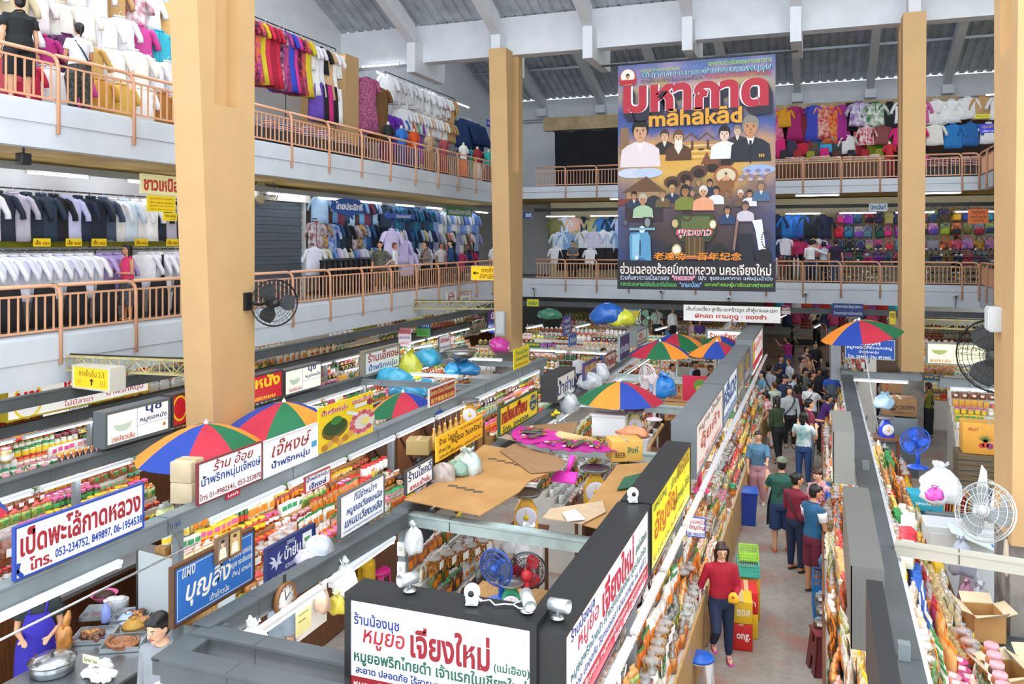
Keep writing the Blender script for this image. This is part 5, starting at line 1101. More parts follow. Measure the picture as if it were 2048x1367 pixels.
t=thing('display_table','table of folded cloth on the upper left gallery past the near column','table');b=MB();b.box(-13.85,-13.0,17,22.4,F3+.2,F3+.52);b.build('top',m_dark,t);b=MB();b.box(-13.7,-13.2,17.1,22.3,F3,F3+.2);b.build('base',m_dark,t)
struct('wall_left_pier',MB().box(WALLX,-13.9,22.5,23.3,F3,11.4),m_tan)
where='in the upper left gallery shop past the tan pier'
garment('dress',(-13.9,23.8,10.9),'#7a3a6a',where,PI/2-.6,'#c86a8a',1.6,24);garment('dress',(-13.9,24.6,10.7),'#8a4a2a',where,PI/2-.6,'#5a5a2a',1.6,30)
for i,c in enumerate(['#6a2ab0','#7a4ab8','#2a6ad0','#e0501e','#4ac0a8','#8a4ac0']):garment('dress',(-14,25.4+i*.42,9.9),c,where,PI/2-.6,s=1.3)
rod('high clothes rail of white shirts on the upper left gallery',(-14,25.2,11.35),(-14,31,11.35),floor=F3)
where='on the high rail of white shirts, upper left gallery'
for i in range(20):garment('blouse' if i%2 else 'shirt',(-14+R.uniform(-.05,.05),25.3+i*.28,11.25-R.uniform(0,.1)),['#eef0f2','#f4f4f6','#e6e8ec'][i%3]if i<18 else '#c8a070',where,PI/2-.6,'#a84a4a' if i==15 else None,1.3)
for i in range(16):garment('blouse',(-13.95,26.3+i*.27,10.25),['#f2f2f2','#ecebee','#f4f4f6','#e4c8a8'][i%4]if i<13 else '#c09a62',where,PI/2-.6,s=1.3)
where='in the farthest upper left gallery shop'
for i in range(8):garment('longsleeve',(-14,31.7+i*.24,10.6),'#1f3a66',where,PI/2-.6,s=1.5)
for i,c in enumerate(['#2a3a6a','#3ab0a8','#7ab03a','#5a3a8a','#1f2f4a']):garment('dress',(-13.8,31.4+i*.4,9.4),c,where,PI/2-.6,s=1.1)
m_man=M('#e8d8c4',.4)
def mannequin(label,x,y,z,c,c2,rz):
 t=thing('mannequin',label,'mannequin',(x,y,z),rz);b=MB()
 b.lathe([(.14,0),(.14,.02),(.02,.03),(.018,.75)],12);b.build('stand',m_dark,t)
 b=MB();b.lathe([(.05,.72),(.15,.76),(.16,.9),(.12,1.08),(.16,1.28),(.15,1.36),(.06,1.42),(.045,1.5),(.03,1.52)],14,X=Matrix.Diagonal((1,.68,1,1)));b.build('torso',m_man,t)
 b=MB();b.lathe([(.175,.86),(.17,.95),(.135,1.08),(.172,1.28),(.165,1.36),(.09,1.41)],14,X=Matrix.Diagonal((1,.72,1,1)))
 for s in(-1,1):b.tube([(s*.13,0,1.35),(s*.19,-.01,1.25),(s*.21,-.03,1.1)],[.05,.055,.06],8)
 b.build('blouse',cloth(c),t)
 b=MB();b.lathe([(.24,.1),(.21,.5),(.175,.84),(.15,.9)],14,X=Matrix.Diagonal((1,.75,1,1)));b.build('skirt',cloth(c2),t)
for i,(y,c,c2,l)in enumerate(((23.6,'#26262c','#5a2a4a','black jacket'),(24.5,'#2f7ad0','#2a4a9a','bright blue blouse'),(25.4,'#e0581e','#2f4a8a','orange blouse'),(26.6,'#c8ac88','#8a6a4a','beige blouse'),(27.8,'#b0505a','#a04a50','dusty red jacket'),(29.6,'#f0eee6','#e06a3a','white blouse'),(31.0,'#9a2a30','#e8e4e0','dark red shawl'),(32.2,'#2ab0a8','#28304a','turquoise blouse'))):
 mannequin('headless mannequin in a %s behind the upper left railing'%l,-13.0,y,F3,c,c2,PI/2-.4)
sgY('small blue sign beside the far left column on the upper gallery',-12.9,974,990,252,238,.03,'#2236c0',[('จำหน่าย',.05,.9,.3,.85,WHT,.02)])
t=thing('black_curtain','wide black curtain closing a shop on the upper back gallery','curtain');b=MB()
b.loft([[(x,36.1+.05*math.sin(x*5+z)+.03*math.sin(x*13),z)for x in[-11.3+.15*i for i in range(70)]]for z in(F3+.0,8.6,9.5,10.5)],closed=False,caps=False);b.build('cloth',M('#14171d',.9,var=.1),t)
b=MB();b.tube([(-11.4,36.1,10.52),(-.8,36.1,10.52)],.02,6);b.build('rod',m_dark,t)
struct('wall_back_lintel',MB().box(-11.9,5,36.2,36.6,10.6,11.2),M('#b9a37e',.7,c2='#a08a64',scale=2))
where='on the upper back gallery shop wall right of the banner'
def rb(z,x0,x1,step,items,s,where,y=35.9,**k):rackrow((x0,y),(x1,y),z,items,where,0,step,s,.04,.06,**k)
BR=[('dress','#8a3a24','#c87a4a'),('dress','#c02a6a',None),('blouse','#2aa8d0',None),('dress','#c81f5a','#e88ab0'),('blouse','#e0a01e',None),('dress','#a81f6a',None),('dress','#7a1f2a',None),('dress','#3a4ab8',None),('dress','#c81f3a','#f0c8b0'),('dress','#d83a2a','#e8a04a'),('dress','#a82a8a',None),('sarong','#1c1c22',None),('dress','#d0243a','#f0d0d0'),('dress','#5a2a9a',None),('blouse','#4a4a52','#8a8a90')]
rb(11.0,-3,2.1,.34,BR,1.25,where)
rb(9.75,-2.6,2.6,.42,[('blouse','#3ad02a',None),('sarong','#f2ecd8',None),('sarong','#e0207a',None),('sarong','#3a3a52',None),('blouse','#c8203a',None),('sarong','#5a5248',None),('blouse','#3ab0d8',None),('sarong','#46464e',None),('blouse','#f4f2f0',None),('sarong','#b02a3a',None),('sarong','#a8b82a',None)],1.15,where)
rb(9.2,-2.6,2.4,.5,[('sarong','#e0207a',None),('sarong','#5a3a2e',None),('sarong','#303038',None),('sarong','#a82a30',None),('sarong','#9a9a2a',None)],.9,where,y=35.5)
where='on the upper back gallery beside the far right column'
rb(11.0,1.2,6.6,.52,[('blouse','#e8e0ea','#8a6ab0'),('blouse','#f0efe6','#2a7a4a'),('longsleeve','#1c1c22',None),('blouse','#eeeef2',None),('blouse','#d868a8',None),('blouse','#f0f0f0',None),('blouse','#f4f4f4',None),('blouse','#eeeeee',None),('blouse','#c8a06a',None),('blouse','#f2f2f4',None)],1.5,where,y=35.7)
rb(10.0,1.4,6.8,.55,[('blouse','#c82a3a','#f0e0e0'),('blouse','#8a4a4a',None),('blouse','#e0207a',None),('blouse','#e02a6a',None),('blouse','#f2efe6',None),('shirt','#2a80c8',None),('shirt','#2a6ab0',None),('blouse','#f0f0f0',None)],1.3,where,y=35.4)
rb(8.75,3.0,6.6,.5,[('skirt','#a82a4a',None),('skirt','#e04aa8',None),('skirt','#b02040',None),('skirt','#8a1f3a',None)],1.0,where,y=35.2)
t=thing('display_table','brown panelled table along the upper back gallery railing','table');b=MB();b.box(-2.8,2.4,34.75,35.4,F3,F3+.8);b.build('body',M('#5a3c22',.6,var=.2),t);b=MB();b.box(-2.9,2.5,34.7,35.45,F3+.8,F3+.84);b.build('top',m_wood2,t)
for i in range(26):
 for k in range(R.randint(1,4)):garment('fold',(-2.7+.195*i,35.05,F3+.84+.052*k),R.choice(['#c83a5a','#3a4a8a','#e8e0e4','#b06a8a','#2a2a3a','#d8889a','#4a7aa0']),'piled on the table of the upper back gallery',R.uniform(-.3,.3),'#e8dcd0')
for i in range(7):
 for k in range(6):garment('fold',(4.0+.36*i,35.0,F3+.5+.06*k),R.choice(['#1f4a6a','#8a1f3a','#2a2a4a','#2a6a8a','#6a2a4a']),'stacked beside the upper back railing at right',R.uniform(-.1,.1),'#8a2a3a')
t=thing('display_table','dark low table under folded cloth at the right of the upper back gallery','table');b=MB();b.box(3.7,6.5,34.75,35.3,F3+.02,F3+.49);b.build('body',m_dark,t);b=MB();b.box(3.65,6.55,34.7,35.35,F3+.47,F3+.5);b.build('top',m_wood,t)
for x,c in((2.5,'#c82a3a'),(3.2,'#9a4a44'),(6.9,'#2a3a6a')):mannequin('mannequin in a %s embroidered jacket %s'%(colname(c),{2.5:'left of the far right column',3.2:'behind the far right column',6.9:'at the right end of the upper back gallery'}[x]),x,34.9,F3,c,'#7a1f2a',0)
sgX('yellow hanging sign in the upper right corner shop',31,1950,1981,237,229,.03,'#d8d42a',[('สินค้าราคาถูก',.08,.9,.2,.8,'#5a5a14',.01)])
sgX('blue hanging sign in the upper right corner shop',30.5,1960,1992,266,248,.04,'#2238d0',[('ขุนจำ',.15,.85,.4,.9,'#c8903a',.02),('บริการ',.15,.85,.1,.3,'#e8e8f0',.01)])
where='in the lower back gallery shop between column and banner'
rb(6.6,-11.6,-6.3,.42,[('shirt','#7a7a4a',None),('shirt','#d0e0f0',None),('shirt','#e0b8a8',None),('shirt','#1e3a4a',None),('shirt','#b8b880',None),('shirt','#3a80c0',None),('shirt','#1f3a5a',None),('shirt','#b8c8e8',None)],1.25,where,y=36.4)
rb(5.95,-11.4,-6.3,.4,[('shirt','#d4e4f4',None),('shirt','#8ab0dc',None),('shirt','#b8b48a',None),('shirt','#e8eef6',None),('shirt','#d8d8f0',None),('shirt','#f0f0f4',None)],1.3,where,y=36.2)
rb(5.2,-11.4,-6.4,.4,[('blouse','#eceff2',None),('skirt','#16161a',None),('skirt','#1a1a1e',None),('skirt','#16161a',None)],1.2,where,y=35.7)
where='in the lower back gallery shop right behind the banner'
rb(6.6,-3.2,.3,.4,[('shirt','#2a78c8',None),('shirt','#1e5aa8',None),('shirt','#1c2428',None),('shirt','#26324a',None)],1.35,where,y=36.0)
rb(5.6,-3.2,.1,.3,[('longsleeve','#1f3a6a',None),('longsleeve','#e8e8f0',None),('longsleeve','#c8304a',None),('longsleeve','#26262e',None)],1.2,where,y=36.0)
rb(4.9,-3.0,.1,.28,[('trousers','#1e2430',None),('trousers','#e0e0e4',None),('trousers','#7a2a34',None)],.9,where,y=35.8)
where='on the bag wall of the lower back gallery'
BP=['#5a7a8a','#a8a060','#d8307a','#c8243a','#24405a','#7a4ab0','#3a2a5a','#2f5a4a','#1f2a44','#8a2a9a','#2a7a9a','#1c1c22']
for r_,z in enumerate((6.75,6.2,5.65,5.15)):
 for i in range(8):garment('backpack',(.75+.36*i+R.uniform(-.05,.05),36.3-.12*r_,z),BP[(i*5+r_*3)%12],where,R.uniform(-.2,.2),BP[(i*7+r_+2)%12],1.15)
where='on the lower back bag wall right of the far column'
BQ=['#6a6a3a','#d88aa8','#d85a70','#9a1f2a','#2a2c30','#2a88a0','#28406a','#5a48a0','#8a8a90','#5a4630','#9ab02a','#e0702a','#c89a2a','#2a2a2e','#7a1f30','#1f3a8a']
for r_,z in enumerate((6.85,6.3,5.75,5.2)):
 for i in range(8):garment('backpack' if r_<2 else 'handbag',(3.4+.38*i+R.uniform(-.05,.05),36.2-.12*r_,z),BQ[(i*5+r_*7)%16],where,R.uniform(-.2,.2),BQ[(i*3+r_)%16],1.15)
where='on the shoe racks of the lower back gallery'
SH=['#1c1c20','#2a2a2e','#3a2a24','#c83a7a','#e8e8ea','#26304a','#8a2a30','#4a4a50','#2a6a8a','#d8c8a0']
for sx0,sx1 in((.1,2.6),(2.9,6.6)):
 t=thing('shoe_rack','sloping %s shoe rack behind the lower back railing'%('longer' if sx0>1 else 'shorter'),'shoe rack')
 b=MB()
 for k in range(6):b.box(sx0,sx1,34.95+.16*k-.1,34.95+.16*k+.1,F2+.18+.22*k-.014,F2+.18+.22*k)
 b.build('shelf_boards',M('#5a4a3a',.6),t)
 for x in(sx0,sx1):b=MB();b.tube([(x,34.85,F2),(x,35.9,F2+1.35),(x,35.9,F2)],.02,6);b.build('upright',M('#8a8a7a',.5),t)
 for k in range(6):
  for i in range(int((sx1-sx0)/.17)):garment('shoe',(sx0+.1+.17*i,34.95+.16*k,F2+.18+.22*k),R.choice(SH),where,PI+R.uniform(-.3,.3))
for i,(x,c,c2)in enumerate(((-.75,'#c8246a','#8a1a3a'),(-.25,'#c8389a','#e8c84a'),(.2,'#d84a9a','#6a2a8a'))):garment('handbag',(x,35.6,5.75-.1*(i>0)),c,'large checked tote hanging in the lower back gallery',0,c2,1.5)
t=thing('staircase_railing','peach stair railing behind the shops of the lower back gallery','railing');b=MB()
for z in(0,.25,.5):b.tube([(-.6,38.5,6.1+z),(1.3,38.5,5.9+z)],.03,6)
b.build('rails',m_rail,t);b=MB()
for i in range(12):b.tube([(-.55+.16*i,38.5,6.1-.016*i),(-.55+.16*i,38.5,6.62-.016*i)],.016,5)
b.build('bars',m_rail,t)
t=thing('staircase_railing','peach stair railing slanting down at the right of the lower back gallery','railing');b=MB()
for z in(0,.5):b.tube([(5.3,36.4,6.2+z-.4),(7.2,36.0,4.6+z-.4)],.04,6)
b.build('rails',m_rail,t);b=MB();b.poly([(5.3,36.42,5.3),(7.2,36.02,3.9),(7.2,36.02,4.25),(5.3,36.42,5.75)]);b.build('stringer',m_white,t)
sgX('pale blue hanging sign with dark lettering over the bag wall',34.6,1738,1775,422,407,.05,'#cfe0ea',[('นิภานันท์',.08,.92,.2,.85,'#24406a',.03)])
sgX('orange board with dark red lettering near the upper right bags',33.6,1936,1977,447,418,.03,'#e8742a',[('รับสั่งทำ',.2,.8,.68,.92,'#6a1e14',.015),('กระเป๋า·หมวก',.1,.9,.38,.6,'#6a1e14',.015),('ทุกชนิด',.24,.76,.1,.3,'#6a1e14',.015)])
struct('trim_40',MB().box(-12,7.5,35.2,35.35,6.86,7.0),m_dark)
struct('trim_41',MB().box(-13.25,-13.1,0,34,6.78,6.9),M('#8a8f90',.5))
struct('wall_left_panel',MB().box(-14.75,-14.6,7,16.8,F2,7.0),m_white)
struct('wall_back_panel',MB().box(-11.9,8,37.3,37.4,F2,7.35),M('#e2d9b4',.7))
struct('wall_back_upper_panel',MB().box(-3.5,8,36.7,36.8,F3,10.6),M('#5a4a42',.8))
where='in the clothes shop beyond the far aisle end'
rackrow((-3.0,50.5),(4,50.5),2.5,[('blouse','#c8302a',None),('blouse','#3aa8c0',None),('dress','#a02a6a',None),('blouse','#e8e0e4',None),('blouse','#d8481e',None),('dress','#5a3a8a','#c85a7a')],where,0,.5,1.3)
rackrow((-3.0,50.2),(4,50.2),1.5,[('skirt','#7a2a3a',None),('blouse','#d8c8b0',None),('skirt','#2a3a5a',None),('blouse','#c84a7a',None)],where,0,.5,1.2)
rail_section('peach railing section by the stairs at the far aisle end',Matrix(((1,0,0,-1.1),(0,-1,0,47),(0,0,1,.3),(0,0,0,1))),1.4,9)
t=thing('stair_block','dark low stair block below the railing at the far aisle end','step');b=MB();b.box(-1.6,.4,47.1,48.5,0,.3);b.build('body',m_dark,t);b=MB();b.box(-1.62,.42,47.08,48.5,.3,.33);b.build('tread',m_gal,t)
lamp('lit tube in the clothes shop beyond the far aisle end',(-1.5,49,2.8),(0,49,2.8));lamp('second lit tube beyond the far aisle end at right',(1,49,2.8),(2.5,49,2.8))
# everyone in the market, placed by the top of the head
def at(u,v,H,z=0):return onZ(u,v,H+z)
def pp(label,u,v,H,face,z=0,**k):
 p=at(u,v,H,z)
 if p.y>38 and u<1450:
  p=onY(u,v,34.4);z=p.z-H;t=thing('vendor_platform','low platform under the '+label.split(' by ')[0].split(' below')[0].split(' beside')[0].split(' near')[0].split(' at the')[0],'platform',(p.x,34.4,0));b=MB();b.box(-.4,.4,-.35,.35,0,z-.03);b.build('body',m_wood2,t);b=MB();b.box(-.42,.42,-.37,.37,z-.03,z-.002);b.build('top',m_wood,t)
 if 5<p.y<26 and-2.3<p.x<-1.22:p.x=-1.22
 if 5<p.y<22 and 0<p.x<.72:p.x=.0
 return person(label,p.x,p.y,face,H,z=z,**k)
BK='#14100e';BR_='#3a2216'
RW=pp('woman in a red top and navy jeans and glasses leaning on the near aisle counter',1436,1082,1.56,.3,top=('#a5122c','long'),bottom=('#1f2d4a','tight'),hair=('#2a1812','long'),arms=('lean','front'),legs=('bent','stand'),skin=2,hi=True,glasses=True,shoes='#d8309a',head=(0,.25))
pp('youth in a teal and white T-shirt and maroon shorts with a blue bag',1627,969,1.7,2.3,top=('#1f5a80','short'),top2='#eef0f2',bottom=('#6a1f36','short'),hair=(BK,'short'),arms=('fold','low'),skin=1,hi=True,shoes='#3a2a22',head=(-.3,.2))
pp('woman in a maroon top and dark leggings with her hair tied up',1592,946,1.63,2.5,top=('#7a1a30','long'),bottom=('#1c2b48','tight'),hair=(BK,'bun'),arms=('low','fold'),skin=1,hi=True,shoes='#2a201c',head=(-.5,.1),straps=('#3a1a1c',1))
pp('vendor woman in a red polka dot apron over a striped blouse',1669,938,1.56,-.5,top=('#e8d0d0','elbow','#c05a60',30),bottom=(K_,'long'),hair=(BR_,'short'),arms=('front','low'),skin=2,hi=True,apron=('#c8183e','#f6e6e8'),head=(-.2,.35))
pp('man in a green T-shirt and camouflage cap seen from behind',1563,916,1.66,3.3,top=('#23584a','short'),bottom=('#22365e','short'),hair=(BK,'short'),arms=('down','phone'),skin=0,hi=True,cap=('#8f957c','none','#4a5a44'),apron=('#3a4a48',),shoes='#d8602a',fat=1.1)
pp('older woman in a blue grey blouse and pink trousers calling out',1497,859,1.52,.0,top=('#55809c','elbow'),bottom=('#b98a90','wide'),hair=('#2a2422','bun'),arms=('low','reach'),legs=('stand','fore'),skin=0,hi=True,lean=.15,shoes='#dfe0e4',fat=1.12,head=(.2,.0))
pp('woman in a long dark green top reaching over the counter',1556,792,1.66,-2.4,top=('#2a3c22','long'),bottom=('#16171a','tight'),hair=('#1c1512','long'),arms=('reach','down'),legs=('fore','back'),skin=2,lean=.1,hi=True)
pp('woman with long black hair in a teal and white shaded top and jeans',1607,823,1.66,2.9,top=('#e6ebea','short','#1f8a88',3),bottom=('#2a4a78','tight'),hair=(BK,'long'),arms=('phone','phone'),skin=2,hi=True)
pp('man in a maroon T-shirt reaching to the right hand counter',1618,798,1.72,1.9,top=('#7a2a44','short'),bottom=('#9ab0cc','long'),hair=(BK,'short'),arms=('down','reach'),skin=0)
pp('woman in a grey sweatshirt with a dark shoulder bag facing the gallery',1579,773,1.62,.2,top=('#a8adb0','long'),bottom=('#1a1b1e','tight'),hair=('#3a2418','bob'),arms=('low','low'),skin=2,straps=('#1f2a44',1))
pp('person in a purple shirt bending over the right hand counter',1641,785,1.6,1.8,top=('#4a1f6a','short'),bottom=('#222222','long'),hair=(BK,'short'),arms=('reach','reach'),skin=0,lean=.35)
pp('man in a white shirt with a black strap across his back',1621,761,1.72,2.6,top=('#dedede','short'),bottom=('#2a2c30','long'),hair=('#1a1412','short'),arms=('reach','front'),skin=0,straps=('#1a1a1e',-1))
pp('man in a navy T-shirt looking down in the crowd',1568,748,1.7,.4,top=('#1b2d50','short'),bottom=('#222222','long'),hair=(BK,'short'),arms=('low','front'),skin=0,head=(.2,.4))
pp('smiling vendor in a bright blue polo shirt and glasses behind the right counter',1662,741,1.55,.1,top=('#1f5ac8','short'),bottom=('#5a626a','long'),hair=(BK,'short'),arms=('front','front'),skin=3,glasses=True,apron=('#5a6a7a',),fat=1.15)
pp('woman in a red and white blouse stooping at the left counter',1533,782,1.5,-1.6,top=('#c83a4a','short','#f0e8e8',20),bottom=('#e8d8d0','long'),hair=(BK,'tail'),arms=('front','low'),skin=1,lean=.3)
pp('woman in a light blue vest and dark cap at the left counter',1523,741,1.6,-1.0,top=('#7aa8c4','short'),bottom=('#3a3a44','long'),hair=(BK,'tail'),arms=('low','low'),cap=('#3a302a','peak'),skin=2)
pp('boy with brown hair in a pale top by the stacked sausages',1534,762,1.5,-2.6,top=('#c8d4c0','short'),bottom=('#444444','long'),hair=('#5a3420','short'),arms=('low','low'),skin=1)
pp('man in a pale grey shirt with a dark backpack strap',1538,729,1.7,2.7,top=('#b8bcc4','short'),bottom=('#2f3440','long'),hair=(BK,'short'),arms=('down','low'),skin=0,straps=('#26282e',1))
pp('woman with auburn bobbed hair in a white and navy collared top',1577,717,1.6,-.8,top=('#e4e8f0','short'),bottom=('#28324a','skirt'),hair=('#7a4a2a','bob'),arms=('low','low'),skin=2)
pp('man in a dark blue shirt and glasses farther up the aisle',1561,710,1.72,.8,top=('#1d3468','short'),bottom=('#222428','long'),hair=(BK,'short'),arms=('low','low'),skin=0,glasses=True)
pp('person with brown hair and a black top bending at the counter',1556,731,1.55,.9,top=('#1e1e22','short'),bottom=('#2a2a30','long'),hair=('#3a2018','short'),skin=1,arms=('low','low'),head=(0,.4))
pp('woman in a pale blue top looking down in the crowd',1589,747,1.56,.7,top=('#b4c8d8','short'),bottom=('#33343c','long'),hair=(BK,'tail'),skin=2,arms=('low','fold'),head=(.4,.5))
pp('woman with loose black hair and a dark grey top',1600,751,1.58,2.4,top=('#3c4048','short'),bottom=('#28282c','long'),hair=(BK,'long'),skin=1,arms=('low','low'))
pp('woman with dark hair and a teal scarf looking down',1637,733,1.6,.3,top=('#1f2634','short'),bottom=('#26262a','long'),hair=(BK,'bob'),skin=1,arms=('low','low'),head=(0,.4))
pp('woman in a black top beside the blue shirted vendor',1657,722,1.64,2.9,top=('#22252c','short'),bottom=('#26262a','long'),hair=(BK,'bun'),skin=0,arms=('down','low'))
pp('woman in a striped sleeveless top looking sideways',1604,714,1.55,1.4,top=('#d8c8c0','none','#9a7a74',20),bottom=('#3a3a44','long'),hair=(BK,'bun'),skin=2,arms=('low','low'))
pp('man in a tan T-shirt turned to the left',1618,709,1.72,-1.4,top=('#b98a6c','short'),bottom=('#2c2c30','long'),hair=(BK,'short'),skin=0,arms=('low','low'))
pp('woman with a short bob in a pale floral top',1613,693,1.58,.7,top=('#e0b8b4','short','#8a5a5a',20),bottom=('#2a2a2e','long'),hair=(BK,'bob'),skin=2,arms=('low','low'))
pp('man in an open black shirt holding something',1630,683,1.72,.4,top=('#17181b','elbow'),bottom=('#1a1a1c','long'),hair=(BK,'short'),skin=2,arms=('front','front'),head=(0,.3))
pp('woman with black hair in a grey green top in the middle of the crowd',1609,734,1.58,.5,top=('#6a7068','short'),bottom=('#2a2a30','long'),hair=(BK,'bob'),skin=2,arms=('low','fold'),head=(0,.4))
pp('woman with brown hair in a black jacket looking right',1625,742,1.6,1.3,top=('#26211f','long'),bottom=('#222222','long'),hair=('#2f1c14','tail'),skin=1,arms=('low','front'))
pp('person with dark hair hidden behind the white shirted man',1596,768,1.52,2.9,top=('#5a2f3a','short'),bottom=('#222222','long'),hair=(BK,'long'),skin=1)
pp('child in an orange and yellow top among the crowd',1556,757,1.45,2.9,top=('#e0b02a','short'),bottom=('#3a4a3a','long'),hair=(BK,'short'),skin=1)
pp('woman in a pink top reaching up at the wall of small bags',1577,676,1.56,-2.3,top=('#b82a88','short'),bottom=('#2a5ab0','long'),hair=(BK,'tail'),arms=('up','up'),skin=2)
pp('tall man in black standing at the far aisle end looking at his phone',1634,628,1.78,.5,top=('#131417','short'),bottom=('#131417','long'),hair=(BK,'short'),arms=('front','front'),skin=0,head=(.2,.5))
pp('person in a grey green top with a pink bag sitting at the far stall wall',1586,652,1.5,1.6,top=('#4a5a4a','short'),bottom=('#1a1a1c','long'),hair=(BK,'short'),skin=1,arms=('low','low'))
pp('vendor woman in an olive top and dark apron with short hair',1857,765,1.55,-2.2,top=('#8a8a2e','none'),bottom=('#2f3438','long'),hair=('#4a3420','short'),arms=('down','low'),skin=0,apron=('#3d4348',),hi=True)
pp('vendor in a white cap and yellow scarf behind the far right counter',1714,746,1.55,-.2,top=('#c85a7a','short','#3a2a30',20),bottom=('#333333','long'),hair=(BK,'short'),cap=('#f2f2f4','none'),skin=1,apron=('#e8d86a',))
pp('woman in a red and black plaid shirt with wavy hair',1745,740,1.6,.2,top=('#8a1826','long','#26161a',16),bottom=('#222222','long'),hair=('#3a1f16','bob'),skin=2,arms=('front','fold'))
pp('woman behind the plaid shirted woman with dark hair',1733,737,1.6,1.2,top=('#4a2a2e','long'),bottom=('#222222','long'),hair=('#2a1612','bob'),skin=1)
pp('woman in a white blouse holding a bright blue apron, looking down',1772,751,1.56,.3,top=('#dfe4ee','short'),bottom=('#33343a','long'),hair=(BK,'tail'),skin=2,arms=('front','fold'),apron=('#2450b8',),head=(0,.5))
pp('woman in a white shirt with long black hair behind the olive vendor',1866,738,1.62,-2.6,top=('#e0e6f0','elbow'),bottom=('#2a2c34','long'),hair=(BK,'long'),skin=1,arms=('low','down'))
pp('woman looking over beside the stained column',1846,744,1.5,-.4,top=('#b8c8a8','short'),bottom=('#333333','long'),hair=(BK,'long'),skin=2)
pp('vendor in a white nurse style cap behind the pineapple carton',2011,757,1.58,-.3,top=('#1e2a4a','long'),bottom=('#222222','long'),hair=(BK,'short'),cap=('#f0f2f6','none'),skin=1)
pp('person in a dark blue top under the cream girder',1866,655,1.6,1.3,top=('#1d3050','long'),bottom=('#222222','long'),hair=(BK,'bob'),skin=1)
pp('man in a grey T-shirt and pale jeans with a white watch below the wall clock',565,1160,1.72,2.6,top=('#8d98a2','short'),bottom=('#6a94b8','long'),hair=(BK,'short'),arms=('down','wide'),skin=0,hi=True,fat=1.2,faceon=False)
pp('person in mustard yellow shorts and a navy top beside the pink stool',728,1010,1.64,2.9,top=('#26334a','short'),bottom=('#c8a014','short'),hair=(BK,'short'),arms=('front','front'),skin=0,hi=True,faceon=False)
pp('vendor woman in a cream top with black hair behind the red and blue lettered board',800,948,1.5,-.2,top=('#e4d8c0','short'),bottom=('#3a3a40','long'),hair=(BK,'bob'),skin=2,arms=('front','low'),head=(.5,.2))
pp('person with black hair looking down behind the wooden doors',838,915,1.5,2.6,top=('#d8dce0','short'),bottom=('#333333','long'),hair=(BK,'tail'),skin=2)
pp('person in blue jeans standing behind the near cracker bags',850,985,1.6,1.3,top=('#2a2c30','short'),bottom=('#3a5a80','tight'),hair=(BK,'short'),skin=1)
pp('woman with long black hair and a white cardigan',1157,704,1.6,.7,top=('#e6e8ec','long'),bottom=('#3a4a6a','long'),hair=(BK,'long'),arms=('low','fold'),skin=2)
pp('woman with tied brown hair and a black and white top',1199,716,1.58,.9,top=('#26262c','short','#e8e4e0',10),bottom=('#2a2a2e','long'),hair=('#3a2018','tail'),skin=1)
pp('man in a bright blue T-shirt among the far stalls',1207,696,1.7,1.1,top=('#1e6ab8','short'),bottom=('#2a2c34','long'),hair=(BK,'short'),skin=0)
pp('person in a teal top leaning beside the dark blue board',1235,692,1.62,2.2,top=('#1f5a60','short'),bottom=('#2a2a2e','long'),hair=(BK,'short'),skin=1)
pp('man in a black T-shirt at the far middle stalls',1325,637,1.7,-1.4,top=('#1e2024','short'),bottom=('#2a2c30','long'),hair=(BK,'short'),skin=0)
pp('person in a sky blue T-shirt beside the man in black',1332,648,1.62,2.6,top=('#3a9ad8','short'),bottom=('#2a2c30','long'),hair=(BK,'short'),skin=1)
pp('man in a pale shirt by the green fan',1314,610,1.68,.5,top=('#c8c8c4','short'),bottom=('#2a2c30','long'),hair=(BK,'short'),skin=0)
pp('woman in a white blouse near the potted greens',1345,614,1.6,.9,top=('#eceef0','long'),bottom=('#2a2c30','long'),hair=(BK,'tail'),skin=1)
pp('woman in a purple top below the long hanging board',1399,637,1.6,.4,top=('#5a3a8a','short'),bottom=('#333333','long'),hair=(BK,'bob'),skin=1)
pp('woman in a pale pink top below the long hanging board',1383,638,1.58,-1.2,top=('#e0c0b8','short'),bottom=('#333333','long'),hair=(BK,'tail'),skin=1)
for u,v,c,l in((1345,727,'#e4e6e8','person in a white shirt under the red and green umbrella'),(1388,722,'#b4cce4','person in a light blue shirt between the far umbrellas'),(1392,722,'#1e1f24','person in a black shirt under the orange and blue umbrella'),(1421,730,'#7a4a30','person with brown hair under the orange and blue umbrella')):
 pp(l,u,v,1.62,1.2,top=(c,'short'),bottom=('#2a2c34','long'),hair=(BK if u!=1421 else '#4a2a1a','short'),skin=1)
pp('man in a white T-shirt with navy sleeves leaning over the counter behind the red board',842,748,1.6,-1.7,top=('#dde2ea','short'),top2='#3a4460',bottom=('#3a3a44','long'),hair=(BK,'short'),arms=('reach','reach'),skin=0,lean=.45)
pp('woman with tied hair bending by the grey refrigerator',993,724,1.5,1.2,top=('#d8dce4','short'),bottom=('#333333','long'),hair=(BK,'tail'),skin=1,lean=.3)
pp('person with black hair far under the left gallery',786,662,1.55,.4,top=('#3a3a44','short'),bottom=('#333333','long'),hair=(BK,'short'),skin=1)
pp('person in dark red by the far tubes',975,700,1.5,2.0,top=('#7a1f34','short'),bottom=('#26262a','long'),hair=(BK,'short'),skin=1)
t=thing('step_platform','low wooden platform the duck vendor stands on','platform',(-8.35,7.0,0));b=MB();b.box(-.45,.45,-.6,.6,0,.12);b.build('body',m_wood2,t);b=MB();b.box(-.47,.47,-.62,.62,.12,.15);b.build('top',m_wood,t)
person('vendor in a purple blue apron with her hands clasped behind the duck counter',-8.35,7.0,.75,1.56,z=.15,top=('#26302e','short'),bottom=('#22242c','long'),hair=(BK,'bob'),arms=('front','front'),skin=0,hi=True,apron=('#3a2fb0',),fat=1.15)
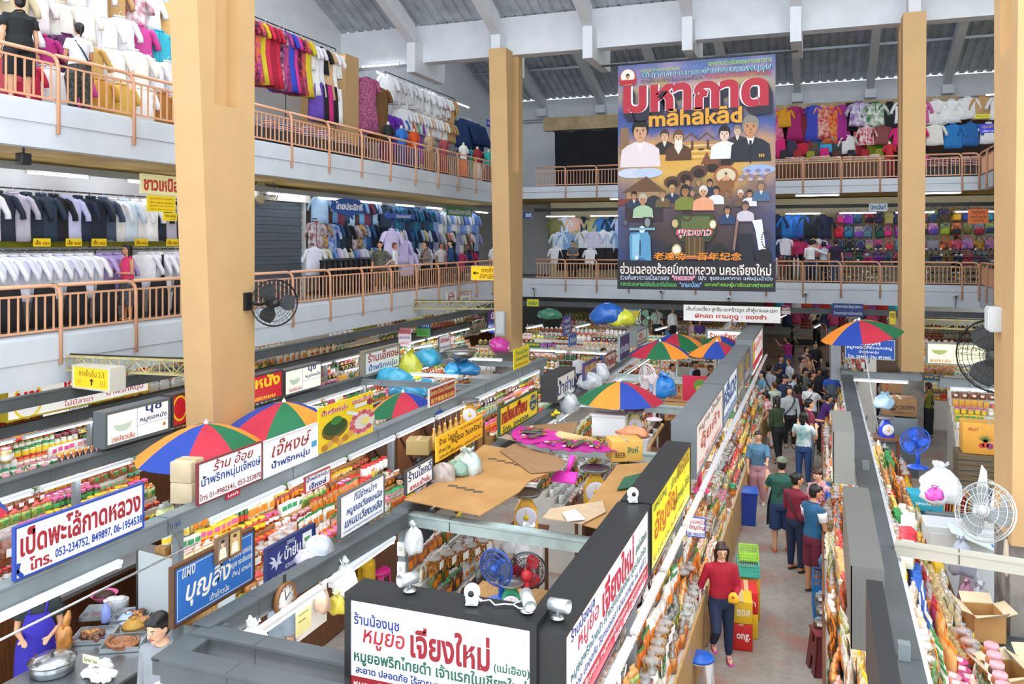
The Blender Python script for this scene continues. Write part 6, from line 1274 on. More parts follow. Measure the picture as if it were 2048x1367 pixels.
t=thing('step_crate','low wooden crate the young man in the grey sweater stands on','crate',(-5.28,5.62,0));b=MB();b.rbox((0,0,.3),(.6,.6,.6),.03);b.build('body',m_wood2,t);b=MB();b.box(-.29,.29,-.29,.29,.6,.62);b.build('top',m_wood,t)
person('young man in a grey and maroon sweater beside the blue lettered board',-5.28,5.62,-.05,1.72,top=('#8d9298','long'),bottom=('#1c2230','long'),hair=(BK,'short'),arms=('down','down'),skin=2,hi=True,z=.62,head=(0,.25))
def gal(label,x,y,z,face,H=1.62,**k):return person(label,x,y,face,H,z=z,**k)
gal('man in a black polo shirt with an orange collar on the upper left gallery',-12.62,10.2,F3,-1.9,1.8,top=('#14181a','short'),top2='#1a1e20',bottom=('#1a1c22','short'),hair=(BK,'short'),skin=0,fat=1.2,hi=True,faceon=False)
gal('woman in a white T-shirt with a dark strap on the upper left gallery',-12.62,11.4,F3,-2.0,1.62,top=('#dfe2e6','short'),bottom=('#1e2226','wide','#5a6058'),hair=(BK,'tail'),skin=1,fat=1.1,hi=True,straps=('#1c2a44',1),faceon=False,arms=('front','front'))
gal('woman in a black headscarf and pink vest among the white school shirts',-13.25,13.15,F2,-.3,1.55,top=('#d83a6a','none'),bottom=('#5a5f66','skirt','#2a2a2e'),hair=('#121014','long'),skin=1,arms=('phone','fold'),glasses=True)
gal('woman in a checked olive shirt walking on the lower left gallery',-12.85,22.8,F2,.3,1.62,top=('#6a6a58','elbow','#3a3c34',18),bottom=('#5a4a3c','mid'),hair=('#2a1a14','short'),skin=0,fat=1.2,arms=('down','hip'))
gal('woman in a white blouse seen from behind on the lower left gallery',-13.1,24.2,F2,2.0,1.58,top=('#e8eaf2','elbow'),bottom=('#17181c','long'),hair=('#6a3a20','tail'),skin=1)
gal('woman in a striped blouse with a black shoulder bag on the lower left gallery',-12.85,26.0,F2,-.6,1.64,top=('#9a8a84','long','#6a5a58',16),bottom=('#1a1b20','long'),hair=('#1f1412','bob'),skin=0,fat=1.15,arms=('low','fold'),straps=('#1a1a1e',1))
gal('woman in a blue denim shirt with a tied back hair on the lower left gallery',-12.85,28.1,F2,-.9,1.66,top=('#23497a','long'),bottom=('#26262c','long'),hair=(BK,'tail'),skin=2,arms=('down','low'))
gal('woman with brown hair half hidden beside the denim shirt',-13.2,28.0,F2,.9,1.58,top=('#d8d0d4','short'),bottom=('#333333','long'),hair=('#5a3422','bob'),skin=1)
gal('woman in a white shirt bending near the far left column on the gallery',-12.9,32.4,F2,1.2,1.6,top=('#eceef2','elbow'),bottom=('#2a4a8a','long'),hair=(BK,'tail'),skin=2,lean=.2)
gal('young man in a grey T-shirt with folded arms on the lower back gallery',-10.15,35.0,F2,.1,1.66,top=('#5a5f66','short'),bottom=('#222428','long'),hair=(BK,'short'),skin=0,arms=('fold','fold'))
gal('man carrying a white jacket on the lower back gallery',-.35,35.1,F2,2.9,1.68,top=('#eef0f2','long'),bottom=('#22344e','long'),hair=(BK,'short'),skin=1,arms=('wide','low'))
gal('woman in a pale grey top next to the man with the jacket',.15,35.2,F2,2.4,1.62,top=('#b8c0cc','short'),bottom=('#22262e','long'),hair=(BK,'bob'),skin=1)
gal('man in a dark purple T-shirt seen from behind on the lower back gallery',.58,34.85,F2,2.9,1.72,top=('#2a1f3a','short'),bottom=('#3a4f70','long'),hair=('#2a1a14','short'),skin=0,fat=1.15)
gal('woman in a white blouse and black trousers near the slanting stair',4.95,36.2,F2+.3,2.9,1.6,top=('#e8e4d8','elbow'),bottom=('#1a1a1e','tight'),hair=(BK,'bun'),skin=1)
# parasols
UC={'r':M('#b8233a',.7,var=.05),'g':M('#14683f',.7,var=.05),'o':M('#f08c28',.7,var=.05),'b':M('#1c3f9c',.7,var=.05)}
def umbrella(label,c,R_,rise,order,off=0,tilt=(0,0),h=None,n=8):
 t=thing('market_parasol',label,'umbrella',c);t.rotation_euler=(tilt[0],tilt[1],math.atan2(-c[1],-c[0])-PI/2+off)
 for k in range(n):
  b=MB();vs=[];m=5
  for i in range(m+1):
   q=i/m;rr=R_*q;z=-rise*(q**1.7)
   for j in range(4):
    a=2*PI*(k+j/3)/n;sag=1-.045*q*math.sin(PI*j/3)
    vs.append((rr*sag*math.cos(a),rr*sag*math.sin(a),z+(.0 if j in(0,3)else-.015*q)))
  fs=[(i*4+j,(i+1)*4+j,(i+1)*4+j+1,i*4+j+1)for i in range(m)for j in range(3)]
  nv=len(vs);vs+=[(x,y,z-.004)for x,y,z in vs];fs+=[tuple(nv+i for i in f[::-1])for f in fs]
  b.add(vs,fs,0,True);b.build('canopy_panel',UC[order[k%len(order)]],t)
 b=MB();b.lathe([(.03,-.02),(.032,.02),(.012,.05),(.0,.07)],8);b.build('tip',M('#e4e6e8',.4),t)
 b=MB();b.tube([(0,0,-.02),(0,0,-(h or 2.2))],.016,8);b.build('pole',M('#d8dadc',.4,metal=.3),t)
 for k in range(n):
  a=2*PI*k/n;b=MB();b.tube([(0,0,-.06),(R_*.5*math.cos(a),R_*.5*math.sin(a),-rise*.31-.012),(R_*.98*math.cos(a),R_*.98*math.sin(a),-rise*.97-.012)],.006,4);b.build('rib',M('#c8cacc',.4,metal=.4),t)
q=onY(1240,762,15.2);umbrella('single big four coloured parasol in the middle with orange and blue panels in front',q,.8,.36,'gobr',0,h=q.z)
q=onY(1320,682,20.6);umbrella('far parasol with red, green and orange panels in front of the others',q,.78,.34,'rgob',.35,h=q.z)
q=onY(1354,667,23.2);umbrella('rear far parasol of blue, red and green panels at left',q,.82,.36,'brgo',.1,h=q.z)
q=onY(1434,682,20.9);umbrella('far parasol with orange and blue panels beside the long box sign',q,.72,.33,'obrg',.3,h=q.z)
q=onY(1440,671,23.6);umbrella('rear far parasol of green and orange panels at right',q,.75,.34,'gobr',.1,h=q.z)
q=onY(1718,640,20.2);umbrella('tilted parasol of orange, blue, red and green panels over the blue price board',q,.88,.36,'obrg',0,(-.1,.16),h=3.2)
q=onX(412,846,-8.3);umbrella('near parasol at left of the phone number boards, blue and red panels in front',q,.98,.46,'obrg',-.3,h=q.z)
q=onX(568,803,-8.1);umbrella('near parasol behind the script board, red and green panels in front',q,.95,.44,'brgo',-.3,h=q.z)
q=onX(806,784,-7.75);umbrella('parasol left of the small red board with a wide red panel',q,.8,.42,'ogrb',-.3,(.1,.1),h=q.z)
umbrella('parasol cut off by the left edge, green and red panels',(-10.05+.9,6.35,2.82),.72,.36,'brgr',-.3,h=2.8)
# fans
m_wire=M('#2a2b2e',.4,metal=.5);m_wirew=M('#c9cccc',.4,metal=.3)
def fan(label,c,r,look,guard,blade,body,kind='stand',h=.5,n=3,floor=0):
 """look: direction the fan blows"""
 t=thing('electric_fan',label,'fan');f=Vector(look).normalized();X=Matrix.Translation(c)@f.to_track_quat('Z','Y').to_matrix().to_4x4()
 b=MB();b.M=X
 for z,q in((.07,.25),(.06,.55),(.045,.8),(.02,.96),(0,1),(-.03,.98),(-.07,.8),(-.085,.5)):
  b.tube([(r*q*math.cos(a),r*q*math.sin(a),z*r/.3)for a in[2*PI*i/24 for i in range(25)]],.004+.0016*(q==1)*3,4)
 for k in range(28):
  a=2*PI*k/28;b.tube([(r*q*math.cos(a),r*q*math.sin(a),z*r/.3)for q,z in((.15,.072),(.55,.06),(.8,.045),(1,0),(.8,-.07),(.3,-.088))],.0022,3)
 b.build('guard',guard,t)
 for k in range(n):
  b=MB();b.M=X;a0=2*PI*k/n;vs=[]
  for i in range(5):
   q=.12+.76*i/4;wd=.35+.5*math.sin(PI*min(1,i/4*.85+.1))
   for j in range(4):vs.append((r*q*math.cos(a0+wd*(j/3-.5)*1.5),r*q*math.sin(a0+wd*(j/3-.5)*1.5),.02-.04*(j/3)+.0))
  fs=[(i*4+j,i*4+j+1,(i+1)*4+j+1,(i+1)*4+j)for i in range(4)for j in range(3)];nv=len(vs)
  b.add(vs+[(x,y,z-.006)for x,y,z in vs],fs+[tuple(nv+i for i in g[::-1])for g in fs],0,True);b.build('blade',blade,t)
 b=MB();b.M=X;b.lathe([(.0,.085*r/.3),(.05*r/.3,.08*r/.3),(.055*r/.3,.03),(.05,-.06),(.075*r/.3,-.09*r/.3),(.085*r/.3,-.16*r/.3),(.06*r/.3,-.24*r/.3),(.0,-.25*r/.3)],14);b.build('motor',body,t)
 bk=X@Vector((0,0,-.17*r/.3));b=MB()
 if kind=='stand':
  b.tube([bk,(bk.x,bk.y,bk.z-h+.04)],[.03,.035],10);b.lathe([(.17,0),(.17,.02),(.06,.05),(.035,.07)],16,(bk.x,bk.y,bk.z-h))
 else:
  w=Vector(kind);b.tube([bk,bk+(w-bk)*.5+Vector((0,0,-.05)),w],.028,8);b.cb(w,(.12,.16,.3))
 b.build('stand',body,t);return t
cam_dir=lambda p:(Vector((0,0,CZ))-Vector(p)).normalized()
q=onX(1055,1140,-2.85);fan('red table fan behind the near black framed sign',q,.2,(-.2,.9,.1),M('#4a4a50',.4,metal=.4),M('#c81e2a',.3),M('#c0202c',.35),h=.45)
q=onX(992,1135,-3.1);fan('blue rimmed table fan behind the near black framed sign',q,.19,cam_dir(q)+Vector((-.5,0,-.4)),M('#2a50a0',.4),M('#5a6470',.3,alpha=.7),M('#2f62c0',.35),h=.4)
q=(1.72,10.5,2.5);fan('grey wall fan fixed at the near right column',q,.33,(-.5,-.65,.35),m_wirew,M('#8d9394',.4,alpha=.6),M('#b9bfc2',.4),kind=(2.04,11.0,2.4))
q=onY(1992,712,11.95);fan('big black wall fan behind the near right column',q,.47,(-.45,-.9,0),m_wire,M('#3a3d40',.4),M('#35373a',.4),kind=(2.2,12.15,q.z))
q=Vector((-8.75,11.9,4.46));fan('big black wall fan at the near left column',q,.4,(.75,-.6,0),m_wire,M('#26272a',.4),M('#1d1e20',.4),kind=(-9.1,11.6,4.5))
q=onX(529,385,-13.9);fan('old beige wall fan above the roller shutter',q,.36,(.7,-.7,-.1),M('#6a655a',.5),M('#8a7f5e',.5),M('#5a564c',.5),kind=(-14.3,q.y+.2,q.z+.1))
q=onX(1295,755,-3.4);fan('white fan half hidden behind the single big parasol',q,.3,(-.6,-.6,0),M('#e8dcdc',.4),M('#e8dede',.4),M('#e4d4d4',.4),h=.9)
q=onX(1385,918,-1.95);fan('pink table fan behind the grey box sign',q,.22,(-.6,-.3,.1),M('#e0446a',.4),M('#d84a74',.4),M('#c83a64',.4),h=.5)
q=onX(1296,635,-5.0);fan('green pedestal fan at the far middle stalls',q,.3,(.3,-.9,0),M('#3a4a44',.4),M('#9ac0a4',.4),M('#b4d4bc',.4),h=.85)
q=onX(1830,880,1.5);fan('bright blue fan lying on the refrigerators',q,.24,(-.4,-.7,.6),M('#1c4fb8',.4),M('#1f5ac8',.4),M('#1c4fb8',.4),h=.4)
# dial scales
def scale(label,p,c,rz=0,s=1,h=.34):
 t=thing('dial_scale',label,'scale',p,rz);t.scale=(s,s,s);m=M(c,.4,metal=.1)
 b=MB();b.loft([[(x*w,y*d,z)for x,y in((-1,-.7),(-.7,-1),(.7,-1),(1,-.7),(1,.7),(.7,1),(-.7,1),(-1,.7))]for w,d,z in((.13,.1,0),(.13,.1,.06),(.12,.08,.2),(.07,.06,.29),(.04,.04,h))],smooth=False);b.build('housing',m,t)
 b=MB();X=Matrix.Translation((0,-.098,.15))@Matrix.Rotation(PI/2+.08,4,'X');b.lathe([(.115,0),(.115,.012),(.1,.016)],20,X=X);b.build('dial',M('#d8d4e0',.3),t)
 b=MB();b.lathe([(.03,.017),(.03,.02),(.0,.021)],12,X=X);b.box(-.004,.004,0,.09,.018,.021,X=X);b.build('pointer',M('#e0c01e',.4),t)
 b=MB();b.lathe([(.05,h),(.14,h+.012),(.17,h+.05),(.172,h+.056),(.13,h+.024),(.03,h+.014)],20);b.build('pan',M('#b8bcbe',.25,metal=.8),t)
# cartons, crates, bins
m_card=M('#a87a44',.75,c2='#b98a52',scale=2);m_card2=M('#96714c',.8,var=.08);m_card3=M('#c9b795',.75,var=.06)
def carton(label,p,d,rz=0,mat=None,texts=(),flaps=False,group=None,tape='#c8a878',s_mats=None):
 t=thing('cardboard_box',label,'box',p,rz,group);w,l,h=d;b=MB()
 if not flaps:b.rbox((0,0,h/2),d,.012,0)
 else:
  th=.008
  b.box(-w/2,w/2,-l/2,l/2,0,th)
  for x0,x1,y0,y1 in((-w/2,-w/2+th,-l/2,l/2),(w/2-th,w/2,-l/2,l/2),(-w/2,w/2,-l/2,-l/2+th),(-w/2,w/2,l/2-th,l/2)):b.box(x0,x1,y0,y1,0,h)
 bo=b.build('box_body',mat or m_card,t)
 if flaps:
  for sx,ax in((-1,0),(1,0),(-1,1),(1,1)):
   b=MB();L=(w if ax==0 else l)*.45
   if ax==0:b.poly([(sx*w/2,-l/2,h),(sx*w/2,l/2,h),(sx*(w/2+L*.8),l/2,h+L*.45*(.4+R.random())),(sx*(w/2+L*.8),-l/2,h+L*.3)])
   else:b.poly([(-w/2,sx*l/2,h),(w/2,sx*l/2,h),(w/2,sx*(l/2+L*.6),h+L*.5),(-w/2,sx*(l/2+L*.6),h+L*.6*R.random())])
   v=list(b.v);b.add([(x,y,z+.006)for x,y,z in v],[(3,2,1,0)]);b.build('flap',m_card3,t)
 else:
  b=MB();b.box(-.03,.03,-l/2-.002,l/2+.002,h-.02,h+.002);b.build('tape',M(tape,.4),t)
 if texts:
  b=MB();ms=[];X=face_frame((-w/2,-l/2-.002,0),(1,0,0));b.M=X
  for tx in texts:
   m=M(tx[5],.6)
   if m not in ms:ms.append(m)
   put_text(b,tx[0],tx[1]*w,tx[2]*w,tx[3]*h,tx[4]*h,.001,ms.index(m),.02)
  b.build('lettering',ms,bo)
 return t
BC='#b03a2e'
q=(-6.98,8.35,2.37)
t=carton('lower pale carton with small red print left of the phone number board',onX(374,1000,-7.3),(.3,.28,.25),.25+PI/2,m_card3,[('XXX',.5,.8,.62,.78,BC),('ขนมไทย 24',.3,.9,.2,.3,BC)])
t=carton('upper pale carton with small red print left of the phone number board',onX(374,1000,-7.3)+Vector((0,0,.255)),(.3,.28,.25),.2+PI/2,m_card3,[('XXX',.5,.8,.62,.78,BC),('ขนมไทย 24',.3,.9,.2,.3,BC)])
for i,(u,v,X_,d,l,tx)in enumerate(((1797,828,1.75,(.72,.5,.42),'brown carton printed with a crown in front of the stained column',[('CROWN',.45,.92,.38,.62,'#3a3028'),('Food Building Company',.2,.9,.16,.26,'#3a3028'),('♔',.1,.4,.3,.7,'#3a3028')]),(1782,783,1.72,(.5,.42,.34),'smaller carton with a red ring emblem on top of the crown carton',[('0',.12,.32,.25,.75,BC),('สด',.65,.85,.25,.5,'#8a6a4a')]))):
 p=onX(u,v,X_);carton(l,p,d,.1,m_card2,tx)
t=thing('refrigerator_chest','grey metal cabinet carrying the crown carton','cabinet',onX(1797,830,1.75)-Vector((0,0,0)));zz=t.location.z;t.location.z=0;b=MB();b.rbox((0,0,zz/2-.002),(.8,.6,zz-.006),.02);b.build('body',M('#6a7478',.4,metal=.3),t);b=MB();b.box(-.39,.39,-.312,-.3,zz*.55,zz*.57);b.build('seam',m_dark,t)
p=onX(1955,825,3.0);carton('big orange yellow carton with a pineapple and fruit emblem at right',(p.x+.2,p.y,1.25),(1.0,.5,.62),.02,M('#e0a03a',.6,var=.05),[('FRUIT',.1,.28,.74,.84,'#b8402a')])
b=MB();X=face_frame((p.x+.2-.5,p.y-.252,1.25),(1,0,0));b.M=X
for cx,cy,rr in((.4,.2,.06),(.48,.18,.06),(.33,.18,.05)):b.poly([(cx+rr*math.cos(a),cy+rr*math.sin(a),.004)for a in[PI*i/8 for i in range(16)]],0 if cx<.45 else 1)
for k in range(9):a=.3+k*.3;b.poly([(.4-.02,.25,.006),(.4+.02,.25,.006),(.4+.17*math.cos(a),.27+.15*math.sin(a),.006)],2)
o=b.build('fruit_emblem',[M('#c83a2e',.5),M('#8a3a7a',.5),M('#2a6a3a',.5)],[c for c in bpy.data.objects if c.name.startswith('cardboard_box')and 'pineapple' in c.get('label','')][0]);o.matrix_parent_inverse=Matrix();o.parent.rotation_euler=(0,0,0);o.matrix_basis=Matrix.Translation(-o.parent.location)
for i in range(3):
 p0=onX(1945,900,2.9);t=thing('wooden_plank_stack','weathered wooden crate plank layer under the pineapple carton, %s layer'%['lowest','middle','top'][i],'crate',(p.x+.2,p.y,.62+.21*i));b=MB()
 b.box(-.6,.6,-.35,.35,.0,.2);b.build('boards',M('#7a6a52',.8,c2='#5c4c38',scale=3,stretch=(1,1,12)),t);b=MB();b.box(-.61,.61,-.352,-.34,.09,.11);b.build('gap',m_dark,t)
t=thing('wooden_base_block','dark base cabinet below the plank layers at right','cabinet',(p.x+.2,p.y,0));b=MB();b.box(-.6,.6,-.35,.35,0,.62);b.build('body',M('#6a6e70',.5),t);b=MB();b.box(-.5,.5,-.355,-.35,.1,.5);b.build('door',M('#5a5e60',.5),t)
for u,v,d,l,c in((1890,935,(.5,.4,.34),'bright turquoise carton with pale bands on the grey cabinet','#2a9ab0'),):
 p=onX(1848,965,1.62);carton(l,(p.x,p.y,1.02),d,.1,M(c,.5),[('SPONGE',.15,.85,.5,.62,'#e8f0f0'),('ขนมจีน',.3,.75,.12,.3,'#1f4a58')],tape='#8ad0dc')
t=thing('steel_cabinet','long dark grey steel cabinet beside the near right column','cabinet',(1.95,9.9,0));b=MB();b.rbox((0,0,.5),(.95,2.8,1.0),.02);b.build('body',M('#565d62',.45,metal=.3),t);b=MB();b.box(-.485,-.475,-1.3,1.3,.1,.9);b.build('door',M('#49494c',.45,metal=.3),t)
t=thing('steel_cabinet','pale grey steel back panel behind the turquoise carton','cabinet',(2.0,13.3,0));b=MB();b.rbox((0,0,.75),(1.2,.5,1.5),.02);b.build('body',M('#c4c9cb',.45,metal=.2),t);b=MB();b.box(-.55,.55,-.262,-.25,.2,1.4);b.build('door',M('#d2d6d8',.45),t)
for i,(x,y,z,rz,l)in enumerate(((1.72,9.35,1.0,.4,'big open brown carton at the lower right corner'),(2.08,9.55,1.01,.3,'open brown carton with a striped packet at the right edge'),(1.75,10.75,1.01,.2,'open brown carton on the cabinet behind the grey wall fan'))):
 carton(l,(x,y,z),(.34,.36,.3),rz,m_card,flaps=True)
for i,(u,v,l)in enumerate(((1360,825,'lower'),(1355,775,'upper'))):
 p=onX(1357,838,-3.2);carton('%s light brown carton with red figures behind the single big parasol'%l,(p.x,p.y,p.z+.46*i),(.62,.45,.45),.05+.1*i,M('#c0925e',.7),[('8 ขนม 8',.1,.55,.5,.85,'#8a2a1e'),('อร่อย',.15,.6,.15,.42,'#8a2a1e'),('||||',.7,.9,.45,.65,'#3a2a20')])
p=onX(1248,960,-2.65);carton('tilted yellow brown carton with a tiger emblem on the stall top',(p.x,p.y,2.38),(.46,.34,.3),.5,M('#d8a84e',.6),[('BEER',.12,.45,.2,.45,'#6a3a1e'),('สิงห์',.5,.85,.4,.7,'#2a6a4a')])
for p,d,l,c in((onX(838,905,-5.6),(.34,.3,.22),'small brown box with white papers behind the wooden doors','#a8905a'),(onX(988,800,-8.8),(.6,.45,.28),'flat white carton full of clear packs on the far bags','#e6e6ee')):
 carton(l,p,d,.3,M(c,.6))
for p,d,c,l in((onX(985,790,-8.6),(1.0,.9,.75),'#8d9292','long grey refrigerator carrying blue bags and a steel bowl'),(onX(1100,860,-5.6),(.8,.7,1.2),'#6d7070','grey metal back cabinet beside the yellow flowers')):
 t=thing('refrigerator_chest',l,'cabinet',(p.x,p.y,0));H_=1.75 if d[0]==1.0 else 1.5;b=MB();b.rbox((0,0,H_/2),(d[0],d[1],H_),.03);b.build('body',M(c,.4,metal=.3),t);b=MB();b.box(-d[0]*.45,d[0]*.45,-d[1]/2-.012,-d[1]/2,H_*.3,H_*.9);b.build('door',M('#a4a9a8',.4,metal=.2),t)
t=thing('wooden_door_panel','row of dark brown wooden folding doors behind the golden hanging ducks','doors',(-7.3,12.6,0));
for i in range(4):
 b=MB();b.box(-.03,.03,.95*i,.95*i+.92,.05,2.05);o=b.build('door_leaf',m_wood if i%2 else M('#4a2c18',.5,var=.2),t);b=MB()
 for z in(.1,1.0,1.95):b.box(.03,.05,.95*i+.03,.95*i+.89,z,z+.07)
 b.tube([(.045,.95*i+.05,.15),(.045,.95*i+.87,1.0)],.02,4);b.tube([(.045,.95*i+.05,1.95),(.045,.95*i+.87,1.05)],.02,4);b.build('brace',M('#3a2416',.5),o)
t=thing('wooden_cabinet','tall dark wooden cupboard leaning open beside the long stick','cabinet',(-2.55,13.6,0));b=MB();b.box(-.25,.25,-1.2,1.3,.05,1.75);b.build('body',M('#3f2c20',.6,var=.2),t);b=MB();b.box(-.28,.28,-1.25,1.35,1.75,1.8);b.build('top',m_wood,t)
t=thing('bamboo_stick','long pale wooden stick leaning over the stall top','stick');b=MB();b.tube([onX(1288,925,-2.5),onX(1300,890,-2.45),onX(1325,850,-2.35)],.025,7);b.build('shaft',m_wood2,t);b=MB();b.ball(onX(1325,850,-2.35),.032);b.build('knob',m_wood2,t)
# cardboard roof sheets
def card_sheet(label,pts,z,th=.012,mat=m_card,marks=()):
 t=thing('cardboard_sheet',label,'cardboard');c=Vector((sum(p[0]for p in pts)/len(pts),sum(p[1]for p in pts)/len(pts),0));t.location=(c.x,c.y,z);b=MB();b.prism([(p[0]-c.x,p[1]-c.y)for p in pts],0,th);b.build('sheet',mat,t)
 b=MB()
 for(u,v,w,h,a)in marks:
  q=onZ(u,v,z);X=Matrix.Translation((q.x-c.x,q.y-c.y,th+.002))@Matrix.Rotation(a,4,'Z')
  b.box(-w/2,w/2,-h/2,h/2,0,.001,X=X)
 if marks:b.build('printed_marks',M('#5a4a3a',.7),t)
Z=2.45;zz=lambda*L:[onZ(u,v,Z)for u,v in L]
mk=[(905+17*i,973+4*i,.12,.07,.2)for i in range(4)]+[(985+17*i,919+4*i,.12,.07,.2)for i in range(4)]
card_sheet('big flat brown cardboard sheet roofing the middle stall',zz((808,1000),(868,968),(968,890),(1062,905),(1100,945),(1060,962),(1038,985),(960,1032)),Z,mat=m_card,marks=mk)
card_sheet('second brown cardboard sheet overlapping the big one on its right',zz((1000,905),(1030,890),(1100,912),(1132,925),(1118,945),(1062,950)),Z+.02,mat=m_card2)
card_sheet('pale cardboard strip lying behind the crumpled bags',zz((995,880),(1000,872),(1078,886),(1080,897)),Z+.04,mat=M('#a89078',.8,var=.1))
card_sheet('brown cardboard sheet below the magenta folding fan',zz((1040,850),(1155,840),(1150,862),(1110,880),(1060,876)),Z-.03,mat=m_card2)
card_sheet('long curved brown cardboard sheet on the right of the middle stalls',zz((1165,1020),(1235,930),(1312,925),(1330,950),(1260,1010),(1210,1062),(1165,1050)),Z,mat=m_card)
card_sheet('pale stack of flattened cardboard at the near end of the stall top',zz((1085,1040),(1100,1022),(1205,1006),(1212,1028),(1165,1052)),Z+.02,mat=M('#c0a484',.8,var=.08))
card_sheet('white paper cut-out lying on the flattened cardboard',zz((1125,1035),(1150,1028),(1170,1048),(1135,1052)),Z+.05,mat=M('#eceef2',.6))
card_sheet('green and white fruit carton lid on the curved cardboard',zz((1234,985),(1248,960),(1296,948),(1290,975)),Z+.03,mat=M('#2a5a44',.5,c2='#2f6a4e'))
def fold_fan(label,piv,a0,a1,r,z):
 t=thing('folding_fan',label,'folding fan',(piv.x,piv.y,z));n=12;vs=[]
 for i in range(n+1):
  a=a0+(a1-a0)*i/n
  for q in(.38,.7,1):vs.append((r*q*math.cos(a),r*q*math.sin(a),.025*(i%2)+.03*q))
 fs=[(i*3+j,(i+1)*3+j,(i+1)*3+j+1,i*3+j+1)for i in range(n)for j in range(2)];nv=len(vs);b=MB()
 b.add(vs+[(x,y,z_-.004)for x,y,z_ in vs],fs+[tuple(nv+k for k in f[::-1])for f in fs]);b.build('leaf',M('#b81f88',.6,var=.05),t)
 b=MB()
 for i in range(0,n+1):a=a0+(a1-a0)*i/n;b.tube([(0,0,.0),(r*.4*math.cos(a),r*.4*math.sin(a),.03)],.008,4)
 b.build('sticks',M('#d8b078',.5),t)
 b=MB();rr=random.Random(5);am=(a0+a1)/2
 def pt(k,dq):q=.5+.38*((k*37)%10)/10*.4+.25*math.sin(k*.9+1)*.5+.12;a=a0+(a1-a0)*(.12+.76*k/16);return Vector((r*(q+dq)*math.cos(a),r*(q+dq)*math.sin(a),.075))
 b.tube([pt(k,0)for k in range(17)],[.015+.03*math.sin(PI*k/16)for k in range(17)],6,0,flat=.3)
 for k in range(1,16):b.tube([pt(k,0),pt(k,.1*(-1)**k)],[.022,.006],5,1,flat=.4)
 for k in range(6):
  a=a0+(a1-a0)*(.1+.15*k);c=Vector((r*(.6+.3*rr.random())*math.cos(a),r*(.6+.3*rr.random())*math.sin(a),.072));b.ball(c,(.035,.035,.008),2 if k%2 else 3,8,4)
 b.build('painted_ornament',[M('#4a5a3a',.6),M('#d8743a',.6),M('#3a5aa8',.6),M('#d8e0e8',.6)],t)
pv=onZ(1168,866,2.55)
fold_fan('left half of the magenta folding fan with painted ornaments',pv,2.95,4.1,1.12,2.5);fold_fan('right half of the magenta folding fan with painted ornaments',pv+Vector((.05,-.05,0)),4.15,5.4,1.12,2.52)
# crumpled and filled plastic bags
def pbag(label,p,s,mat,seed,group=None,neck=True):
 t=thing('plastic_bag',label,'plastic bag',p,group=group);bb=blob(seed,s[0],s[1],s[2],.16,neck=neck);obj('film',bb.mesh('film',mat),t)
 b=MB();b.tube([(s[0]*.09*math.cos(a),s[1]*.09*math.sin(a),s[2]*(.955 if neck else 1.0))for a in[2*PI*i/10 for i in range(11)]],.006,4);b.build('knot',M('#e8e8e8',.5),t)
F_=lambda c,a=1.0,v=.12:M(c,.28,alpha=a,coat=.7,bump=.6,scale=10,var=v)
for i,(u,v,X_,s,c,l)in enumerate(((887,950,-4.55,(.36,.32,.28),'#a8988c','round brownish film bag at the left edge of the big cardboard sheet'),(915,935,-4.45,(.34,.3,.2),'#7a9a86','greenish crumpled bag on the big cardboard sheet'),(938,925,-4.35,(.38,.34,.34),'#b8c4bc','pale green crumpled bag beside the deep yellow board'),(1180,762,-4.6,(.5,.45,.34),'#c8ccd0','clear crumpled bag in front of the purple board'),(1200,745,-4.6,(.45,.4,.36),'#d0d4d8','clear crumpled bag beside the purple board'),(1138,805,-4.55,(.4,.36,.42),'#d8dcde','clear crumpled bag in front of the black box sign'),(790,755,-9.5,(.9,.6,.42),'#3aa8cc','large light blue film bag at left on the far goods'),(815,778,-9.2,(1.0,.7,.42),'#2a9ac4','large light blue film bag in front on the far goods'),(850,770,-9.0,(.5,.45,.3),'#2f9fc8','smaller light blue film bag on the far goods'),(818,732,-9.7,(.6,.5,.75),'#c8c83a','tall yellow green film bag beside the framed shop board'),(856,715,-9.6,(.8,.6,.42),'#3aa4c4','blue film bag right of the yellow green bag'),(925,735,-8.6,(.85,.7,.35),'#1f7fb8','bright blue bag on the grey refrigerator'),(903,738,-8.7,(.35,.3,.3),'#2a90c8','small bright blue bag on the grey refrigerator'),(1000,690,-9.3,(.62,.55,.45),'#d03aa0','shiny magenta package beside the far left column'),(1325,772,-3.3,(.55,.5,.5),'#1e7fd0','bright blue tied bag left of the cartons behind the parasol'),(1213,628,-6.0,(1.0,.8,.6),'#1f62b8','blue bag on the far shelf below the back gallery'),(1240,635,-5.6,(.9,.7,.5),'#d8d83a','yellow bag on the far shelf below the back gallery'),(1100,628,-9.0,(.8,.6,.35),'#3f8a6a','green bag on the far counter'),(635,1100,-4.75,(.3,.26,.26),'#b8bcc2','grey film bag with blue print on the wall clock rail'),(612,1115,-4.8,(.22,.2,.14),'#c0b8c8','small lilac film bag on the wall clock rail'))):
 p=onX(u,v+(0),X_);h=s[2];base=onX(u,v,X_);base.z-=h*.45
 pbag(l,base,s,F_(c,.9 if c in('#c8ccd0','#d0d4d8','#d8dcde')else 1),40+i,neck=i in(2,5,9,14))
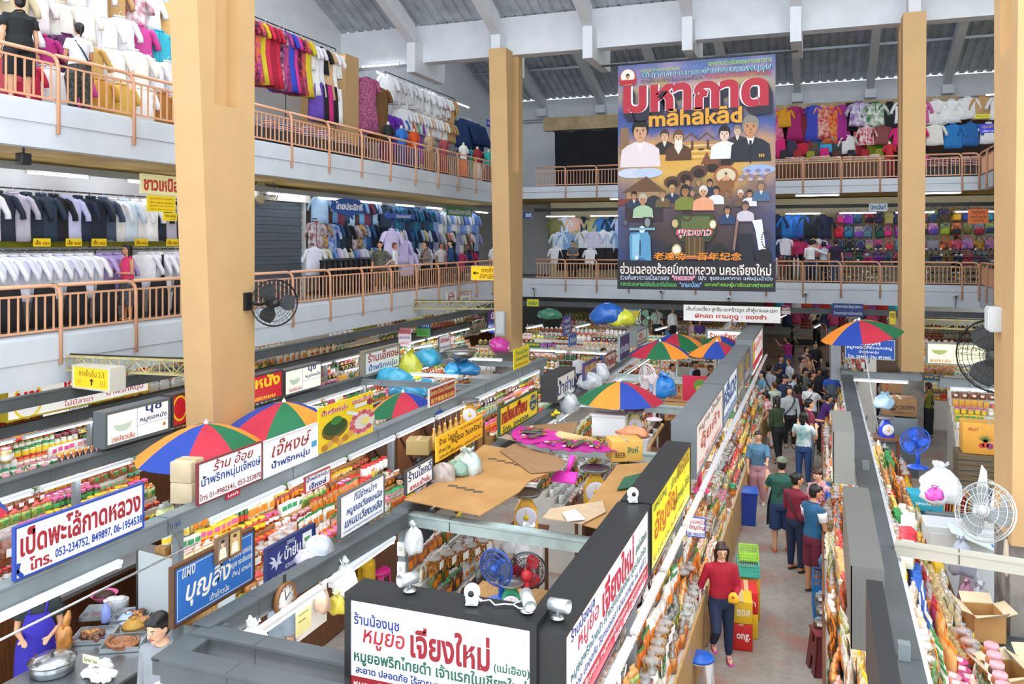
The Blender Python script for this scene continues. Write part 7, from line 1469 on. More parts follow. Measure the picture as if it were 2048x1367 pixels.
for i,(u,v,X_,s,c,l)in enumerate(((690,1155,-4.5,(.3,.16,.36),'#dfe4de','white carrier bag with packets hanging below the wall clock rail'),(645,1195,-4.5,(.16,.12,.26),'#c8a890','hanging bag of brown powder below the wall clock rail'),(672,1205,-4.45,(.2,.12,.2),'#d8c83a','hanging bag of yellow goods below the wall clock rail'),(510,1290,-4.4,(.3,.18,.4),'#eef0ee','white carrier bag hanging at the left near cross rail'),(560,1335,-4.1,(.6,.3,.25),'#e4e4de','wide white bag behind the near cross rails'),(828,1075,-4.35,(.22,.16,.34),'#dfe2e4','white carrier bag hanging by the white sockets'),(1060,1085,-3.1,(.34,.24,.42),'#f0f2f4','tall white carrier bag behind the red fan'),(1030,1080,-3.5,(.3,.26,.3),'#dcdee0','greyish filled bag behind the blue fan'),(1925,1110,1.75,(.3,.2,.5),'#b8bcd0','lilac grey carrier bag hanging by the grey cabinet'),(1940,1150,1.85,(.26,.18,.5),'#d8d4e0','white carrier bag hanging near the stained near column'),(1960,1200,1.9,(.26,.18,.44),'#e0e0ea','lower white carrier bag hanging near the stained near column'),(1932,1190,1.75,(.22,.16,.4),'#c888a8','pink and white carrier bag hanging near the cabinet'),(1880,965,1.75,(.55,.5,.6),'#eceff2','big white filled bag beside the turquoise carton'),(1868,985,1.6,(.24,.2,.2),'#e04ab8','pink crumpled bag beside the big white bag'),(1768,800,1.35,(.4,.36,.36),'#b0d4ec','pale blue film bag in front of the crown carton'),(1722,830,1.0,(.3,.26,.26),'#c8ccd0','clear crumpled bag on the right rail'),(1735,1015,.85,(.3,.24,.26),'#c0c8d0','clear film bag hung on the right rail'),(1900,1290,1.9,(.5,.45,.4),'#f0f2f2','big white film bag in front of the yellow tubs'),(1900,1350,2.0,(.4,.36,.34),'#a89a9a','dark printed film pack at the lower right'),(1880,1355,1.9,(.24,.2,.26),'#d0d030','yellow green snack bag at the lower right'))):
 p=onX(u,v,X_);p.z-=s[2]*.5;pbag(l,p,s,F_(c,.85 if i<12 else .95),90+i)
for i,(u,v,X_)in enumerate(((1105,722,-7.2),(1118,725,-7.2))):pass
# seats, bins, baskets
def stool(label,p,top,leg,r=.15,h=.46,square=False):
 t=thing('plastic_stool',label,'stool',p);b=MB();b.lathe([(.02,h+.004),(.03,h-.002),(r*.9,h),(r,h-.015),(r*1.02,h-.035),(r*.92,h-.04)],24 if not square else 4,smooth=not square);b.build('seat',M(top,.35),t)
 for k in range(4):
  a=PI/4+k*PI/2;b=MB();b.loft([[((r*q+dx)*math.cos(a)-dy*math.sin(a),(r*q+dx)*math.sin(a)+dy*math.cos(a),z)for dx,dy in((-.01,-wd),(.02,-wd),(.02,wd),(-.01,wd))]for q,z,wd in((.86,h-.03,.05),(.95,h*.5,.03),(1.12,0,.024))],smooth=False);b.build('leg',M(leg,.4),t)
 b=MB();b.lathe([(r*.95,h*.88),(r*.98,h*.97),(r*.9,h*.97),(r*.88,h*.88)],24);b.build('apron_ring',M(leg,.4),t)
q=onZ(1400,1310,.48);stool('white plastic stool with a bright blue seat at the aisle edge',(q.x,q.y,0),'#1c62c8','#eef0f2',.17,.48)
q=onZ(755,1125,.6);stool('magenta and white patterned plastic stool beside the yellow shorts',(q.x,q.y,0),'#d0207a','#e04a94',.2,.5)
t=thing('plastic_stool','dark maroon woven pattern stool carrying dried packs at right','stool',(*onZ(1650,1260,.52)[:2],0));b=MB()
for k in range(4):
 a=k*PI/2+.3
 for j,(q0,q1)in enumerate(((-.5,-.14),(.14,.5))):b.loft([[(math.cos(a)*w+math.sin(a)*w*2*s_,math.sin(a)*w-math.cos(a)*w*2*s_,z)for s_ in(q0 if z>.1 or j else q0,q1)]+[(math.cos(a)*(w-.02)+math.sin(a)*w*2*s_,math.sin(a)*(w-.02)-math.cos(a)*w*2*s_,z)for s_ in(q1,q0)]for w,z in((.19,0),(.165,.25),(.14,.5))],smooth=False)
b.build('slotted_sides',M('#6a2a30',.45,var=.1,scale=40),t);b=MB();b.rbox((0,0,.51),(.32,.32,.04),.015,X=Matrix.Rotation(.3,4,'Z'));b.build('seat',M('#7a3238',.4),t)
b=MB()
for k in range(4):
 a=k*PI/2+.3;b.loft([[(math.cos(a)*w+math.sin(a)*w*.4*s_,math.sin(a)*w-math.cos(a)*w*.4*s_,z)for s_ in(-1,1)]+[(math.cos(a)*(w-.02)+math.sin(a)*w*.4*s_,math.sin(a)*(w-.02)-math.cos(a)*w*.4*s_,z)for s_ in(1,-1)]for w,z in((.172,.2),(.155,.36))],smooth=False)
b.build('cross_band',M('#6a2a30',.45,var=.1,scale=40),t);q=t.location
for k,(dx,dy,z,l)in enumerate(((-.06,.03,.535,'lowest'),(-.03,.05,.69,'middle'),(-.04,.06,.85,'topmost'))):good_o=obj('snack_bag',GM['bag'][k%3],None,(q.x+dx,q.y+dy,z));setmat(good_o,F_('#6a5a50',1),0);good_o.scale=(1,1,.72);tag(good_o,'clear pack of dark dried food on the maroon stool, %s of three'%l,'bag','dried packs on the maroon stool')
q=onZ(1500,1000,.0);
t=thing('plastic_bin','tall blue plastic bin with a lid beside the left aisle counter','bin',(*onZ(1492,1045,0)[:2],0),.1);b=MB();b.loft([[(x*w,y*w,z)for x,y in((-1,-1),(1,-1),(1,1),(-1,1))]for w,z in((.17,0),(.21,.62))],smooth=False);b.build('bin_body',M('#1c3f9a',.4),t);b=MB();b.rbox((0,0,.645),(.46,.46,.05),.02);b.build('lid',M('#2a56b4',.4),t)
for i,(x,y,z,d,c,l,tx)in enumerate(((-.98,12.15,0,(.3,.42,.34),'#e8c01e','yellow plastic crate at the bottom behind the red clothed woman',None),(-.98,12.15,.345,(.3,.42,.3),'#d8202c','red carton on the yellow crate with white lettering','ยำยำ'),(-1.02,11.75,0,(.3,.4,.36),'#c8201e','red carton on the floor nearest the red clothed woman','ong.'),(-1.02,11.75,.365,(.3,.4,.3),'#e8b81e','red and yellow carton on the nearer red carton','ซอส'),(-1.0,12.75,0,(.32,.45,.62),'#d8a02a','tall yellow crate stack under the green baskets',None))):
 carton(l,(x,y,z),d,.12,M(c,.45),[(tx,.3,.9,.35,.65,'#f6f0e0')]if tx else[('▮▮',.3,.7,.2,.5,'#c8301e')])
def basket(label,p,d,c,rz=0):
 t=thing('plastic_basket',label,'basket',p,rz);b=MB();w,l,h=d
 for z in(0,h*.35,h*.7,h):
  for x0,x1,y0,y1 in((-w/2,w/2,-l/2,-l/2+.008),(-w/2,w/2,l/2-.008,l/2),(-w/2,-w/2+.008,-l/2,l/2),(w/2-.008,w/2,-l/2,l/2)):b.box(x0,x1,y0,y1,z,z+.018)
 n=9
 for i in range(n+1):
  for y in(-l/2,l/2-.008):b.box(-w/2+w*i/n-.005,-w/2+w*i/n+.005,y,y+.008,0,h)
  for x in(-w/2,w/2-.008):b.box(x,x+.008,-l/2+l*i/n-.005,-l/2+l*i/n+.005,0,h)
 b.build('lattice',M(c,.4),t);b=MB();b.box(-w/2,w/2,-l/2,l/2,0,.008);b.build('floor',M(c,.4),t)
basket('turquoise plastic basket on the yellow crates behind the red clothed woman',(-1.0,12.7,.63),(.3,.42,.16),'#4ac0a8',.15)
basket('lime green basket of pale packs on top of the turquoise basket',(-1.0,12.85,.8),(.28,.36,.12),'#a8d84a',.1)
for i in range(2):basket('blue stacking crate of packs behind the ombre topped woman, %s'%('upper' if i else 'lower'),(.08,13.1,.3*i),(.36,.5,.28),'#1f7ac0',.05)
q=onX(757,1085,-4.9);basket('magenta lattice basket on the patterned stool',(*onZ(757,1098,.62)[:2],.52),(.36,.3,.24),'#8a2a78',.2)
# duck stall at the lower left
t=thing('steel_counter','steel topped duck counter at the lower left','counter');b=MB();b.box(-7.75,-6.75,4.9,7.75,0,.98);b.build('base',M('#3a3b3c',.5),t);b=MB();b.box(-7.8,-6.7,4.85,7.8,.98,1.01);b.build('top',M('#8a8f92',.3,metal=.8),t)
def tray(label,p,d,rz=0):
 t=thing('steel_tray',label,'tray',p,rz);b=MB();w,l=d;b.box(-w/2,w/2,-l/2,l/2,0,.008);b.build('floor',M('#b4b8ba',.25,metal=.8),t);b=MB()
 for x0,x1,y0,y1 in((-w/2,w/2,-l/2,-l/2+.01),(-w/2,w/2,l/2-.01,l/2),(-w/2,-w/2+.01,-l/2,l/2),(w/2-.01,w/2,-l/2,l/2)):b.box(x0,x1,y0,y1,0,.055)
 b.build('rim',M('#c4c8ca',.25,metal=.8),t)
SAU=M('#9a5f34',.4,var=.2,scale=20,coat=.4)
for u,v,l in((248,1290,'steel tray holding the coiled sausage'),(190,1275,'steel tray of dark roast duck pieces'),(205,1228,'steel tray under the pink basin'),(265,1235,'steel tray of brown duck legs')):
 q=onZ(u,v,1.01);tray(l,(q.x,q.y,1.012),(.42,.36),.5)
q=onZ(246,1287,1.04);t=thing('coiled_sausage','spiral of grilled northern sausage on the tray','sausage',(q.x,q.y,1.045));b=MB();b.tube([(.02*a/2.0*math.cos(a)*.62+0,.02*a/2.0*math.sin(a)*.62,.012*math.sin(a*3)*.3+.01)for a in[.6+i*.32 for i in range(82)]],.02,8);b.build('casing',SAU,t);b=MB();b.tube([(.165*math.cos(a),.165*math.sin(a),.045)for a in[3+i*.2 for i in range(14)]],.021,8);b.build('loose_end',SAU,t)
DK=M('#6a3a1c',.35,var=.35,scale=14,coat=.5);DUK=M('#b8782e',.3,var=.3,scale=10,coat=.6)
for i in range(16):
 u,v=[(185,1272),(270,1232)][i%2];q=onZ(u+R.uniform(-20,20),v+R.uniform(-10,10),1.06);o=obj('roast_duck_piece',blob(200+i%4,.12,.08,.06,.3,neck=False).mesh('roast',DK if i%3 else DUK),None,(q.x,q.y,1.045),(0,0,R.uniform(0,6)));tag(o,'brown roast duck piece on a steel tray of the duck counter','duck piece','roast pieces on the duck counter trays')
q=onZ(208,1205,1.02);t=thing('plastic_basin','pink plastic basin of dark roast meat','basin',(q.x,q.y,1.07));b=MB();b.lathe([(.1,0),(.15,.06),(.165,.07),(.155,.06),(.1,.01)],20);b.build('bowl',M('#e06a9a',.4),t);b=MB();b.lathe([(.13,.04),(.1,.075),(.04,.09),(0,.09)],12);b.build('meat',M('#3a1c12',.4,var=.4,scale=30,bump=.8),t)
q=onZ(128,1280,1.1);t=thing('pork_roast','big golden roast standing on its bone','roast',(q.x,q.y,1.015));b=blob(301,.2,.16,.26,.25,neck=False);b.build('roast_body',DUK,t);b=MB();b.tube([(0,0,.22),(.03,.02,.34),(.02,.05,.4)],[.05,.04,.015],8);b.build('neck',DUK,t)
q=onZ(105,1340,1.02);t=thing('pot_lid','wide steel pot lid with a black knob at the lower left','lid',(q.x,q.y,1.13));b=MB();b.lathe([(.23,0),(.235,.01),(.16,.04),(.05,.06),(0,.062)],28);b.build('dome',M('#b8bcbe',.2,metal=.9),t);b=MB();b.lathe([(.012,.06),(.012,.08),(.025,.09),(.02,.105),(0,.108)],10);b.build('knob',m_dark,t)
t=thing('cooking_pot','steel cooking pot under the wide lid','pot',(q.x,q.y,1.012));b=MB();b.lathe([(.2,0),(.21,.01),(.215,.115)],24,caps=True);b.build('pot_body',M('#9a9ea0',.25,metal=.9),t);b=MB();b.tube([(-.21,0,.08),(-.26,.02,.09),(-.3,.05,.1)],.014,6);b.build('handle',m_wood,t)
for i in range(14):q=onZ(200+R.uniform(-28,28),1345+R.uniform(-14,10),1.05);o=obj('rice_noodle_pack',blob(310+i%3,.14,.1,.07,.2,neck=False).mesh('pack',M('#eceae6',.4,coat=.5)),None,(q.x,q.y,1.015+.03*(i%3)),(0,0,i));tag(o,'soft white food pack heaped at the bottom of the duck counter','food pack','white packs heaped on the duck counter')
q=onZ(180,1322,1.15);sign('small cream price slip standing on the white packs',alongX(q.x-.1,q.y,1.12),.22,.09,.006,'#f0ecc0',[('ร้อยละ ๖๐๐',.1,.9,.25,.75,'#4a3a1a',.01)],name='price_tag',cat='price tag')
q=onZ(262,1350,.98);sign('yellow board with red writing on the front of the duck counter',alongY(-6.69,5.1,.45),1.5,.5,.015,'#e8d83a',[('เป็ดพะโล้ ย่างเป็น',.05,.95,.3,.8,'#b83a2a',.02)])
t=thing('work_table','cluttered back table behind the duck counter','table');b=MB();b.box(-9.3,-8.7,7.6,9.4,1.1,1.15);b.build('top',M('#8a8f92',.35,metal=.6),t)
for x,y in((-9.25,7.65),(-8.75,7.65),(-9.25,9.35),(-8.75,9.35)):b=MB();b.box(x-.025,x+.025,y-.025,y+.025,0,1.1);b.build('leg',m_dark,t)
t=thing('metal_sheet_guard','tilted pale metal splash guard beside the young man','panel');b=MB();b.prism([(0,0),(1.3,.1),(1.3,.55),(0,.75)],-.01,.01,X=face_frame((-7.75,7.85,1.02),(1,.15,0)));b.build('sheet',M('#c4ccce',.4,metal=.2),t);b=MB();b.tube([(-7.75,7.85,1.02),(-7.75,7.85,1.77)],.02,6);b.build('rim',m_dark,t)
for i,(u,v,c,l,k)in enumerate(((182,1185,'#d8d8e0','round scale like dial with a yellow centre behind the duck counter',0),(212,1225,'#8a9ad8','pale blue bottle behind the trays',1),(258,1222,'#a8c0e0','light blue upturned bowl at the back of the trays',2),(268,1232,'#b88a2e','mustard coloured bowl at the back of the trays',2),(225,1200,'#d8c8a0','jar of peeled garlic at the back of the trays',3),(240,1200,'#b8bcbe','steel pot at the back of the trays',4))):
 q=onZ(u,v,1.12)
 if k==0:scale(l,(-8.95,8.3,1.152),'#4a4f54',.6)
 else:
  t=thing({1:'bottle',2:'bowl',3:'jar',4:'cooking_pot'}[k],l,{1:'bottle',2:'bowl',3:'jar',4:'pot'}[k],(q.x,q.y,1.012));b=MB()
  pr={1:[(.05,0),(.055,.02),(.055,.16),(.03,.2),(.02,.24)],2:[(.14,0),(.135,.02),(.08,.07),(.05,.08),(0,.082)],3:[(.06,0),(.065,.1),(.06,.12)],4:[(.1,0),(.105,.12),(.1,.125)]}[k]
  b.lathe(pr,18);b.build('vessel',M(c,.35),t);z1=pr[-1][1];b=MB();b.lathe([(.03 if k<3 else .066,z1),(.03 if k<3 else .068,z1+.02),(.0,z1+.024)],14);b.build('cap' if k in(1,3,4)else 'foot',M('#e8e8ea',.4)if k!=2 else M(c,.35),t)
t=thing('steel_rod','thin bright hanging rod in front of the duck stall','rod');b=MB();b.tube([(-6.85,4.6,1.95),(-6.85,7.85,1.98)],.012,6);b.build('bar',M('#d8dcde',.25,metal=.8),t);b=MB();b.tube([(-6.85,4.9,1.95),(-7.0,4.9,2.2)],.005,4);b.tube([(-6.85,7.6,1.98),(-7.0,7.6,2.2)],.005,4);b.build('hangers',m_dark,t)
X_=-4.92;y0,y1=yX(345,X_),yX(508,X_)
sign('blue board with white stall lettering on brown plywood above the near cross rails',alongY(X_,y0,2.36),y1-y0,.5,.03,'#6a4322',[('แผง',.1,.25,.74,.9,'#d8d0c0',.012,.2),('บุญสิ่ง',.14,.68,.22,.72,'#e6dcc8',.02,.25),('ข้าวนาง แหนม',.66,.96,.62,.74,'#e6dcc8',.012),('หมูยอ กระเทียมดอง',.68,.97,.44,.58,'#e6dcc8',.012),('สั่งปู่ ย่างที่',.7,.95,.28,.4,'#e6dcc8',.012),('เต้าเจี้ยวนึ่ง',.42,.66,.12,.24,'#e6dcc8',.01)],frame='#54341a',fw=.012,shapes=[('r',(.03,.985,.05,.94),'#2a66ae'),('l',[(.05,.08),(.965,.08),(.965,.9),(.05,.9),(.05,.08)],'#d8d4c8',.006)])
for i,(u,a,l)in enumerate(((445,'#8a7a6a','framed portrait print fixed over the blue stall board, left'),(470,'#c8a86a','framed portrait print fixed over the blue stall board, right'))):
 yy=yX(u-22+18*0,X_+.03);sign(l,alongY(X_+.035,yX(u-20,X_),2.72),.17,.22,.012,'#cfc4ae',[],name='picture',cat='picture',frame='#7a5a3a',fw=.012,shapes=[('r',(.08,.92,.06,.94),a),('e',(.5,.68,.14,.13),'#d8b090'),('p',[(.2,.1),(.8,.1),(.72,.5),(.5,.56),(.28,.5)],'#e6ddc8'),('e',(.5,.78,.14,.07),'#3a2a20')])
q=onX(570,1197,-4.56);t=thing('wall_clock','brown rimmed round wall clock hanging below the grey rail','clock');t.matrix_world=face_frame(q,(0,1,0));b=MB();b.lathe([(.128,-.02),(.15,-.02),(.15,.02),(.13,.025),(.125,.004)],28,caps=False);b.build('rim',M('#8a5a2a',.4),t);b=MB();b.lathe([(.128,0),(.128,.008),(0,.009)],28);b.build('face',M('#eceae4',.4),t)
b=MB();b.box(-.004,.004,-.01,.075,.012,.015,X=Matrix.Rotation(-1.0,4,'Z'));b.box(-.003,.003,-.01,.1,.012,.015,X=Matrix.Rotation(.2,4,'Z'))
for i in range(12):b.box(-.004,.004,.1,.116,.01,.012,X=Matrix.Rotation(i*PI/6,4,'Z'))
b.build('hands',m_dark,t);b=MB();b.box(-.02,.02,.14,.22,-.01,.0);b.build('hook',m_dark,t)
sign('pale yellow paper sheet hanging beside the wall clock',alongY(-4.52,yX(592,-4.52),1.86),.24,.3,.004,'#e4dc94',[('—— —— ——',.15,.8,.6,.64,'#8a8050',.01),('—— ——',.15,.6,.4,.44,'#8a8050',.01)],name='paper_note',cat='paper')
sign('white sheet hanging behind the pale yellow paper',alongY(-4.6,yX(594,-4.6),1.74),.5,.42,.004,'#e8e6dc',[],name='paper_note',cat='paper',shapes=[('r',(.02,.04,.02,.98),'#d8d4c8')])
for i,z in enumerate((1.95,1.72)):
 t=thing('power_socket','white power socket box on the green grey post, %s one'%('upper' if i==0 else 'lower'),'socket',(-4.545,8.57,z));b=MB();b.rbox((0,-.0,0),(.1,.05,.16),.012);b.build('box',M('#eceae2',.4),t);b=MB();b.box(-.02,.02,-.03,-.024,-.02,.03);b.build('switch',M('#cfcdc4',.4),t)
def spot(label,p,look,c='#c4c8ca'):
 t=thing('spot_lamp',label,'lamp',p);f=Vector(look).normalized();b=MB();b.lathe([(.05,0),(.05,.006),(.03,.02),(.012,.03)],16);b.tube([(0,0,.02),(0,0,.07)],.01,6);b.build('base',M('#c8cacc',.2,metal=.8),t)
 b=MB();b.M=Matrix.Translation((0,0,.09))@f.to_track_quat('Z','Y').to_matrix().to_4x4();b.lathe([(.03,-.07),(.045,-.06),(.047,.09),(.04,.09),(.035,.06)],16);b.build('shade',M(c,.3,metal=.6),t)
 b=MB();b.tube([(0,.02,.09),(-.05,.06,.05),(-.12,.05,.012)],.005,5);b.build('cable',M('#d8d8d8',.5),t)
spot('silver spot lamp at the left end of the near black framed sign',(-2.85,5.5,2.92),(-.4,-.8,.05));spot('silver spot lamp at the right end of the near black framed sign',(-1.92,5.48,2.92),(.5,-.8,-.2));spot('silver spot lamp on the near end of the long aisle sign',(-1.72,5.55,2.875),(1,-.25,.1))
def ptz(label,p,rz=0):
 t=thing('dome_camera',label,'camera',p,rz);b=MB();b.ball((0,0,.085),(.06,.062,.06),0,16,10);b.lathe([(.045,.01),(.05,.03),(.05,.07)],14);b.build('shell',M('#f0f2f4',.3),t);b=MB();b.ball((0,-.042,.09),(.026,.03,.026),0,12,8);b.build('lens',M('#1a1b1e',.15),t);b=MB();b.rbox((0,.02,.006),(.09,.12,.012),.004);b.build('mount',M('#dfe2e4',.4),t)
ptz('white dome camera in the middle of the near black framed sign',(-2.33,5.46,2.92),.25);ptz('white dome camera on the end of the long aisle sign beside the yellow one',(-1.78,8.32,2.87),.4)
t=thing('power_cable','curly white cable lying along the top of the near black framed sign','cable');b=MB();b.tube([(-2.28+.06*i,5.5+.03*math.sin(i*2.1),2.93+.006*(i%2))for i in range(7)],.006,5);b.build('cord',M('#e8eaec',.5),t);b=MB();b.ball((-2.28,5.5,2.935),.012);b.build('plug',M('#e8eaec',.5),t)
for u,v,y,l in((1068,577,YB-.1,'left of the banner'),(1323,583,YB-.1,'under the middle of the banner'),(1458,597,YB-.1,'under the right half of the banner'),(1611,588,YB-.1,'above the tall man in black'),(1911,593,YB-.1,'right of the far right column')):
 p=onY(u,v,y);t=thing('security_camera','small white security camera on the back gallery edge '+l,'camera',p);b=MB();b.ball((0,-.02,.04),(.1,.1,.09),0,12,8);b.build('housing',M('#d8dadc',.4),t);b=MB();b.tube([(0,.02,0),(.02,.02,-.15),(.0,.05,-.4)],.012,5);b.build('cable',m_dark,t);b=MB();b.ball((0,-.09,.02),.045);b.build('lens',m_dark,t)
q=onX(47,318,-12.6);t=thing('security_camera','dark box camera hanging under the upper left gallery edge','camera',(q.x,q.y,q.z));b=MB();b.rbox((0,0,0),(.16,.2,.2),.02);b.build('housing',M('#26282c',.4),t);b=MB();b.tube([(0,0,.1),(0,0,.38)],.02,6);b.build('bracket',m_dark,t)
p=onY(1983,636,11.6);t=thing('junction_box','grey weatherproof box on the near right column','box',(1.98,11.5,p.z));b=MB();b.rbox((0,0,0),(.14,.3,.3),.02);b.build('housing',M('#c4c8ca',.4),t);b=MB();b.box(-.08,-.07,-.12,.12,-.12,.12);b.build('lid',M('#d4d8da',.4),t)
p=onY(1040,645,24.3);t=thing('junction_box','grey switch cabinet on the far left column','box',(-9.25,23.9,p.z));b=MB();b.rbox((0,0,0),(.3,.14,.75),.02);b.build('housing',M('#b4bab8',.4),t);b=MB();b.box(-.12,.12,-.08,-.07,-.3,.3);b.build('door',M('#c0c6c4',.4),t)
t=thing('wall_disc','round pearly plaque tied to the near right column','plaque');t.matrix_world=face_frame((2.02,11.0,1.85),(0,-1,0));b=MB();b.lathe([(.0,.02),(.2,.01),(.22,0),(.22,-.02)],24,X=Matrix.Diagonal((.5,1,1,1)));b.build('disc',M('#cfc4ae',.3,var=.2),t);b=MB();b.tube([(0,.2,0),(.02,.3,-.02)],.006,4);b.build('string',M('#8a7a5a',.7),t)
for u,v,X_,c,s,l in((1190,990,-3.0,'#d8a81e',1.25,'yellow dial scale with a steel pan in the middle stall'),(1052,1040,-3.6,'#d8a01e',1.2,'yellow dial scale below the big cardboard sheet'),(1022,1205,-2.95,'#1f8a5a',.8,'small green scale beside the red fan'),(1772,862,1.25,'#1c38b8',1.0,'blue dial scale with a steel pan at the right stalls'),(1268,855,-3.2,'#d8c07a',1.1,'yellow dial scale below the single big parasol'),(940,835,-6.7,'#c8901e',1.2,'yellow dial scale beside the golden hanging ducks')):
 p=onX(u,v,X_);scale(l,(p.x,p.y,p.z-.1),c,.35,s)
 t=thing('side_table','small wooden table under the '+l.split(' with')[0].split(' below')[0].split(' beside')[0]+' near %s'%('the aisle' if X_>0 else 'the middle' if X_>-4 else 'the ducks')+{1190:'',1052:' cardboard',1022:' red fan',1772:'',1268:' parasol',940:''}[u],'table',(p.x,p.y,0));zt=p.z-.1;b=MB();b.box(-.25,.25,-.22,.22,zt-.04,zt-.001);b.build('top',m_wood,t)
 for sx in(-1,1):
  for sy in(-1,1):b=MB();b.box(sx*.22-.02,sx*.22+.02,sy*.19-.02,sy*.19+.02,0,zt-.04);b.build('leg',m_wood,t)
DKG=M('#b8862e',.3,var=.3,scale=8,coat=.6)
for i in range(6):
 y=yX(868+i*11,-6.85);t=thing('hanging_duck','golden roast duck hanging on a hook under the umbrella rail, %s from the left'%['first','second','third','fourth','fifth','last'][i],'roast duck',(-6.85,y,1.55));b=MB();b.lathe([(.0,0),(.05,.02),(.085,.1),(.08,.2),(.045,.3),(.025,.38),(.03,.42),(.0,.44)],10);b.build('duck_body',DKG,t);b=MB();b.tube([(0,0,.4),(0,.02,.5),(0,-.01,.58)],.006,4);b.build('hook',M('#b8bcbe',.3,metal=.8),t)
q=onX(1105,838,-4.7);t=thing('flower_vase','vase of yellow chrysanthemums beside the starburst board','flowers',(q.x,q.y,q.z-.28));b=MB();b.lathe([(.05,0),(.07,.1),(.05,.2),(.06,.22)],12);b.build('vase',M('#d8e0d8',.3),t)
for i in range(9):
 a=i*.7;p=Vector((.11*math.cos(a)*(i>0),.11*math.sin(a)*(i>0),.36+.03*(i%3)));b=MB();b.tube([(0,0,.18),p],.006,4);o=b.build('stem',M('#3a7a2e',.6),t);b=MB();b.ball(p,(.05,.05,.03),0,10,5);b.build('bloom',M('#f0cf1e',.6,var=.1),o)
q=onX(1452,790,-1.75);sgX('red and yellow poster of round pale fruit behind the long box sign',16.6,1365,1440,800,750,.02,'#c81e44',[('ลำไย',.72,.98,.35,.6,'#f4f0e0',.03)],name='poster',cat='poster',shapes=[('p',[(.45,0),(1,0),(1,.85),(.5,.8)],'#f0cf1e'),('e',(.5,.62,.2,.26),'#5a8a2e')]+[('e',(.42+.06*(i%4),.25+.13*(i//4),.055,.12),'#d0b45a' if i%2 else '#bfa04a')for i in range(12)])
q=onX(1098,1200,-2.2);t=thing('offering_stand','small gilt offering stand with a pink lotus bud behind the near sign corner','ornament',(q.x,q.y,q.z-.12));b=MB();b.lathe([(.07,0),(.06,.03),(.03,.05),(.025,.09),(.06,.11),(.08,.12),(.075,.125)],18);b.build('stand',M('#a8843a',.3,metal=.6),t);b=MB();b.lathe([(.01,.12),(.025,.15),(.02,.18),(0,.2)],10);b.build('lotus',M('#e05a8a',.4),t)
t=thing('work_table','wide wooden work table behind the near black framed sign','table');b=MB();b.box(-3.5,-2.0,6.6,8.5,1.72,1.76);b.build('top',m_wood2,t)
for x in(-3.45,-2.05):
 for y in(6.65,8.45):b=MB();b.box(x-.03,x+.03,y-.03,y+.03,0,1.72);b.build('leg',m_wood2,t)
t=thing('plastic_scoop','bright magenta long handled dust pan on the middle stall','dust pan',onX(1125,965,-3.25));b=MB();b.loft([[(-.17,0,0),(.17,0,0),(.17,0,.02),(-.17,0,.02)],[(-.15,.22,0),(.15,.22,0),(.15,.22,.1),(-.15,.22,.1)]],smooth=False);b.build('pan',M('#e038b0',.4),t);b=MB();b.tube([(0,.22,.08),(.06,.3,.3)],[.03,.045],8);b.build('handle',M('#e038b0',.4),t)
t=thing('foam_box','white film wrapped foam box behind the magenta fan','box',onX(1222,862,-3.6));b=MB();b.rbox((0,0,.12),(.62,.45,.36),.03);b.build('box_body',M('#eef0f0',.3,coat=.5),t);b=MB();b.rbox((0,0,.32),(.64,.47,.06),.02);b.build('lid',M('#f4f6f6',.3,coat=.5),t)
t=thing('storage_tub','clear plastic storage tub with an orange cloth inside','tub',onX(1265,885,-2.9)-Vector((0,0,.2)));b=MB();b.loft([[(x*w,y*w*.8,z)for x,y in((-1,-1),(1,-1),(1,1),(-1,1))]for w,z in((.26,0),(.3,.32))],smooth=False);b.build('tub_body',M('#d4d8d8',.3,coat=.4),t);o=blob(400,.5,.4,.16,.3,neck=False).build('cloth',M('#e8946a',.7,var=.1),t,(0,0,.3))
t=thing('steel_bowl','wide steel bowl on the blue bags of the refrigerator','bowl',onX(922,722,-8.55));b=MB();b.lathe([(.12,0),(.3,.12),(.42,.28),(.43,.28),(.31,.11),(.1,.02)],24);b.build('shell',M('#a8aca8',.2,metal=.9),t);b=MB();b.lathe([(.43,.275),(.445,.28),(.43,.29)],24);b.build('rim',M('#b8bcb8',.2,metal=.9),t)
t=thing('plastic_bag','blue carrier bag held by the youth in maroon shorts','plastic bag',onZ(1652,1120,.75));obj('film',blob(500,.2,.14,.3,.2).mesh('film',F_('#5a8ab8',.85)),t,(0,0,-.15));b=MB();b.tube([(0,0,.14),(0,.01,.2)],.008,5);b.build('handle',F_('#5a8ab8',.85),t)
for i,(x,y)in enumerate(((-.95,8.9),(-.95,8.55))):carton('small brown carton on the floor under the near aisle counter, %s one'%('farther' if i==0 else 'nearer'),(-1.2,y-.3*i,0),(.24,.3,.3),0,m_card)
q=RW[0].location+Matrix.Rotation(.3,3,'Z')@(RW[1][1][2]+RW[1][1][3]*.1);t=thing('toy_pouch','bright yellow pouch held by the woman in the red top','pouch',(q.x,q.y,q.z-.03));b=blob(601,.13,.09,.13,.15,neck=False);b.build('pouch_body',M('#f0b81e',.6),t);b=MB();b.ball((.0,-.05,.09),.018);b.build('button',M('#c83a2e',.4),t)
t=thing('steel_cabinet','low grey cabinet carrying folders and foam boards at right','cabinet',(2.35,15.6,0));b=MB();b.rbox((0,0,.55),(1.5,1.1,1.1),.02);b.build('body',M('#6f7679',.45,metal=.2),t);b=MB();b.box(-.7,.7,-.562,-.55,.1,1.0);b.build('door',M('#7f878a',.45,metal=.2),t)
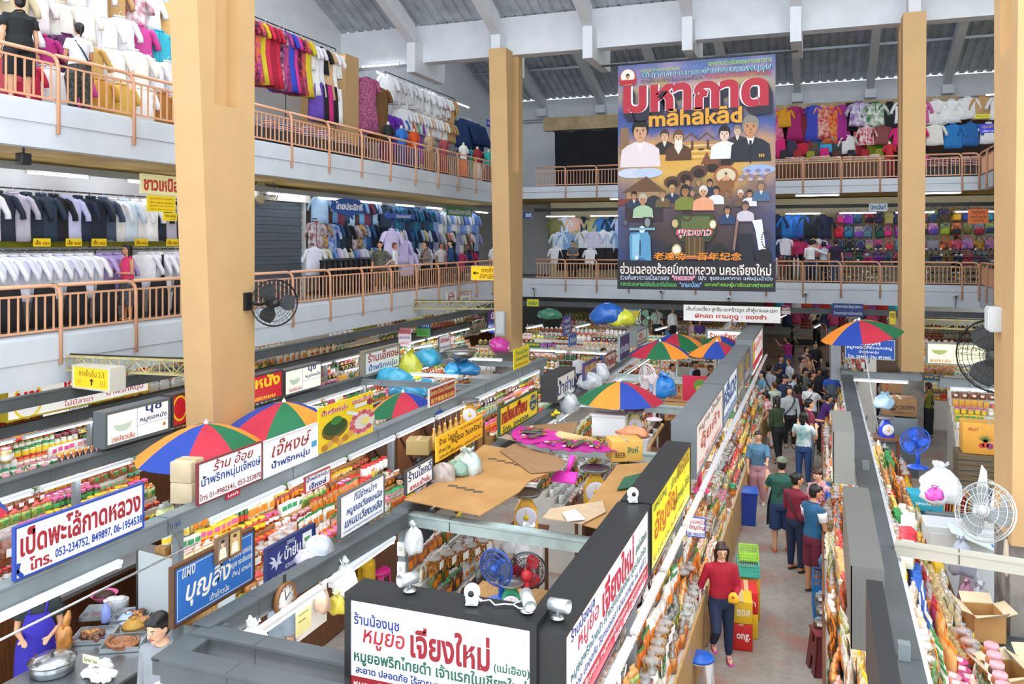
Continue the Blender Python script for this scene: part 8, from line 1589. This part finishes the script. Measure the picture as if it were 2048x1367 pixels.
for i in range(12):
 t=obj('file_folder',MB().box(-.012,.012,-.16,.16,0,.3).mesh('file_folder',M(['#a8763e','#c8983a','#8a4a2e','#d8b86a','#b8303a'][i%5],.6)),None,(1.75+.045*i,15.35,1.1),(0,.08,.1));tag(t,'%s folder standing in the row on the low grey cabinet'%['tan','yellowish','brown','pale yellow','red'][i%5],'folder','folders on the low grey cabinet')
for i,(x,l)in enumerate(((2.4,'left'),(2.62,'right'))):
 t=thing('foam_board','tall pointed white foam board leaning on the low grey cabinet, %s one'%l,'board',(x,15.0,1.1));b=MB();b.prism([(-.16,0),(.14,0),(.1+.06*i,.75),(.02,.85 if not i else .7)],-.012,.012,X=face_frame((0,0,0),(1,.5,0)));b.build('sheet',M('#eceef0',.6),t);b=MB();b.box(-.16,.14,-.02,.02,0,.012);b.build('foot',M('#dcdee0',.6),t)
carton('white open topped carton on the pineapple planks at right',(3.05,15.6,1.1),(.5,.4,.4),.1,M('#e8eaec',.6),flaps=True)
t=thing('box_lid','pale green translucent lid lying over the turquoise carton','lid',(1.95,13.0,1.42));b=MB();b.rbox((0,0,0),(.55,.4,.03),.012,X=Matrix.Rotation(.35,4,'Y'));b.build('plate',M('#cfe6e0',.3,coat=.5),t);b=MB();b.box(.18,.28,-.03,.03,-.12,-.08);b.build('clip',M('#2a6ac8',.4),t)
# the hanging painted banner
YBN=24.25
p0=onY(1236,577,YBN);p1=onY(1551,577,YBN);pt_=onY(1236,131,YBN)
BW,BH=p1.x-p0.x,pt_.z-p0.z
t=thing('painted_banner','huge hanging painted banner with Thai lettering and portraits in the middle of the hall','banner');t.matrix_world=alongX(p0.x,YBN,p0.z)
def wave(x,y):return 0
def banner_mat():
 m=bpy.data.materials.new('painted_canvas');m.use_nodes=True;nt=m.node_tree;b=nt.nodes['Principled BSDF'];tc=nt.nodes.new('ShaderNodeTexCoord')
 sp=nt.nodes.new('ShaderNodeSeparateXYZ');nt.links.new(tc.outputs['Object'],sp.inputs[0])
 n=nt.nodes.new('ShaderNodeTexNoise');n.inputs['Scale'].default_value=1.1;n.inputs['Detail'].default_value=5;nt.links.new(tc.outputs['Object'],n.inputs['Vector'])
 md=nt.nodes.new('ShaderNodeMath');md.operation='MULTIPLY_ADD';md.inputs[1].default_value=1/BH;md.inputs[2].default_value=-.11;nt.links.new(sp.outputs['Y'],md.inputs[0])
 m2=nt.nodes.new('ShaderNodeMath');m2.operation='MULTIPLY_ADD';m2.inputs[1].default_value=.22;nt.links.new(n.outputs['Fac'],m2.inputs[0]);nt.links.new(md.outputs[0],m2.inputs[2])
 r=nt.nodes.new('ShaderNodeValToRGB');nt.links.new(m2.outputs[0],r.inputs[0]);cr=r.color_ramp
 st=[(0,'#241f26'),(.17,'#2a2430'),(.22,'#453630'),(.34,'#54444c'),(.44,'#8f6e50'),(.52,'#d8aa52'),(.62,'#d8a03e'),(.70,'#4a5a9a'),(.76,'#3f4a86'),(.88,'#c8b078'),(.93,'#a890b4'),(1,'#5a6a9a')]
 cr.elements[0].position,cr.elements[1].position=0,1;cr.elements[0].color=(*lin(st[0][1]),1);cr.elements[1].color=(*lin(st[-1][1]),1)
 for q,c in st[1:-1]:e=cr.elements.new(q);e.color=(*lin(c),1)
 mu=nt.nodes.new('ShaderNodeMath');mu.operation='MULTIPLY_ADD';mu.inputs[1].default_value=2/BW;mu.inputs[2].default_value=-1;nt.links.new(sp.outputs['X'],mu.inputs[0])
 ab=nt.nodes.new('ShaderNodeMath');ab.operation='ABSOLUTE';nt.links.new(mu.outputs[0],ab.inputs[0])
 pw=nt.nodes.new('ShaderNodeMath');pw.operation='POWER';pw.inputs[1].default_value=3.5;nt.links.new(ab.outputs[0],pw.inputs[0])
 mx=nt.nodes.new('ShaderNodeMixRGB');mx.inputs[2].default_value=(*lin('#3a5a9a'),1);nt.links.new(r.outputs[0],mx.inputs[1]);m3=nt.nodes.new('ShaderNodeMath');m3.operation='MULTIPLY';m3.inputs[1].default_value=.45;nt.links.new(pw.outputs[0],m3.inputs[0]);nt.links.new(m3.outputs[0],mx.inputs[0])
 nt.links.new(mx.outputs[0],b.inputs['Base Color']);b.inputs['Roughness'].default_value=.6;return m
b=MB();nx,ny=24,32
vs=[(BW*i/nx,BH*j/ny,wave(BW*i/nx,BH*j/ny))for j in range(ny+1)for i in range(nx+1)];fs=[(j*(nx+1)+i,j*(nx+1)+i+1,(j+1)*(nx+1)+i+1,(j+1)*(nx+1)+i)for j in range(ny)for i in range(nx)]
b.add(vs,fs,0,True);nv=len(vs);b.add([(x,y,z-.012)for x,y,z in vs],[f[::-1]for f in fs],0,True);b.build('canvas',banner_mat(),t)
bms=[];bb=MB();layer=[0.004]
def bmi(c):
 m=M(c,.6)if not isinstance(c,tuple)else M(c[0],.6,c2=c[1],scale=5)
 if m not in bms:bms.append(m)
 return bms.index(m)
def drape(b0,start):
 for i in range(start,len(b0.v)):x,y,z=b0.v[i];b0.v[i]=(x,y,z+wave(x,y))
def bp(c,pts):
 layer[0]+=.0002;s=len(bb.v);bb.poly([(x*BW,y*BH,layer[0])for x,y in pts],bmi(c));drape(bb,s)
def be(c,x,y,rx,ry,n=18):bp(c,[(x+rx*math.cos(2*PI*i/n),y+ry*math.sin(2*PI*i/n))for i in range(n)])
def br(c,x0,x1,y0,y1):bp(c,[(x0,y0),(x1,y0),(x1,y1),(x0,y1)])
def figure(x,y,s,face,hair,body,collar=None,beard=None,long=False):
 """bust: shoulders, neck, head, hair, simple features (x, y = chin; s = head height as a share of the width)"""
 k=BW/BH;w=s*.36;h=s*.5*k
 bp(body,[(x-s*1.0,y-h*2.6),(x+s*1.0,y-h*2.6),(x+s*.92,y-h*.9),(x+s*.62,y-h*.45),(x+s*.2,y-h*.12),(x-s*.2,y-h*.12),(x-s*.62,y-h*.45),(x-s*.92,y-h*.9)])
 if collar:bp(collar,[(x-s*.2,y-h*.1),(x+s*.2,y-h*.1),(x+s*.1,y-h*.8),(x,y-h*1.2),(x-s*.1,y-h*.8)])
 br(face,x-s*.14,x+s*.14,y-h*.25,y+h*.4)
 be(hair,x,y+h*1.12,w*1.16,h*1.04);be(face,x,y+h*.74,w*.9,h*.8);be(hair,x-w*.2,y+h*1.5,w*.62,h*.2);be(hair,x+w*.35,y+h*1.46,w*.5,h*.2)
 for sx in(-1,1):br('#2a1c16',x+sx*w*.42-w*.17,x+sx*w*.42+w*.17,y+h*.98,y+h*1.07);be('#1a1210',x+sx*w*.42,y+h*.88,w*.1,h*.06,8)
 bp('#8a5a44',[(x-w*.05,y+h*.9),(x+w*.18,y+h*.52),(x-w*.12,y+h*.5)]);br('#9a4a40',x-w*.24,x+w*.24,y+h*.24,y+h*.31)
 if beard:bp(beard,[(x-w*.75,y+h*.5),(x+w*.75,y+h*.5),(x+w*.85,y-h*.6),(x,y-h*1.7),(x-w*.85,y-h*.6)])
for i in range(7):br('#e8c878' if i%2 else '#c8923a',.42,.66,.565+.012*i,.571+.012*i)
for sx in(.43,.53):bp('#6a4426',[(sx,.655),(sx+.05,.685),(sx+.1,.655),(sx+.1,.648),(sx+.05,.676),(sx,.648)])
for x in(.48,.58):br('#5a3a22',x,x+.015,.61,.65)
for i in range(4):bp('#5a3a20',[(.45+.07*i,.615),(.5+.07*i,.615),(.485+.07*i,.605),(.46+.07*i,.605)])
for i in range(5):be('#5a3f2e',.36+.085*i,.47+.022*i,.055,.028);be('#2a1a16',.36+.085*i,.463+.022*i,.034,.02)
bp('#7a4a2e',[(.54,.545),(.58,.6),(.6,.57),(.63,.6),(.66,.545)])
bp('#8a6a4a',[(.02,.72),(.07,.72),(.08,.6),(.01,.6)])
figure(.31,.655,.07,'#d8b08a','#4a3020','#2c2220','#e0d8cc');figure(.40,.64,.085,'#dcb48c','#6a4a30','#5a3a22',None,'#e6dfd2')
figure(.77,.665,.06,'#d8b896','#8a7a68','#3a2f2c','#d8ccc0');figure(.69,.645,.09,'#e4c8b0','#1c1614','#e6e8e4','#f0ede6')
figure(.15,.66,.135,'#cf9f78','#191413','#e4d6d8','#efe4e4');be('#191413',.15,.782,.075,.028)
figure(.85,.66,.125,'#c08a60','#8a8478','#1f2430','#eceae6');bp('#1a1a26',[(.843,.64),(.857,.64),(.862,.56),(.85,.54),(.838,.56)])
for i in range(3):be('#c8a04a',.905+.012*i,.575,.005,.008,8)
for x,c in((.1,'#c8d0e4'),(.2,'#b8c8e6'),(.9,'#9ab0d8')):be(c,x,.515,.1,.022)
bp('#6a4a30',[(.03,.43),(.19,.5),(.32,.43)]);br('#a8865a',.06,.29,.40,.43);bp('#7a3a30',[(.0,.40),(.18,.405),(.16,.385),(.0,.37)]);br('#3a2a2e',.05,.3,.30,.385);be('#2f3038',.24,.37,.06,.045)
be('#a8623a',.70,.495,.075,.042);be('#d8c8a8',.70,.493,.06,.032);be('#8a5a34',.70,.455,.05,.03);br('#8a5a34',.67,.69,.40,.45);br('#8a5a34',.715,.735,.40,.45);figure(.70,.492,.022,'#c89068','#2a1a16','#d89a7a')
for i in range(14):be('#8a7a98' if i%2 else '#c0a8a8',.79+.015*(i%12),.475+.012*(i%4),.018,.008,10)
for x,y,s,b_,h_ in((.36,.425,.05,'#2a2f4a','#b89a5a'),(.46,.455,.05,'#26304e','#241a18'),(.53,.455,.045,'#6a5a3e','#7a6a48'),(.60,.45,.045,'#26304e','#2a1c18'),(.11,.40,.05,'#2c3a50','#1c1614'),(.49,.41,.045,'#5a4a3e','#5a5450'),(.64,.415,.05,'#dfe4e8','#26201e'),(.30,.405,.05,'#6a5638','#6a5a3c'),(.79,.40,.045,'#6a5240','#d8d0c8'),(.845,.40,.045,'#e4e0e0','#2a201e'),(.915,.43,.055,'#4a6a8a','#6a5a50'),(.71,.33,.05,'#28406a','#221a18')):
 figure(x,y,s,'#b98560',h_,b_,'#d8d4cc' if s>.047 else None)
figure(.17,.375,.068,'#c08a62','#b8b0a4','#a8c4a0');figure(.445,.41,.07,'#a87450','#26201e','#7a8234');figure(.56,.405,.068,'#d09a74','#dcd6cc','#e8a078','#e8b08a')
br('#2a2a2c',.17,.23,.27,.32);be('#8a8e92',.2,.295,.018,.02)
bp('#3a4426',[(.39,.33),(.62,.33),(.64,.25),(.6,.21),(.42,.21),(.37,.25)]);br('#5f6a3a',.42,.6,.26,.32);br('#4a3a24',.44,.57,.145,.235)
for i in range(7):br('#7a6038' if i%2 else '#5a4626',.447+.017*i,.46+.017*i,.15,.23)
br('#b8694a',.39,.63,.135,.148);be('#20201e',.37,.15,.035,.05);be('#20201e',.66,.15,.04,.055);be('#b8a878',.39,.175,.032,.026);be('#ece6d4',.39,.175,.024,.019);be('#c8b478',.62,.285,.022,.02);be('#f0e8d0',.62,.285,.016,.014);be('#c8b478',.38,.29,.02,.018)
for a in range(16):be('#3a2a16',.455+.03*math.cos(a*PI/8),.322+.02*math.sin(a*PI/8),.006,.004,6)
bp('#5a9ac0',[(.09,.25),(.2,.255),(.22,.23),(.225,.13),(.19,.1),(.12,.1),(.085,.135),(.08,.23)]);bp('#8ac0d8',[(.1,.24),(.15,.245),(.14,.12),(.1,.14)]);br('#26303a',.148,.156,.15,.215);be('#3a6aa8',.16,.095,.05,.045);be('#d8e0e4',.165,.265,.02,.016);be('#e8ecec',.13,.14,.01,.01)
br('#7ab0c0',.08,.25,.262,.272);be('#5a5a60',.055,.295,.015,.012)
figure(.82,.345,.055,'#a87c62','#4a3c38','#cdc6d0','#dcd6dc');bp('#20202c',[(.78,.245),(.86,.245),(.875,.12),(.85,.07),(.79,.07),(.78,.13)]);bp('#e4e6ee',[(.86,.3),(.92,.305),(.945,.17),(.90,.175),(.88,.26)]);be('#1e1a1c',.93,.15,.05,.03);be('#1e1a1c',.70,.15,.04,.025);bp('#8a6a5a',[(.765,.31),(.78,.3),(.755,.17),(.742,.18)])
for i in range(20):be('#4a3428',.945+.026*math.cos(i*PI/10),.22+.035*math.sin(i*PI/10),.005,.004,6)
br('#22202a',.0,1,.0,.128);be('#d04a3a',.07,.94,.055,.038);be('#f0e8d4',.07,.946,.046,.031);figure(.07,.935,.032,'#c8946a','#1c1614','#dcd8d0');bp('#b8242c',[(.01,.93),(.13,.93),(.12,.908),(.02,.908)])
bb.build('painted_pictures',bms,t)
lm=[];lb=MB()
def lt(s,x0,x1,y0,y1,c,off=.015,oc=None,sh=0,o2=.05,dz=0):
 for cc,of,z in(((oc,off+o2,layer[0]+.005),(c,off,layer[0]+.008))if oc else((c,off,layer[0]+.004),)):
  m=M(cc,.55)
  if m not in lm:lm.append(m)
  st=len(lb.v);put_text(lb,s,x0*BW,x1*BW,y0*BH,y1*BH,z+dz,lm.index(m),of,sh);drape(lb,st)
for i in range(6):lt('มหากาด',.045+.004*i,.965+.004*i,.775-.006*i,.9-.006*i,'#1f1c30',.05,dz=-.0004*i)
lt('มหากาด',.04,.96,.78,.902,'#b81f34',.045,'#efe6e8',0,.022)
lt('māhākād',.21,.80,.715,.79,'#e0a02a',.03,'#3a2a3a')
lt('ผลงานสร้างภาพภูมิใจของ',.16,.41,.955,.975,'#9ad04a',.008);lt('เทวิน โปรดักชั่น',.42,.57,.958,.98,'#5a8ad8',.012);lt('และความร่วมมือของมหาชนชาวกาด',.59,.98,.965,.99,'#9ad04a',.008)
lt('บันทึกความทรงจำของบรรพบุรุษ',.16,.985,.925,.962,'#1f7a96',.02,'#e0e8ec',0,.03)
lt('ความรักและศรัทธาในชุมชนและถิ่นเกิด',.16,.56,.905,.93,'#2a2440',.012);lt('การบรรจบของวัฒนธรรมต่างดินแดน',.57,.975,.912,.938,'#b82a3a',.012)
lt('ยุทวดาว',.385,.62,.225,.265,'#c02a44',.015,'#f0e8ea',.15)
lt('老達叻一百年紀念',.24,.80,.13,.165,'#f0921e',.02,None,.1)
lt('ฮ่วมฉลองร้อยปี๋กาดหลวง นครเจียงใหม่',.02,.975,.068,.118,'#efe2da',.018)
lt('ร่วมค้นหาความเป็นมาของ',.02,.34,.042,.066,'#cfdcf0',.01);lt('"กาดหลวง"',.36,.51,.042,.066,'#d84a7a',.015,'#f0e0e8');lt('และ',.53,.58,.044,.062,'#cfdcf0',.01);lt('ชุมชนมหากาด แห่งลุ่มน้ำปิง',.6,.985,.042,.066,'#cfdcf0',.01)
lt('จากประสบการณ์อันตื่นตาตื่นใจของ',.02,.39,.014,.036,'#6ac86a',.008);lt('"ยามะน้อย"',.41,.55,.014,.038,'#8ac0f0',.015);lt('และเหล่าคณะผู้มาเยือนจากต่างภพ!!',.57,.985,.014,.038,'#8ad83a',.008)
lb.build('lettering',lm,t)
b=MB();b.tube([(-.5,BH+.02,0),(BW+.6,BH+.02,0)],.03,8);b.build('hanging_bar',m_dark,t)
b=MB()
for x in(.25,BW*.5,BW-.2):b.tube([(x,BH+.02,0),(x,BH+.5,.05)],.012,5)
b.build('hooks',m_dark,t)
bpy.data.scenes.remove(TS)
